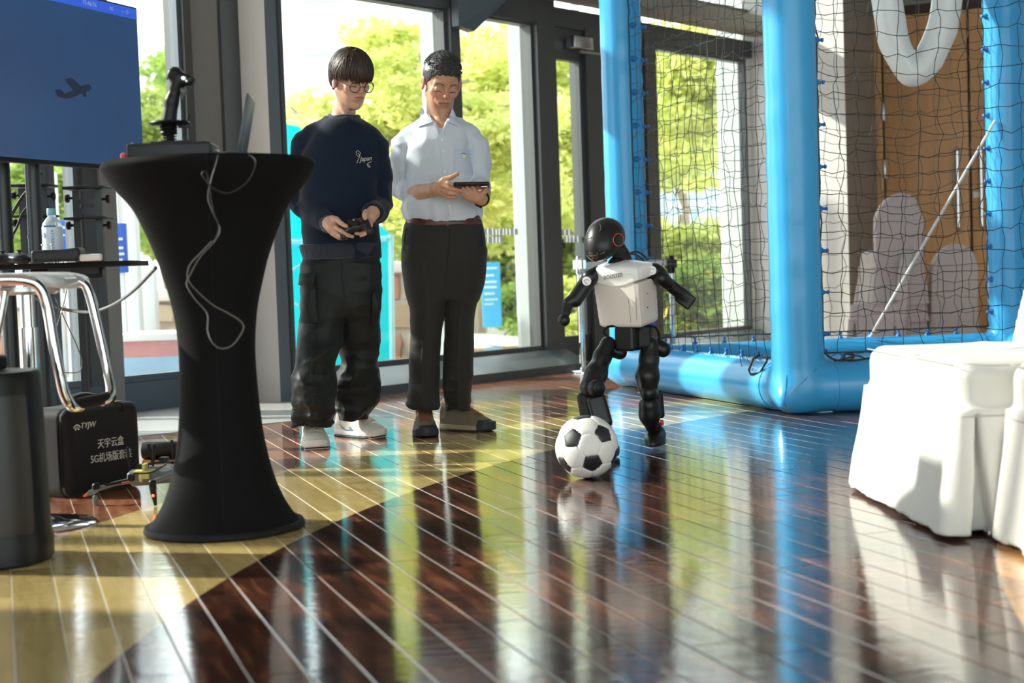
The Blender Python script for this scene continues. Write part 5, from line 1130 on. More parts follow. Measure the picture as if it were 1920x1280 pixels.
def neck(p): return np.minimum(chain(p, [W(1176, 500, .01), W(1166, 478, -.0), W(1158, 468, -.01)], [.032, .030, .036], .01), cap(p, W(1156, 497, -.02), W(1166, 495, .01), .036, .036))
part('neck', neck, [W(1160, 480)], .12, m_rs)
f = MB(); f.tube(catmull([W(1182, 474, .06)-ro, W(1196, 472, .07)-ro, W(1210, 482, .08)-ro, W(1218, 496, .08)-ro], 5), .004, 6); f.tube(catmull([W(1178, 476, .06)-ro, W(1194, 478, .06)-ro, W(1208, 490, .07)-ro], 5), .003, 6); f.build('cable', m_rs, rob)
HM = rotm(0, 0, R_(-40)) @ rotm(R_(20), 0, 0) @ rotm(0, R_(-4), 0); HC = W(1134, 450, -.03); hl = loc_(HC, HM)
def head(p):
    q = hl(p); d = ell(q, (0, .01, .008), (.074, .088, .078)); d = sm(d, ell(q, (0, -.045, -.022), (.060, .052, .048)), .045)
    d = sub(d, rbox(q, (0, -.06, -.098), (.09, .09, .03), .01, rotm(R_(12), 0, 0)), .02); return d
headp = part('head', head, [HC], .15, m_rb, .0036)
def visor(p):
    q = hl(p); return np.maximum(head(p)-.0012, np.maximum(np.maximum(q[:, 1]+.048, q[:, 2]+.026-.25*(q[:, 1]+.1)), np.abs(q[:, 0])-.048))
m_vis = mat('glossy_visor', (.03, .026, .024), .12, coat=.5); part('visor', visor, [HC], .14, m_vis, .0036, headp)
def surf_tube(name, fn, pts, Y, r, m, parent=None, lift=.0004, closed=False, n=5):
    pp = []
    for x, y in pts:
        h_ = hit(fn, x, y, Y)
        if h_ is not None: pp.append(h_+grad(fn, h_)*lift-ro)
    f = MB(); f.tube(pp, r, n, closed=closed); return f.build(name, m, parent or rob)
surf_tube('ear_ring', head, [(1159.5+9.6*math.cos(a), 449.5+11.6*math.sin(a)) for a in np.linspace(0, 2*math.pi, 29)[:-1]], RY, .0017, m_ro, headp, closed=True)
m_line = mat('grey_line', (.12, .12, .12), .4)
surf_tube('brow_line', head, [(1124.5, 420), (1126.5, 424), (1126.5, 429), (1124, 434)], RY, .0013, m_line, headp)
surf_tube('smile_line', head, [(1098, 444), (1101, 447), (1106, 447), (1110, 444), (1112, 445)], RY, .0012, m_line, headp)
for x, y in ((1125, 470), (1120, 474)): h_ = hit(head, x, y, RY); f = MB(); f.ball(h_-ro, .0022, 8); f.build('sensor', m_steel, headp)
# lettering helper: text laid onto a solid along a picture baseline
def decal(body, fn, p0, p1, hpx, Y, m, parent, org, name='lettering', shear=0., lift=.0012, bold=.0, font_h=.7):
    cu = bpy.data.curves.new('t', 'FONT'); cu.body = body; cu.size = 1; cu.shear = shear; cu.resolution_u = 3; cu.offset = bold
    o = bpy.data.objects.new('t', cu); C.objects.link(o); dg = bpy.context.evaluated_depsgraph_get(); me = bpy.data.meshes.new_from_object(o.evaluated_get(dg)); bpy.data.objects.remove(o)
    bm = bmesh.new(); bm.from_mesh(me); bmesh.ops.subdivide_edges(bm, edges=[e for e in bm.edges if e.calc_length() > .25], cuts=1); bm.to_mesh(me); bm.free()
    co = np.array([v.co[:] for v in me.vertices]); x0, x1 = co[:, 0].min(), co[:, 0].max(); p0 = np.array(p0, float); p1 = np.array(p1, float); ux = p1-p0; L = np.linalg.norm(ux); nn = np.array([ux[1], -ux[0]])/L
    out = []
    for c_ in co:
        px = p0+ux*(c_[0]-x0)/(x1-x0)+nn*(c_[1]/font_h*hpx); h_ = hit(fn, px[0], px[1], Y); h_ = P(px[0], px[1], Y) if h_ is None else h_+grad(fn, h_)*lift; out.append(h_-org)
    me.vertices.foreach_set('co', np.array(out, f32).ravel()); me.update(); me.name = name; return link(name, me, m, parent)
decal('BOOSTER', chest, (1133, 524), (1168, 518), 7.5, RY, mat('dark_grey_print', (.09, .09, .10), .5), rob, ro, shear=.12)
for x, y in ((1213, 550), (1214, 576)): h_ = hit(torso_low, x, y, RY); f = MB(); f.ball(h_-ro, .0028, 8); f.build('screw', m_blackmat, rob)
surf_tube('panel_seam', torso_low, [(1171, 530), (1178, 560), (1183, 604)], RY, .0009, mat('seam_grey', (.3, .28, .26), .5)); surf_tube('panel_seam', torso_low, [(1189, 530), (1192, 560), (1194, 600)], RY, .0009, bpy.data.materials['seam_grey'])
# left picture arm
def limb(name, spec, pad=.05, m=m_rb, k=.0, h=.004, parent=None):
    pts = [W(x, y, dy) for x, y, dy, r in spec]; rs = [r for *_, r in spec]; return part(name, lambda p: chain(p, pts, rs, k), pts, max(rs)+pad*.5, m, h, parent)
def roundel(px, py, rp, Y, fn=None):
    c_ = W(px, py, Y)-ro; f = MB(); T = Matrix.Translation(Vector(c_)) @ Vector((-.25 if px < 1150 else -.15, -1, .05)).to_track_quat('Z', 'Y').to_matrix().to_4x4(); r_ = rp*RY/2800
    f.lathe([(r_, -.004), (r_, 0), (r_*.94, .0015), (.001, .0018)], 24, M=T); o = f.build('shoulder_badge', m_rw, rob)
    f = MB(); f.tube([Vector((r_*.55*math.cos(a), r_*.3*math.sin(a)+.001, .0022)) for a in np.linspace(.3, 4.2, 12)], .0009, 4, M=T); f.build('badge_mark', m_rs, o); f = MB(); f.tube([Vector((r_*.3*math.cos(a), r_*.62*math.sin(a), .0022)) for a in np.linspace(3.3, 5.4, 8)], .0009, 4, M=T); f.build('badge_mark', m_rr, o)
limb('shoulder', [(1118, 512, .0, .030), (1106, 520, -.02, .034)], k=.01); roundel(1100, 527, 8.4, -.058)
limb('upper_arm', [(1104, 524, -.015, .033), (1090, 545, -.03, .032), (1078, 562, -.04, .031)])
limb('elbow', [(1074, 563, -.045, .027), (1066, 568, -.05, .024)]); limb('forearm', [(1066, 568, -.05, .023), (1060, 588, -.07, .018)], m=m_rs); limb('hand_ball', [(1056.5, 601, -.08, .0245), (1057.5, 600, -.08, .0245)])
# right picture arm
limb('shoulder', [(1216, 503, .03, .032), (1227, 510, -.025, .037)], k=.01); roundel(1222, 507, 8.6, -.066)
limb('upper_arm', [(1232, 512, -.02, .035), (1242, 524, -.03, .033)]); limb('elbow', [(1240, 522, -.05, .030), (1250, 530, -.035, .027)])
def farm(p):
    d = chain(p, [W(1248, 528, -.02), W(1272, 547, .0), W(1284, 558, .015)], [.026, .026, .028]); M_ = rotm(0, R_(38), 0); return sm(d, rbox(p, W(1284, 561, .02), (.034, .032, .030), .006, M_), .012)
part('forearm', farm, [W(1245, 525), W(1300, 580)], .06, m_rb)
# hips
def hipb(p): return rbox(p, W(1178, 634, .0), (.042, .045, .05), .012, rotm(0, 0, R_(-30)))
part('pelvis', hipb, [W(1179, 634)], .09, m_rb)
def waist(p): return np.minimum(cap(p, W(1190, 612, .02), W(1182, 606, .0), .034, .045), rbox(p, W(1204, 630, .04), (.035, .05, .05), .015))
part('waist', waist, [W(1190, 620)], .1, m_rs)
limb('hip_joint', [(1150, 655, .03, .034), (1162, 660, .02, .030)]); limb('hip_joint', [(1232, 650, .06, .038), (1243, 655, .05, .032)])
f = MB()
for pts in ([(1168, 612), (1142, 612), (1132, 622), (1144, 634), (1154, 640)], [(1206, 610), (1226, 612), (1234, 622), (1236, 640)]): f.tube(catmull([W(x, y, -.02)-ro for x, y in pts], 6), .0045, 8)
f.build('hip_cable', m_blackmat, rob)
# legs
def thighL(p):
    return chain(p, [W(1140, 645, -.0), W(1130, 668, -.03), W(1118, 700, -.09), W(1108, 726, -.13)], [.032, .034, .042, .044], .02)
part('thigh', thighL, [W(1145, 640), W(1100, 735, -.13)], .08, m_rb)
limb('knee_joint', [(1118, 728, -.17, .036), (1120, 730, -.12, .036)]); limb('knee_joint', [(1121, 727, -.205, .018), (1121, 727, -.16, .018)], m=m_rs)
def shinL(p): return rbox(p, W(1124, 772, -.15), (.038, .042, .065), .016, rotm(R_(-14), R_(-14), 0))
part('shin', shinL, [W(1124, 772, -.15)], .12, m_rb)
def calfL(p): return rbox(p, W(1098, 766, -.12), (.026, .036, .065), .02, rotm(R_(-14), R_(-8), 0))
part('calf_plate', calfL, [W(1098, 766, -.12)], .12, m_rs)
def footL(p): return -sm(-sm(ell(p, W(1134, 850, -.22), (.035, .10, .032)), rbox(p, W(1133, 838, -.19), (.024, .03, .035), .01), .02), p[:, 2]-.012, .004)
part('ankle', lambda p: cap(p, W(1128, 800, -.17), W(1132, 835, -.19), .026, .024), [W(1128, 800, -.17), W(1132, 840, -.19)], .05, m_rs); 
def footL2(p):
    c_ = W(1140, 852, -.235); q = p-A3([c_[0], c_[1], 0]); q = q@rotm(0, 0, R_(-24)); d = np.maximum(np.hypot(q[:, 0]/.034, q[:, 1]/.095)-1, -1)*.034; return -sm(-d, -(np.abs(q[:, 2]-.026)-.022), .012)
part('foot', footL2, [P(1140, 852, RY-.235)*[1, 1, 0]+np.array([0, 0, .03])], .13, m_rb)
def thighR(p): return chain(p, [W(1218, 646, .03), W(1217, 672, .02), W(1214, 705, .0), W(1214, 725, .0)], [.036, .037, .045, .040], .02)
part('thigh', thighR, [W(1218, 640), W(1214, 735)], .08, m_rb)
surf_tube('thigh_seam', thighR, [(1196+k*5, 665.5+1.2*math.sin(k*.8)) for k in range(9)], RY, .0008, m_blackmat); surf_tube('thigh_seam', thighL, [(1115+k*5, 657+k*1.6) for k in range(7)], RY, .0008, m_blackmat)
limb('knee_joint', [(1216, 737, -.02, .034), (1220, 737, .02, .034)])
def shinR(p): return chain(p, [W(1217, 760, .0), W(1218, 778, .01), W(1222, 800, .03)], [.042, .040, .026], .02)
part('shin', shinR, [W(1217, 755), W(1222, 800)], .07, m_rb)
def calfR(p): return rbox(p, W(1236, 757, .06), (.017, .03, .058), .014, rotm(0, R_(-3), 0))
part('calf_plate', calfR, [W(1236, 757, .06)], .1, m_rs)
def footR(p):
    c_ = W(1228, 820, .03); q = (p-A3(c_))@rotm(0, 0, R_(-14)); x, y, z = q.T; d = np.hypot(x/.042, y/.092); d = (d-1)*.042; d = -sm(-d, -(z-.022-.02*np.clip(y/.09, -1, 1)), .02); d = np.maximum(d, -z-.028); return sm(d, cap(q, (0, .03, .0), (.0, .04, .04), .026, .022), .02)
part('foot', footR, [W(1228, 820, .03)], .13, m_rb)
f = MB(); f.box(tuple(W(1241, 792, .02)-ro), (.014, .02, .022), bev=.004); f.build('ankle_accent', m_rr, rob)
for x, y in ((1122, 690), (1124, 706), (1104, 698)): 
    h_ = hit(thighL, x, y, RY)
    if h_ is not None: f = MB(); f.ball(h_-ro, .003, 8); f.build('screw', m_blackmat, rob)
# ---------------------------------------------------------------- people
def vc_mat(name, rough=.45, sub=.0, spec=.4, bump=.05, bs=250, sheen=0):
    m, t, b, o = nodes(name); at = N(t, 'ShaderNodeAttribute', attribute_name='Col'); nz = N(t, 'ShaderNodeTexNoise'); nz.inputs['Scale'].default_value = 40; tc = N(t, 'ShaderNodeTexCoord'); t.links.new(tc.outputs['Object'], nz.inputs[0])
    mr = N(t, 'ShaderNodeMapRange'); mr.inputs[3].default_value = .9; mr.inputs[4].default_value = 1.08; t.links.new(nz.outputs[0], mr.inputs[0]); hs = N(t, 'ShaderNodeHueSaturation'); t.links.new(at.outputs['Color'], hs.inputs['Color']); t.links.new(mr.outputs[0], hs.inputs['Value'])
    t.links.new(hs.outputs[0], b.inputs['Base Color']); b.inputs['Roughness'].default_value = rough; b.inputs['Specular IOR Level'].default_value = spec; b.inputs['Sheen Weight'].default_value = sheen
    if sub: b.inputs['Subsurface Weight'].default_value = sub; b.inputs['Subsurface Radius'].default_value = (.012, .005, .003)
    n2 = N(t, 'ShaderNodeTexNoise'); n2.inputs['Scale'].default_value = bs; t.links.new(tc.outputs['Object'], n2.inputs[0]); bp = N(t, 'ShaderNodeBump'); bp.inputs['Strength'].default_value = bump; bp.inputs['Distance'].default_value = .004; t.links.new(n2.outputs[0], bp.inputs['Height']); t.links.new(bp.outputs[0], b.inputs['Normal']); return m
m_skin = vc_mat('skin', .45, .25)
def head_sdf(q, s=1., older=False):
    """q in head space (metres, face to -y); returns distance"""
    q = q/s; x, y, z = q.T; ax = np.abs(x); qa = np.stack([ax, y, z], 1)
    d = ell(q, (0, .018, .034), (.0735, .093, .086))
    d = sm(d, ell(q, (0, -.030, -.028), (.055, .062, .077)), .03)
    d = sm(d, cap(qa, (.050, .008, -.045), (.024, -.047, -.090), .014, .014), .028)           # jaw
    d = sm(d, ell(q, (0, -.066, -.098), (.021, .018, .015)), .022)                             # chin
    d = sm(d, cap(qa, (.045, -.058, -.014), (.032, -.070, -.020), .015, .013), .018)          # cheekbone
    d = sm(d, cap(qa, (.012, -.085, .024), (.044, -.068, .023), .009, .008), .014)            # brow ridge
    d = sub(d, ell(qa, (.031, -.097, .006), (.019, .014, .012)), .012)                         # eye hollow
    d = sm(d, ell(qa, (.031, -.0755, .005), (.0145, .0125, .0125)), .003)                      # closed lid
    d = sm(d, cap(q, (0, -.086, .014), (0, -.105, -.018), .0062, .0095), .011)                 # nose
    d = sm(d, ell(qa, (.0115, -.094, -.023), (.008, .009, .0065)), .006)
    d = sub(d, ell(qa, (.007, -.103, -.031), (.003, .004, .003)), .002)
    d = sm(d, ell(q, (0, -.080, -.050), (.026, .015, .020)), .014)                             # muzzle
    d = sm(d, ell(q, (0, -.0935, -.0465), (.021, .006, .0045)), .004); d = sm(d, ell(q, (0, -.0915, -.0565), (.018, .0065, .0055)), .004)
    d = sub(d, ell(q, (0, -.100, -.0512), (.023, .008, .0011)), .0015)
    if older:
        d = d+.0022*np.exp(-((np.hypot(ax-.018, z+.042)-.024)/.003)**2)*(ax > .018)*(y < -.04)
    ear = ell(qa, (.078, .014, -.002), (.009, .019, .031), None); ear = sub(ear, ell(qa, (.087, .010, .002), (.007, .010, .018)), .004)
    d = sm(d, ear, .006)
    return d*s
def head_col(q, base, lip, brow, older, s=1.):
    q = q/s; x, y, z = q.T; ax = np.abs(x); n = len(x); c = np.tile(A3(base), (n, 1))
    def mixc(c, w, k): w = np.clip(w, 0, 1)[:, None]; return c*(1-w)+A3(k)*w
    g = lambda a, b_: np.exp(-(a/b_)**2)
    front = (y < -.03)
    c = mixc(c, .35*g(np.hypot(ax-.04, z+.03), .025)*front, (.62, .27, .20)); c = mixc(c, .4*g(np.hypot(x, z+.015), .018)*(y < -.09), (.60, .28, .21))
    c = mixc(c, .75*((ax > .07) & (z > -.04) & (z < .03)), (.70, .27, .19))  # ears reddened in the colour for backlight glowing through them
    c = mixc(c, ((((x/.024)**2+((z+.0513)/.0105)**2) < 1) & (y < -.07))*.85, lip)
    c = mixc(c, ((np.abs(z+.0513) < .0016) & (ax < .023) & (y < -.07))*.7, (.12, .04, .035))
    zb = .0245+.004*np.sin((ax-.012)/.034*3.1); c = mixc(c, ((np.abs(z-zb) < .0042*(1-.5*(ax-.012)/.036)) & (ax > .011) & (ax < .049) & (y < -.045))*.85, brow)
    zl = -.0035-.5*(ax-.031)**2/.03; c = mixc(c, ((np.abs(z-zl) < .0021) & (ax > .017) & (ax < .046) & (y < -.055))*.92, (.02, .012, .01))
    c = mixc(c, .3*((np.abs(z-.013) < .0012) & (ax > .018) & (ax < .045) & (y < -.055)), (.25, .12, .09))
    if older: c = mixc(c, .25*(g(z-.045, .0015)+g(z-.056, .0015)+g(z-.066, .0014))*(ax < .04)*front, (.3, .14, .09))
    return c
def patch(name, fn, corners, n, m_, Y, mt, parent, org, lift=.003, thick=.0, bulge=0.):
    """a cloth piece laid on a solid: corners = 4 picture points (TL, TR, BR, BL)"""
    TL, TRc, BR_, BL = [np.array(c, float) for c in corners]; vs = []; ok = []
    for j in range(m_+1):
        for i in range(n+1):
            u, v = i/n, j/m_; p_ = (TL*(1-u)+TRc*u)*(1-v)+(BL*(1-u)+BR_*u)*v; h_ = hit(fn, p_[0], p_[1], Y)
            if h_ is None: h_ = P(p_[0], p_[1], Y); g_n = np.array([0, -1., 0])
            else: g_n = grad(fn, h_)
            e = math.sin(math.pi*u)*math.sin(math.pi*v); vs.append(h_+g_n*(lift+bulge*e)-org)
    f = MB(); fs = [(j*(n+1)+i, j*(n+1)+i+1, (j+1)*(n+1)+i+1, (j+1)*(n+1)+i) for j in range(m_) for i in range(n)]
    if thick:
        k = len(vs); vs += [v+np.array([0, thick, 0]) for v in vs]; rim = [i for i in range(n+1)]+[(j+1)*(n+1)-1 for j in range(1, m_+1)]+[m_*(n+1)+i for i in range(n-1, -1, -1)]+[j*(n+1) for j in range(m_-1, 0, -1)]
        fs += [(rim[i], rim[(i+1) % len(rim)], k+rim[(i+1) % len(rim)], k+rim[i]) for i in range(len(rim))]
    f.add(vs, fs, 0, True); return f.build(name, mt, parent)
def shoe_fns(L=.295, Wd=.105, boot=False):
    def foot(x, y):                                          # plan outline, toe to -y
        t = (y+L/2)/L; w = Wd/2*np.interp(t, [0, .06, .18, .32, .55, .8, .94, 1], [.35, .68, .93, 1, .86, .76, .66, .4]); return (np.abs(x)-w)
    def plan(x, y): a = foot(x, y); b_ = np.abs(y)-L/2; return -sm(-a, -b_, .03)
    def sole(p): x, y, z = p.T; up = .012*np.clip((-y-L*.30)/.05, 0, 1)**2; return -sm(-(plan(x, y)-.004), -(np.abs(z-.016-up)-.016), .006)*.8
    def upper(p):
        x, y, z = p.T; t = (y+L/2)/L; top = np.interp(t, [0, .08, .2, .34, .5, .62, .8, 1], [.046, .060, .070, .090, .112, .120 if not boot else .15, .122 if not boot else .16, .112 if not boot else .155])
        nar = np.clip((z-.03)/(top-.025), 0, 1)**1.6*(Wd/2)*np.interp(t, [0, .3, .6, 1], [.72, .62, .36, .30]); a = plan(x, y)+nar; return -sm(-a, -(z-top), .02)*.7
    return sole, upper, foot
def shoe(parent, org, c, yaw, mats, L, Wd, label, name, boot=False):
    sole, upper, foot = shoe_fns(L, Wd, boot); Mx = Matrix.Translation(Vector(c)-Vector(org)) @ Matrix.Rotation(yaw, 4, 'Z'); lo, hi = (-Wd/2-.03, -L/2-.03, -.02), (Wd/2+.03, L/2+.03, .19)
    def place(o): o.location = Mx.to_translation(); o.rotation_euler = (0, 0, yaw); return o
    up = place(sdf_obj(name, lambda p: np.maximum(upper(p)-.0018*ridge(p, (14, 26, 26)), .022-p[:, 2]), lo, hi, .0042, mats['upper'], parent))
    up['label'] = label
    def ch(nm, fn, m): o = sdf_obj(nm, fn, lo, hi, .0042, m, up); return o
    ch('midsole', lambda p: np.maximum(sole(p), .009-p[:, 2]), mats['mid']); ch('outsole', lambda p: np.maximum(sole(p)-.0008, p[:, 2]-.009), mats['out'])
    if boot: ch('toe_cap', lambda p: np.maximum(np.maximum(np.minimum(upper(p), sole(p))-.0035, .009-p[:, 2]), np.maximum(p[:, 1]+L*.31, p[:, 2]-.056)), mats['toe'])
    else: ch('toe_overlay', lambda p: np.maximum(np.maximum(upper(p)-.0022, np.abs(p[:, 1]+L*.36-.3*p[:, 2])-.008), p[:, 2]-.056), mats['mid'])
    f = MB(); N_ = 6
    for k in range(N_):
        y = -L*.27+k*(L*.30/N_); t = (y+L/2)/L; zt = .003+float(np.interp(t, [0, .08, .2, .34, .5, .62, .8, 1], [.046, .060, .070, .090, .112, .120 if not boot else .15, .122, .112]))
        for s in (-1, 1): f.tube(catmull([(s*.024, y, zt-.006), (0, y+.008, zt+.002), (-s*.024, y+.020, zt+.004)], 4), .0026 if not boot else .0028, 5)
    for s in (-1, 1): f.tube(catmull([(0, -L*.02+.04, .112), (s*.022, -L*.02+.03, .118), (s*.036, -L*.02+.012, .10), (s*.03, -L*.02-.012, .088)], 5), .0024, 5)
    f.build('laces', mats['lace'], up, sharp=False); return up, (lambda p: upper((A3(p)-A3(c))@rotm(0, 0, yaw)))
def hair_locks(name, n, path, r0, m, parent, seed):
    g = np.random.default_rng(seed); f = MB()
    for _ in range(n):
        pts = path(g)
        if pts is not None: f.tube(pts, [r0*.5]+[r0]*(len(pts)-2)+[r0*.12], 4, cap=False)
    o = f.build(name, m, parent, sharp=False); o['kind'] = 'stuff'; return o
def rows(Wf, lst, sc_, dflt=2.3):
    out = []
    for py, xl, xr, dy, ry in lst:
        a, b_ = Wf(xl, py, dy), Wf(xr, py, dy); out.append(((a[2]+b_[2])/2, (a[0]+b_[0])/2, a[1], (b_[0]-a[0])/2, ry))
    return Loft(out, dflt)

# ================= young man in the navy sweatshirt
YY = 6.55; yo = np.array([P(637, 832, YY)[0], YY, 0]); V = lambda px, py, dy=0.: P(px, py, YY+dy)
man1 = empty('person', tuple(yo), label='person in navy sweatshirt, black cargo trousers and glasses, holding a black game controller', cat='person')
m_navy = mat('navy_fleece', (.006, .0125, .028), .82, spec=.2, var=.18, vs=6, bump=.16, bs=160, sheen=.12); m_navyrib = mat('navy_rib', (.011, .02, .039), .85, var=.12, vs=30, bump=.4, bs=60, stretch=(1, 1, .08), sheen=.25)
torso1 = rows(V, [(222, 612, 672, .01, .085), (236, 598, 688, .0, .100), (262, 578, 706, -.0, .115), (300, 567, 711, -.0, .125), (350, 565, 708, -.01, .13), (400, 563, 707, -.01, .135), (440, 564, 709, -.01, .135), (462, 566, 711, -.01, .128), (482, 571, 711, -.005, .118)], 0)
sl1 = [V(596, 252, .0), V(572, 272, .0), V(566, 320, .01), V(568, 378, .02), V(592, 404, -.07), V(616, 419, -.175)]; sr1 = [V(686, 252, .0), V(704, 276, .0), V(708, 325, .01), V(707, 382, .01), V(703, 396, -.08), V(700, 398, -.155)]
rl1 = [.046, .055, .057, .054, .048, .037]
NC1 = V(645, 207, .01)
def sweater(p):
    d = torso1(p); d = sm(d, cap(p, V(634, 229, .01), V(586, 256, .0), .040, .050), .03); d = sm(d, cap(p, V(656, 229, .01), V(692, 258, .0), .038, .048), .03)
    arms = np.minimum(chain(p, sl1, rl1, .015), chain(p, sr1, rl1, .015)); fz = .010*ridge(p, (9, 9, 15), 3.)+.005*ridge(p, (20, 20, 24), 7.)
    near = np.clip(1-np.abs(p[:, 2]-sl1[3][2])/.14, 0, 1); arms = arms-fz*(.35+.9*near)
    d = d-.010*ridge(np.stack([p[:, 0]+.25*p[:, 2], p[:, 1], p[:, 2]], 1), (10, 4, 2.2), 1.)*np.clip((.0+sl1[0][2]-p[:, 2])/.15, 0, 1)-.004*ridge(p, (8, 8, 9), 5.)
    d = sm(d, arms, .009); d = sub(d, ell(p, NC1, (.066, .078, .056)), .01); return d
lo = np.minimum.reduce([V(530, 490, 0), V(745, 190, 0)])-[.03, .32, .03]; hi = np.maximum.reduce([V(530, 490, 0), V(745, 190, 0)])+[.03, .22, .03]
swe = sdf_obj('sweatshirt', sweater, lo, hi, .0055, m_navy, man1, origin=yo)
ring = []
for a in np.linspace(0, 2*math.pi, 41)[:-1]:
    q = NC1+np.array([.064*math.cos(a), -.072*math.sin(a), 0]); zz = np.arange(-.075, .05, .002); vals = sweater(np.array([q+[0, 0, z] for z in zz], f32)); k = np.where(vals < .0)[0]; ring.append(q+[0, 0, zz[k[-1]] if len(k) else -.05]-yo)
f = MB(); ring = [np.mean([ring[i-1], ring[i], ring[(i+1) % len(ring)]], 0) for i in range(len(ring))]; f.tube(ring, .0085, 8, closed=True, sx=1.2); f.build('collar', m_navyrib, swe)
for c_, ce, rr in ((sl1[-2]*.35+sl1[-1]*.65, sl1[-1]+(sl1[-1]-sl1[-2])*.28, .037), (sr1[-2]*.2+sr1[-1]*.8, sr1[-1]+(sr1[-1]-sr1[-2])*.25, .037)):
    pts = [np.array(c_)+(np.array(ce)-np.array(c_))*k/6-yo for k in range(7)]; f = MB(); f.tube(pts, [rr+.002, rr+.0035, rr+.003, rr+.002, rr+.0015, rr, rr-.006], 22); f.build('cuff', m_navyrib, swe)
hem1 = rows(V, [(459, 565, 711, -.01, .133), (470, 568, 709, -.01, .128), (482, 572, 708, -.005, .122)], 0); sdf_obj('hem', lambda p: hem1(p)-.007-.002*np.sin(np.arctan2(p[:, 1]-YY, p[:, 0]-yo[0])*110)*.3, (V(550, 490)-[.05, .2, .01]), (V(730, 452)+[.05, .2, .01]), .006, m_navyrib, swe, origin=yo)
m_emb = mat('white_embroidery', (.66, .63, .56), .7, bump=.3, bs=300)
decal('Japan', sweater, (673, 303), (697, 300), 8.5, YY, m_emb, swe, yo, 'embroidery', .35, .0025, .004); 
surf = lambda nm, fn, pts, Y, r, m, par, org, lift=.001, closed=False: (lambda pp: (lambda f: (f.tube(pp, r, 5, closed=closed), f.build(nm, m, par))[1])(MB()))([(lambda h_: (h_+grad(fn, h_)*lift-org) if h_ is not None else P(x, y, Y)-org)(hit(fn, x, y, Y)) for x, y in pts])
surf('embroidery', sweater, [(668, 284), (671, 282), (676, 287), (672, 294), (668, 290), (668, 284)], YY, .0012, m_emb, swe, yo); surf('embroidery', sweater, [(671, 287), (675, 292), (671, 300), (669, 306)], YY, .0012, m_emb, swe, yo); surf('embroidery', sweater, [(690, 305), (688, 309), (691, 313), (694, 314), (689, 306), (696, 303)], YY, .0013, m_emb, swe, yo)
# skin: head, neck, hands in one surface
HC1 = V(659, 152, -.02); HM1 = rotm(0, 0, R_(34)) @ rotm(R_(22), 0, 0) @ rotm(0, R_(-2), 0); hs1 = .97
def hand_young(p):
    w1 = V(614, 418, -.17); d = chain(p, [sl1[-1], V(618, 419, -.215), V(625, 427, -.25)], [.027, .029, .026], .01)
    fg = [([(622, 421, -.235), (632, 428, -.285), (641, 434, -.305), (652, 441, -.30), (661, 443.5, -.285)], .0092), ([(620, 428, -.235), (629, 437, -.28), (639, 443, -.295), (648, 446, -.28)], .0092),
          ([(617, 431, -.225), (626, 440, -.26), (635, 445.5, -.27), (643, 447, -.262)], .0085), ([(615, 430, -.21), (622, 438, -.235), (629, 443, -.245)], .0078)]
    for pts, r in fg: d = sm(d, chain(p, [V(*q) for q in pts], [r*1.12, r, r*.95, r*.9, r*.8][:len(pts)], .003), .005)
    d = sm(d, chain(p, [V(623, 410, -.225), V(631, 411, -.265), V(640, 419, -.31), V(649, 424, -.325)], [.015, .012, .0095, .0085], .004), .008)
    e = chain(p, [sr1[-1], V(699, 399, -.19), V(695, 408, -.225)], [.027, .028, .025], .01)
    for pts, r in (([(694, 412, -.24), (695, 422, -.275), (692, 431, -.29), (684, 438, -.295), (677, 441.5, -.29)], .0095), ([(692, 414, -.22), (693, 426, -.25), (688, 435, -.262), (676, 438, -.268), (667, 437.5, -.265)], .009), ([(690, 416, -.2), (690, 428, -.22), (684, 436, -.235), (674, 438, -.24)], .0085), ([(688, 416, -.18), (687, 428, -.20), (681, 434, -.21)], .008)):
        e = sm(e, chain(p, [V(*q) for q in pts], [r*1.12, r, r*.95, r*.9, r*.8][:len(pts)], .003), .005)
    e = sm(e, chain(p, [V(692, 399, -.21), V(686, 398, -.25), V(684, 403, -.285), V(684.5, 409, -.30)], [.015, .0125, .0115, .009], .004), .008)
    return np.minimum(d, e)
def body1(p):
    q = (p-A3(HC1))@HM1; d = head_sdf(q, hs1); nk = chain(p, [HC1+HM1@A3([0, .035, -.055]), V(646, 200, .03), V(643, 224, .035)], [.044, .045, .058], .02); nk = sm(nk, ell(p, V(644, 258, .01), (.11, .08, .06)), .03)
    nk = sm(nk, cap(p, HC1+HM1@A3([0, -.01, -.06]), V(648, 205, -.01), .024, .020), .03); nk = sm(nk, chain(p, [HC1+HM1@A3([-.055, .03, -.04]), V(650, 222, -.045)], [.010, .009]), .02)
    d = sm(d, nk, .018); am = np.minimum(chain(p, [V(640, 262, .01)]+sl1[1:], [.03, .034, .036, .034, .032, .027]), chain(p, [V(645, 262, .01)]+sr1[1:], [.03, .034, .036, .034, .032, .027])); d = sm(d, am, .01); return sm(d, hand_young(p), .006)
SK1 = (.60, .36, .25); lip1 = (.50, .19, .16)
def col1(p):
    q = (p-A3(HC1))@HM1; c_ = head_col(q, SK1, lip1, (.035, .022, .016), False, hs1); far = np.linalg.norm(q, axis=1) > .17; c_[far] = A3((.60, .35, .25)); return c_
lo = np.minimum(V(600, 455, -.36), V(712, 80, -.2)); hi = np.maximum(V(600, 455, .15), V(715, 80, .2))
lo = np.array([V(545, 300)[0], YY-.37, V(650, 460)[2]]); hi = np.array([V(728, 300)[0], YY+.16, V(650, 85)[2]])
sdf_obj('body', body1, lo, hi, .0034, m_skin, man1, origin=yo, col=col1)
m_hair1 = mat('dark_brown_hair', (.038, .021, .014), .5, var=.75, vs=60, stretch=(6, 6, .6), spec=.5); 
def hair_edge1(x, y): return np.interp(y, [-.11, -.06, -.03, .0, .02, .04, .12], [.024, .020, .018, .02, .022, -.045, -.065])
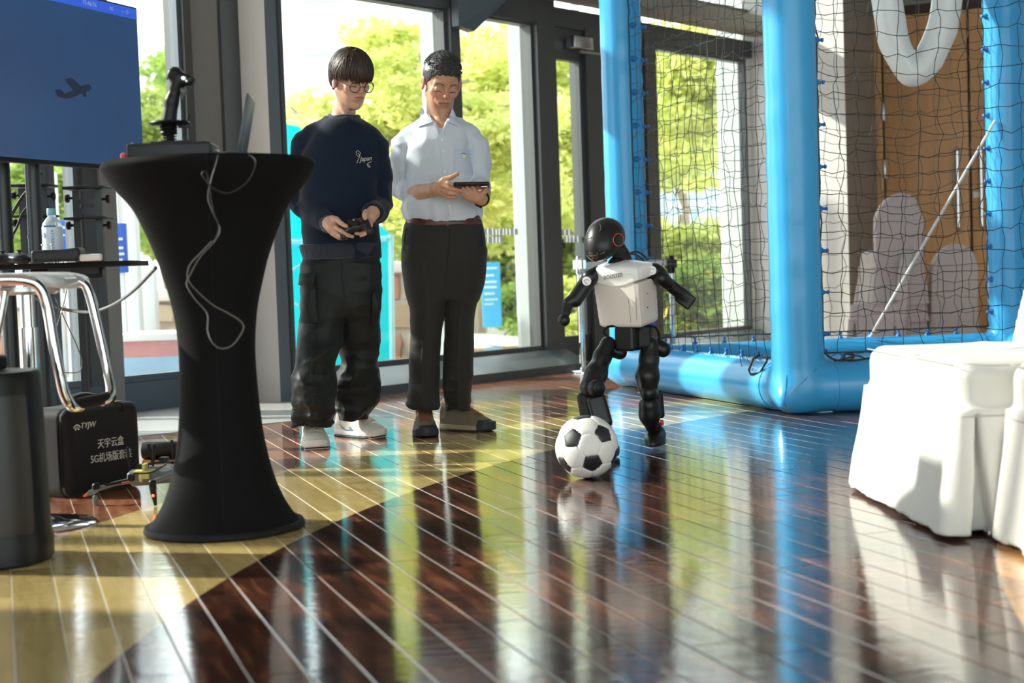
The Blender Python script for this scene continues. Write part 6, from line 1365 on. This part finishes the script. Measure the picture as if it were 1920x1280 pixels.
def hair1(p):
    q = (p-A3(HC1))@HM1; x, y, z = q.T; d = ell(q, (0, .014, .038), (.085, .104, .093)); th = np.arctan2(x, -y+.02)
    pt = np.stack([th*.5, z*.25, z*0], 1).astype(f32); d = d-.0055*ridge(pt, (16, 26, 1), 2)-.0030*ridge(pt, (37, 40, 1), 5)
    e = hair_edge1(x, y)+.006+.020*(vn(np.stack([th*.5, th*0, th*0], 1).astype(f32), (24, 1, 1), 3)-.5)+.010*(vn(np.stack([th*.5, th*0, th*0], 1).astype(f32), (60, 1, 1), 7)-.5); d = -sm(-d, -(e-z), .006); return np.maximum(d, -(ell(q, (0, .018, .03), (.070, .088, .082))+.001))
hb = HC1+np.array([0, 0, .04]); hr = sdf_obj('hair', hair1, hb-.16, hb+.15, .0036, m_hair1, man1, origin=yo)
def lock1(g):
    th = g.uniform(-math.pi, math.pi); pts = []; ph0 = g.uniform(.12, .5); wob = g.normal(0, .30); rr = 1.0+g.uniform(-.03, .045)
    x_, y_ = math.sin(th)*.09, .014-math.cos(th)*.108; e = float(hair_edge1(np.array([x_]), np.array([y_]))[0])+g.uniform(-.013, .012)
    zc_ = max(-1., min(.9, (e-.040)/.096)); ph1 = math.acos(zc_)
    for k in range(7):
        t = k/6; f_ = ph0+(ph1-ph0)*t; a = th+wob*(1-t)*.9+.05*math.sin(5*t+th*9); s_ = min(1., math.sin(f_)) if f_ < math.pi/2 else 1.-.25*(f_-math.pi/2)**2
        q = np.array([.089*rr*s_*math.sin(a), .014-.108*rr*s_*math.cos(a), .040+.096*rr*math.cos(f_)+.004*(1-t)]); pts.append(HC1+HM1@q-yo)
    return pts
hair_locks('hair_strands', 900, lock1, .0034, m_hair1, hr, 5)
# glasses and earbud
def H1(x, y, z): return HC1+HM1@np.array([x, y, z])
go = H1(0, -.10, .0); gl = empty('glasses', tuple(go), label='round thin framed glasses worn by the young man', cat='glasses'); m_gf = mat('gunmetal_wire', (.05, .05, .055), .25, .8)
for s in (-1, 1):
    f = MB(); pts = [H1(s*.0335+.0232*math.cos(a), -.103+.006*abs(math.cos(a))*(1 if s*math.cos(a) > 0 else 0), -.002+.0215*math.sin(a))-go for a in np.linspace(0, 2*math.pi, 25)[:-1]]; f.tube(pts, .0017, 6, closed=True); rim_ = f.build('rim', m_gf, gl)
    f = MB(); f.add([tuple(H1(s*.0335, -.103, -.002)-go)]+[tuple(p_) for p_ in pts], [(0, i+1, (i+1) % 24+1) for i in range(24)], 0, True); f.build('lens', m_glass, rim_)
    f = MB(); f.tube([H1(s*.058, -.098, .004)-go, H1(s*.072, -.07, .006)-go, H1(s*.079, .0, .012)-go, H1(s*.081, .02, .008)-go], .0015, 6); f.build('temple', m_gf, gl)
f = MB(); f.tube([H1(-.009, -.103, .0)-go, H1(0, -.105, .004)-go, H1(.009, -.103, .0)-go], .0016, 6); f.build('bridge', m_gf, gl)
eb = H1(-.084, .003, -.005); f = MB(); f.ball((0, 0, 0), (.006, .009, .009), 12); f.tube([(0, 0, 0), tuple(HM1@np.array([-.002, -.006, -.024]))], [.004, .0035], 8); tag(f.build('earbud', m_white, None, loc=tuple(eb)), 'white wireless earbud in the ear of the young man', 'earbud')
# trousers
m_cargo = mat('black_cotton_twill', (.011, .0135, .0135), .5, spec=.22, var=.25, vs=7, bump=.10, bs=220, sheen=.04)
hip1 = rows(V, [(474, 572, 710, 0, .112), (500, 569, 711, 0, .118), (540, 567, 711, 0, .12), (576, 570, 708, 0, .115), (592, 578, 700, 0, .10)], 0)
legL = rows(V, [(500, 570, 642, .0, .10), (560, 566, 645, -.01, .105), (620, 563, 640, -.04, .10), (676, 558, 630, -.08, .10), (720, 554, 627, -.10, .10), (760, 552, 621, -.11, .095), (778, 553, 616, -.10, .085), (790, 556, 609, -.09, .07)], 0)
legR = rows(V, [(500, 640, 711, .0, .10), (560, 642, 710, .02, .10), (620, 641, 708, .06, .098), (660, 636, 706, .10, .098), (700, 632, 706, .12, .097), (740, 630, 703, .14, .092), (764, 634, 694, .15, .08), (781, 640, 684, .15, .066)], 0)
def cargo(p):
    d = hip1(p); l = legL(p); r = legR(p); z = p[:, 2]; low = np.clip((.62-z)/.4, 0, 1)
    q = np.stack([p[:, 0]+.35*z, p[:, 1], z-.5*p[:, 0]], 1); fz = .017*ridge(q, (4.5, 3, 8), 2.)*(.3+low)+.009*ridge(p, (11, 9, 17), 5.)*(.3+low)+.003*ridge(p, (30, 20, 34), 8.)*low
    bunch = .013*ridge(p, (6, 6, 24), 9.)*np.clip((.26-z)/.15, 0, 1); g = sm(l, r, .008); return sm(d, g, .03)-fz*.9-bunch
lo = np.array([V(540, 700)[0], YY-.28, .055]); hi = np.array([V(725, 700)[0], YY+.32, V(640, 470)[2]]); tr1 = sdf_obj('cargo_trousers', cargo, lo, hi, .0058, m_cargo, man1, origin=yo)
patch('cargo_pocket', cargo, ((568, 532), (592, 532), (596, 606), (565, 604)), 8, 10, YY, m_cargo, tr1, yo, .008, .008, .022); patch('pocket_flap', cargo, ((568, 513), (593, 512), (591, 541), (566, 534)), 8, 5, YY, m_cargo, tr1, yo, .018, .008, .012)
patch('cargo_pocket', cargo, ((697, 545), (708, 545), (707, 608), (694, 610)), 5, 10, YY, m_cargo, tr1, yo, .008, .006, .02)
surf('side_seam', cargo, [(592, 606), (595, 650), (588, 700), (580, 750), (574, 790)], YY, .0014, m_blackmat, tr1, yo); surf('fly_seam', cargo, [(640, 490), (641, 520), (645, 550), (650, 580)], YY, .0013, m_blackmat, tr1, yo)
f = MB(); z_ = 0
for k in range(26): a = 2*math.pi*k/26; c_ = V(582, 790, -.09)-yo; f.tube([(c_[0]+.063*math.cos(a), c_[1]+.072*math.sin(a), c_[2]-.012), (c_[0]+.066*math.cos(a), c_[1]+.075*math.sin(a), c_[2]+.012)], .006, 5)
f.build('elastic_hem', m_cargo, tr1, sharp=False); f = MB()
for k in range(26): a = 2*math.pi*k/26; c_ = V(662, 780, .15)-yo; f.tube([(c_[0]+.056*math.cos(a), c_[1]+.068*math.sin(a), c_[2]-.012), (c_[0]+.06*math.cos(a), c_[1]+.071*math.sin(a), c_[2]+.012)], .006, 5)
f.build('elastic_hem', m_cargo, tr1, sharp=False)
m_sneak = mat('off_white_leather', (.66, .62, .54), .5, var=.06, vs=20, bump=.1); sm_ = {'upper': m_sneak, 'mid': mat('white_rubber', (.74, .72, .66), .5), 'out': mat('navy_rubber', (.03, .05, .07), .6), 'lace': mat('beige_laces', (.58, .53, .44), .8), 'toe': m_sneak}; m_sw = mat('slate_blue_patch', (.09, .18, .30), .5)
c1 = np.array([P(589, 826, 6.51)[0], 6.51, 0]); s1_, fs1 = shoe(man1, yo, c1, R_(13), sm_, .30, .118, 'white sneaker pointing at the camera', 'sneaker')
c2 = np.array([*G(676, 818)[:2], 0]); s2_, fs2 = shoe(man1, yo, c2, R_(50), sm_, .30, .115, 'white sneaker turned outwards', 'sneaker')
def mark(fn, poly, Y, m, par, org):
    bm = bmesh.new(); vv = [bm.verts.new((x, y, 0)) for x, y in poly]; ed = [bm.edges.new((vv[i], vv[(i+1) % len(vv)])) for i in range(len(vv))]; bmesh.ops.triangle_fill(bm, edges=ed, use_beauty=True); bmesh.ops.subdivide_edges(bm, edges=bm.edges[:], cuts=2, use_grid_fill=True)
    for v in bm.verts:
        h_ = hit(fn, v.co.x, v.co.y, Y); h_ = P(v.co.x, v.co.y, Y) if h_ is None else h_+grad(fn, h_)*.0022; v.co = Vector(h_-org)
    me = bpy.data.meshes.new('emblem'); bm.to_mesh(me); bm.free(); o = link('emblem', me, m, None); o.location = Vector(org); o.parent = par; o.matrix_parent_inverse = (Matrix.Translation(Vector(yo if par in (s1_, s2_) else om)) @ Matrix.Translation(par.location) @ Matrix.Rotation(par.rotation_euler.z, 4, 'Z')).inverted(); return o
mark(fs2, [(635.5, 792), (641, 802), (650, 808), (660, 811), (662, 806), (655, 799), (656, 806), (648, 805), (641, 799)], YY, m_sw, s2_, yo); mark(fs1, [(557, 812), (560, 822), (563.5, 824), (566, 814), (562.5, 818.5), (560, 816)], YY, m_sw, s1_, yo)
# the controller he holds
m_gp = mat('black_gamepad', (.011, .011, .011), .38); gc_ = V(666, 424, -.275); gp = empty('game_controller', tuple(gc_), label='black game controller held by the young man in the navy sweatshirt', cat='controller'); GM = rotm(R_(-58), 0, 0) @ rotm(0, 0, R_(0)); GM = rotm(0, R_(-10), 0) @ rotm(R_(52), 0, 0)
def gpad(p):
    q = p@GM; qa = np.stack([np.abs(q[:, 0]), q[:, 1], q[:, 2]], 1); d = rbox(q, (0, .008, 0), (.050, .030, .017), .014); return sm(d, cap(qa, (.040, .006, .0), (.055, -.036, -.006), .022, .017), .014)
sdf_obj('shell', gpad, (-.09, -.08, -.08), (.09, .08, .08), .0032, m_gp, gp)
GMx = Matrix([list(r) for r in GM]).to_4x4()
for x, y, r in ((-.038, .018, .009), (.018, -.008, .009)): f = MB(); f.lathe([(.006, .014), (.006, .022), (r, .024), (r, .028), (.001, .029)], 14, c=(x, y, 0), M=GMx); f.build('thumb_stick', m_black, gp)
for x, y in ((.030, .018), (.038, .026), (.046, .018), (.038, .010)): f = MB(); f.lathe([(.0035, .012), (.0035, .0185), (.001, .019)], 10, c=(x, y, 0), M=GMx); f.build('button', m_panel, gp)
f = MB(); f.box((-.018, -.008, .017), (.016, .005, .004), M=GMx); f.box((-.018, -.008, .017), (.005, .016, .004), M=GMx); f.build('direction_pad', m_black, gp); f = MB(); f.lathe([(.005, .017), (.005, .019), (.001, .019)], 12, c=(0, .02, 0), M=GMx); f.build('logo_button', m_steel, gp)
f = MB(); wc_ = sr1[-1]+np.array([0, -.022, 0]); f.tube([(.0305*math.cos(a), 0, .0305*math.sin(a)) for a in np.linspace(0, 6.283, 21)[:-1]], .006, 6, closed=True); f.box((.0, -.002, .033), (.03, .034, .009), bev=.003); tag(f.build('wristwatch', m_black, None, loc=tuple(wc_), rot=(0, R_(50), R_(8))), 'black watch on the wrist of the young man', 'watch')

# ================= older man in the pale shirt
OY = 6.85; om = np.array([P(838, 812, OY)[0], OY, 0]); O = lambda px, py, dy=0.: P(px, py, OY+dy)
man2 = empty('person', tuple(om), label='person in pale blue shirt, grey trousers and brown belt, looking down at a tablet', cat='person')
m_shirt = mat('pale_blue_cotton', (.60, .645, .72), .72, var=.04, vs=8, bump=.10, bs=200, sheen=.1)
torso2 = rows(O, [(228, 790, 862, .01, .085), (240, 778, 874, .005, .100), (268, 766, 884, .0, .122), (305, 765, 888, .0, .132), (345, 766, 887, .0, .135), (380, 759, 896, .0, .138), (402, 761, 900, .0, .138), (413, 768, 896, .0, .125)], 0)
ul2 = [O(782, 252, .0), O(759, 276, .0), O(755, 315, .01), O(757, 350, .02), O(770, 358, -.035)]; ur2 = [O(872, 252, .0), O(890, 276, .0), O(895, 310, .01), O(895, 345, .0), O(897, 356, -.06)]
VC = O(826, 214, -.03)
def shirt(p):
    d = torso2(p); d = sm(d, cap(p, O(815, 231, .02), O(772, 257, .0), .038, .048), .03); d = sm(d, cap(p, O(840, 231, .02), O(878, 258, .0), .038, .048), .03)
    z = p[:, 2]; arms = np.minimum(chain(p, ul2, [.045, .055, .056, .054, .049], .012), chain(p, ur2, [.045, .054, .055, .053, .047], .012)); arms = arms-.008*ridge(p, (9, 11, 13), 2.)-.0045*ridge(p, (20, 20, 20), 6.)
    q = np.stack([p[:, 0]+.3*z, p[:, 1], z-.4*p[:, 0]], 1); d = d-.010*ridge(q, (8, 5, 4.5), 4.)-.004*ridge(p, (18, 15, 14), 8.); bl = np.clip((O(0, 375)[2]-z)/.07, 0, 1); d = d-.007*ridge(p, (17, 10, 5), 3.)*bl
    d = sm(d, arms, .007); d = sub(d, ell(p, VC, (.060, .070, .055)), .008); d = sub(d, chain(p, [O(826, 220, -.10), O(826, 250, -.135)], [.036, .004]), .006); return d
lo = np.array([O(718, 300)[0], OY-.24, O(800, 418)[2]]); hi = np.array([O(930, 300)[0], OY+.2, O(800, 200)[2]]); sh2 = sdf_obj('shirt', shirt, lo, hi, .0052, m_shirt, man2, origin=om)
HC2 = O(828, 159, -.03); HM2 = rotm(0, 0, R_(15)) @ rotm(R_(25), 0, 0) @ rotm(0, R_(5), 0); hs2 = 1.07
def hands2(p):
    d = chain(p, [ul2[-1], O(790, 361, -.11), O(815, 354, -.20), O(825, 352, -.225)], [.042, .036, .0275, .029], .012); d = sm(d, ell(p, O(827, 353, -.235), (.030, .022, .032)), .012)
    for pts, r in (([(832, 341, -.25), (841, 343.5, -.27), (849, 346.5, -.275)], .0094), ([(829, 348, -.25), (843, 353.5, -.285), (853, 355.5, -.285), (862, 357, -.275)], .0094), ([(829, 356, -.25), (841, 362, -.28), (850, 363, -.28), (857, 363, -.27)], .0090), ([(829, 363, -.245), (841, 369.5, -.265), (853, 369, -.262)], .0084)):
        d = sm(d, chain(p, [O(*q) for q in pts], [r*1.1, r, r*.95, r*.85][:len(pts)], .003), .005)
    d = sm(d, chain(p, [O(824, 344, -.23), O(832, 336.5, -.25), O(847, 332, -.265), O(858, 325.5, -.27)], [.015, .0125, .0105, .0085], .004), .009)
    e = chain(p, [ur2[-1], O(905, 362, -.14), O(902, 373, -.21), O(897, 371, -.235)], [.041, .034, .0265, .027], .012); e = sm(e, ell(p, O(893, 369, -.25), (.030, .022, .026)), .012)
    for pts, r in (([(895, 364, -.262), (890, 356, -.272), (885, 349, -.265)], .0094), ([(890, 369, -.265), (883, 360, -.278), (876, 350.5, -.27)], .0094), ([(886, 373, -.265), (876, 364, -.28), (868, 353.5, -.272)], .009), ([(884, 375, -.26), (874, 369, -.27), (867, 360, -.268)], .0082)):
        e = sm(e, chain(p, [O(*q) for q in pts], [r*1.1, r, r*.88], .003), .005)
    e = sm(e, chain(p, [O(901, 367, -.23), O(908, 360, -.25), O(912, 353, -.255)], [.014, .012, .009], .004), .009)
    return np.minimum(d, e)
def body2(p):
    q = (p-A3(HC2))@HM2; d = head_sdf(q, hs2, True); nk = chain(p, [HC2+HM2@A3([0, .03, -.06]), O(825, 208, .02), O(825, 236, .02)], [.056, .056, .066], .02); nk = sm(nk, ell(p, O(825, 250, -.02), (.12, .085, .065)), .03); nk = sm(nk, cap(p, HC2+HM2@A3([0, -.02, -.08]), O(828, 222, -.045), .026, .02), .03)
    d = sm(d, nk, .02); am = np.minimum(chain(p, ul2, [.03, .036, .036, .036, .038]), chain(p, ur2, [.03, .036, .036, .036, .038])); am = np.minimum(am, cap(p, O(826, 250, .0), O(782, 252, 0), .03, .03)); am = np.minimum(am, cap(p, O(826, 250, .0), O(872, 252, 0), .03, .03)); d = sm(d, am, .01); return sm(d, hands2(p), .006)
SK2 = (.52, .275, .17)
def col2(p):
    q = (p-A3(HC2))@HM2; c_ = head_col(q, SK2, (.44, .17, .13), (.06, .04, .03), True, hs2); far = np.linalg.norm(q, axis=1) > .18; c_[far] = A3((.56, .30, .19)); return c_
lo = np.array([O(736, 300)[0], OY-.32, O(800, 400)[2]]); hi = np.array([O(925, 300)[0], OY+.17, O(800, 92)[2]]); sdf_obj('body', body2, lo, hi, .0034, m_skin, man2, origin=om, col=col2)
m_hair2 = mat('greying_black_hair', (.045, .045, .045), .45, var=.75, vs=90, stretch=(5, 5, 1.5), spec=.5)
def hair_edge2(y): return np.interp(y, [-.11, -.075, -.055, -.035, -.01, .01, .035, .06, .13], [.072, .064, .056, .030, -.002, .018, .0, -.045, -.055])
def hair2(p):
    q = (p-A3(HC2))@HM2/hs2; x, y, z = q.T; th = np.arctan2(x, -y+.02); d = ell(q, (0, .020, .038), (.0785, .100, .090)); d = d-.006*np.clip((z-.07)/.05, 0, 1)-.0028*ridge(q, (26, 14, 10), 2)-.0015*np.sin(th*48+z*60)
    e = hair_edge2(y)+.003*np.sin(th*23); return -sm(-d, -(e-z), .004)*hs2
hb = HC2+np.array([0, 0, .04]); hr2 = sdf_obj('hair', hair2, hb-.17, hb+.16, .0036, m_hair2, man2, origin=om)
def lock2(g):
    x = g.uniform(-.07, .07); y = g.uniform(-.085, .10); rem = 1-(x/.0785)**2-((y-.02)/.1)**2
    if rem <= .02: return None
    z = .038+.090*math.sqrt(rem)
    if z < float(hair_edge2(np.array([y]))[0]): return None
    n_ = np.array([x/.0785**2, (y-.02)/.1**2, (z-.038)/.09**2]); n_ /= np.linalg.norm(n_); dr_ = np.array([.45+g.normal(0, .35), -.45+g.normal(0, .3), .15]); dr_ -= n_*(dr_@n_); L = g.uniform(.016, .030)
    return [HC2+HM2@((np.array([x, y, z])+dr_*L*t+n_*(.001+.013*t-.004*t*t)))*hs2-om for t in (0, .35, .7, 1.)]
hair_locks('hair_strands', 1700, lock2, .0015, m_hair2, hr2, 8)
# shirt details
m_shirt2 = mat('pale_blue_cotton_edge', (.54, .60, .71), .7, bump=.08, bs=200)
def neckwrap(p): return np.minimum(shirt(p), chain(p, [O(826, 196, .01), O(826, 232, .01)], [.066, .078]))
patch('collar', neckwrap, ((790, 201), (801, 212), (812, 230), (785, 239)), 6, 6, OY, m_shirt, sh2, om, .006, .004, .004)
patch('collar', neckwrap, ((846, 204), (851, 212), (858, 238), (838, 229)), 6, 6, OY, m_shirt, sh2, om, .006, .004, .004)
patch('collar_stand', neckwrap, ((801, 212), (806, 216), (826, 250), (822, 251)), 3, 8, OY, m_shirt2, sh2, om, .003, .004); patch('collar_stand', neckwrap, ((846, 211), (842, 216), (828, 250), (832, 248)), 3, 8, OY, m_shirt2, sh2, om, .003, .004)
patch('placket', shirt, ((823, 249), (833, 249), (848, 407), (838, 408)), 3, 26, OY, m_shirt, sh2, om, .0028, .002)
for x, y in ((829, 262), (831.5, 283), (834, 321), (843.5, 386)):
    h_ = hit(shirt, x, y, OY); 
    if h_ is not None: f = MB(); f.lathe([(.0055, 0), (.0055, .002), (.001, .0025)], 12, M=Matrix.Translation(Vector(h_-om+grad(shirt, h_)*.0035)) @ Matrix.Rotation(R_(90), 4, 'X')); f.build('button', m_white, sh2)
patch('chest_pocket', shirt, ((852, 278), (886, 281), (886, 326), (850, 322)), 8, 10, OY, m_shirt2, sh2, om, .0035, .003)
h_ = hit(shirt, 869, 293, OY, .5); f = MB(); T = Matrix.Translation(Vector(h_-om+np.array([0, -.006, 0]))) @ Matrix.Rotation(R_(90), 4, 'X'); f.lathe([(.011, 0), (.011, .0012), (.001, .0014)], 16, M=T); em1 = f.build('emblem', mat('emblem_yellow', (.70, .66, .30), .6), sh2); f = MB(); f.tube([Vector((.010*math.cos(a), .010*math.sin(a)+.003, .0015)) for a in np.linspace(.3, 3.3, 9)], .0022, 5, M=T); f.build('emblem_arc', mat('emblem_blue', (.06, .14, .40), .6), em1)
for pts, rr in (((ul2[-2]*.55+ul2[-1]*.45, ul2[-1]+(ul2[-1]-ul2[-2])*.35), .051), ((ur2[-2]*.5+ur2[-1]*.5, ur2[-1]+(ur2[-1]-ur2[-2])*.3), .049)):
    a, b_ = pts; f = MB(); f.tube([a+(b_-a)*k/7-om for k in range(8)], [rr+.003, rr+.007, rr+.008, rr+.007, rr+.008, rr+.0075, rr+.004, rr-.002], 26); f.build('rolled_cuff', m_shirt, sh2)
m_wool = mat('dark_grey_trouser_cloth', (.029, .027, .025), .75, spec=.2, var=.12, vs=6, bump=.05, bs=260, sheen=.06)
hip2 = rows(O, [(411, 763, 901, 0, .118), (425, 758, 906, 0, .128), (455, 755, 911, 0, .132), (500, 757, 910, 0, .13), (540, 763, 904, 0, .12), (562, 772, 896, 0, .105)], 0)
lgL = rows(O, [(470, 757, 834, 0, .11), (520, 759, 838, 0, .11), (560, 766, 837, -.01, .10), (600, 770, 831, -.02, .088), (643, 768, 825, -.03, .083), (700, 766, 820, -.03, .078), (738, 767, 818, -.03, .078), (761, 768, 822, -.03, .082)], 0)
lgR = rows(O, [(470, 834, 911, 0, .11), (520, 836, 907, 0, .11), (560, 837, 897, .0, .10), (600, 836, 888, .01, .088), (643, 835, 886, .02, .083), (700, 835, 884, .03, .08), (740, 834, 883, .05, .08), (768, 839, 881, .06, .082)], 0)
def trous(p):
    z = p[:, 2]; low = np.clip((.55-z)/.35, 0, 1); q = np.stack([p[:, 0]+.4*z, p[:, 1], z-.6*p[:, 0]], 1); f_ = .009*ridge(q, (5, 4, 7), 3.)*(.3+low)+.005*ridge(p, (14, 10, 18), 6.)*(.15+low); bun = .010*ridge(p, (7, 7, 24), 4.)*np.clip((.2-z)/.12, 0, 1)
    cr = .004*np.exp(-((p[:, 0]-np.interp(z, lgL.z, lgL.c[:, 1]))/.006)**2)+.004*np.exp(-((p[:, 0]-np.interp(z, lgR.z, lgR.c[:, 1]))/.006)**2); cr = cr*(p[:, 1] < OY+.0)*(z < .8)
    return sm(hip2(p), sm(lgL(p), lgR(p), .006), .03)-f_-bun-cr
lo = np.array([O(740, 600)[0], OY-.2, .075]); hi = np.array([O(925, 600)[0], OY+.22, O(800, 405)[2]]); tr2 = sdf_obj('trousers', trous, lo, hi, .0055, m_wool, man2, origin=om)
bl2 = rows(O, [(404, 765, 898, 0, .122), (414, 762, 901, 0, .126), (424, 759, 905, 0, .130)], 0); m_belt = mat('brown_leather', (.085, .025, .015), .35, var=.2, vs=15, bump=.08); bt2 = sdf_obj('belt', lambda p: bl2(p)-.002, (O(740, 430)-[0, .2, 0]), (O(920, 400)+[0, .2, 0]), .0045, m_belt, man2, origin=om)
bf = lambda p: bl2(p)-.003
f = MB(); pp = [hit(bf, x, y, OY)+np.array([0, -.004, 0])-om for x, y in ((839, 407), (863, 407.5), (863, 423.5), (839, 423.5))]; f.tube(pp, .0026, 8, closed=True); f.tube([(pp[0]+pp[3])/2, (pp[1]+pp[2])/2+np.array([0, -.003, 0])], .002, 6); f.build('buckle', mat('brass_steel', (.6, .5, .36), .25, 1.), bt2)
for x in (776, 800, 877, 893): 
    f = MB(); a, b_ = hit(bf, x, 402, OY), hit(bf, x+1, 427, OY)
    if a is not None and b_ is not None: f.tube([a+np.array([0, -.006, 0])-om, (a+b_)/2+np.array([0, -.009, 0])-om, b_+np.array([0, -.006, 0])-om], .0055, 8); f.build('belt_loop', m_wool, tr2)
surf('pocket_seam', trous, [(762, 428), (759, 445), (757, 470)], OY, .0016, m_blackmat, tr2, om); surf('pocket_seam', trous, [(900, 430), (904, 450), (907, 475)], OY, .0016, m_blackmat, tr2, om); surf('fly_seam', trous, [(843, 428), (842, 460), (838, 500), (834, 540)], OY, .0012, m_blackmat, tr2, om)
m_olive = mat('olive_suede', (.19, .15, .09), .85, var=.12, vs=25, bump=.2, bs=200); bm_ = {'upper': m_olive, 'mid': mat('tan_midsole', (.42, .33, .22), .6), 'out': mat('black_lug_sole', (.02, .02, .02), .6), 'lace': mat('rust_red_laces', (.28, .05, .03), .7), 'toe': mat('black_toe_rubber', (.03, .032, .032), .55)}
c3 = np.array([P(796, 800, 6.82)[0], 6.82, 0]); shoe(man2, om, c3, R_(6), bm_, .30, .112, 'olive walking boot pointing at the camera', 'walking_boot', True)
c4 = np.array([P(876, 800, 6.93)[0], 6.93, 0]); shoe(man2, om, c4, R_(55), bm_, .30, .112, 'olive walking boot turned outwards', 'walking_boot', True)
tc2 = O(884, 347, -.285); tb = empty('tablet', tuple(tc2), label='slim black tablet held level by the older man', cat='tablet'); TMx = Matrix.Rotation(R_(-7), 4, 'X') @ Matrix.Rotation(R_(1), 4, 'Y')
f = MB(); f.box((0, .03, .004), (.158, .10, .014), M=TMx, bev=.005); f.build('case', m_black, tb); f = MB(); f.box((0, .03, .0118), (.146, .088, .001), M=TMx); f.build('screen', m_lapscr, tb); f = MB(); f.box((.056, -.012, -.004), (.028, .018, .006), M=TMx @ Matrix.Rotation(R_(20), 4, 'X'), bev=.002); f.build('camera_bump', m_steel, tb)
f = MB(); f.tube([(.030*math.cos(a), .0, .030*math.sin(a)) for a in np.linspace(0, 6.283, 25)[:-1]], .0065, 6, closed=True); f.box((0, 0, -.032), (.030, .034, .010), bev=.003); tag(f.build('wristwatch', m_black, None, loc=tuple(O(903.5, 373, -.205)), rot=(R_(25), R_(25), R_(25))), 'black watch on the left wrist of the older man', 'watch')
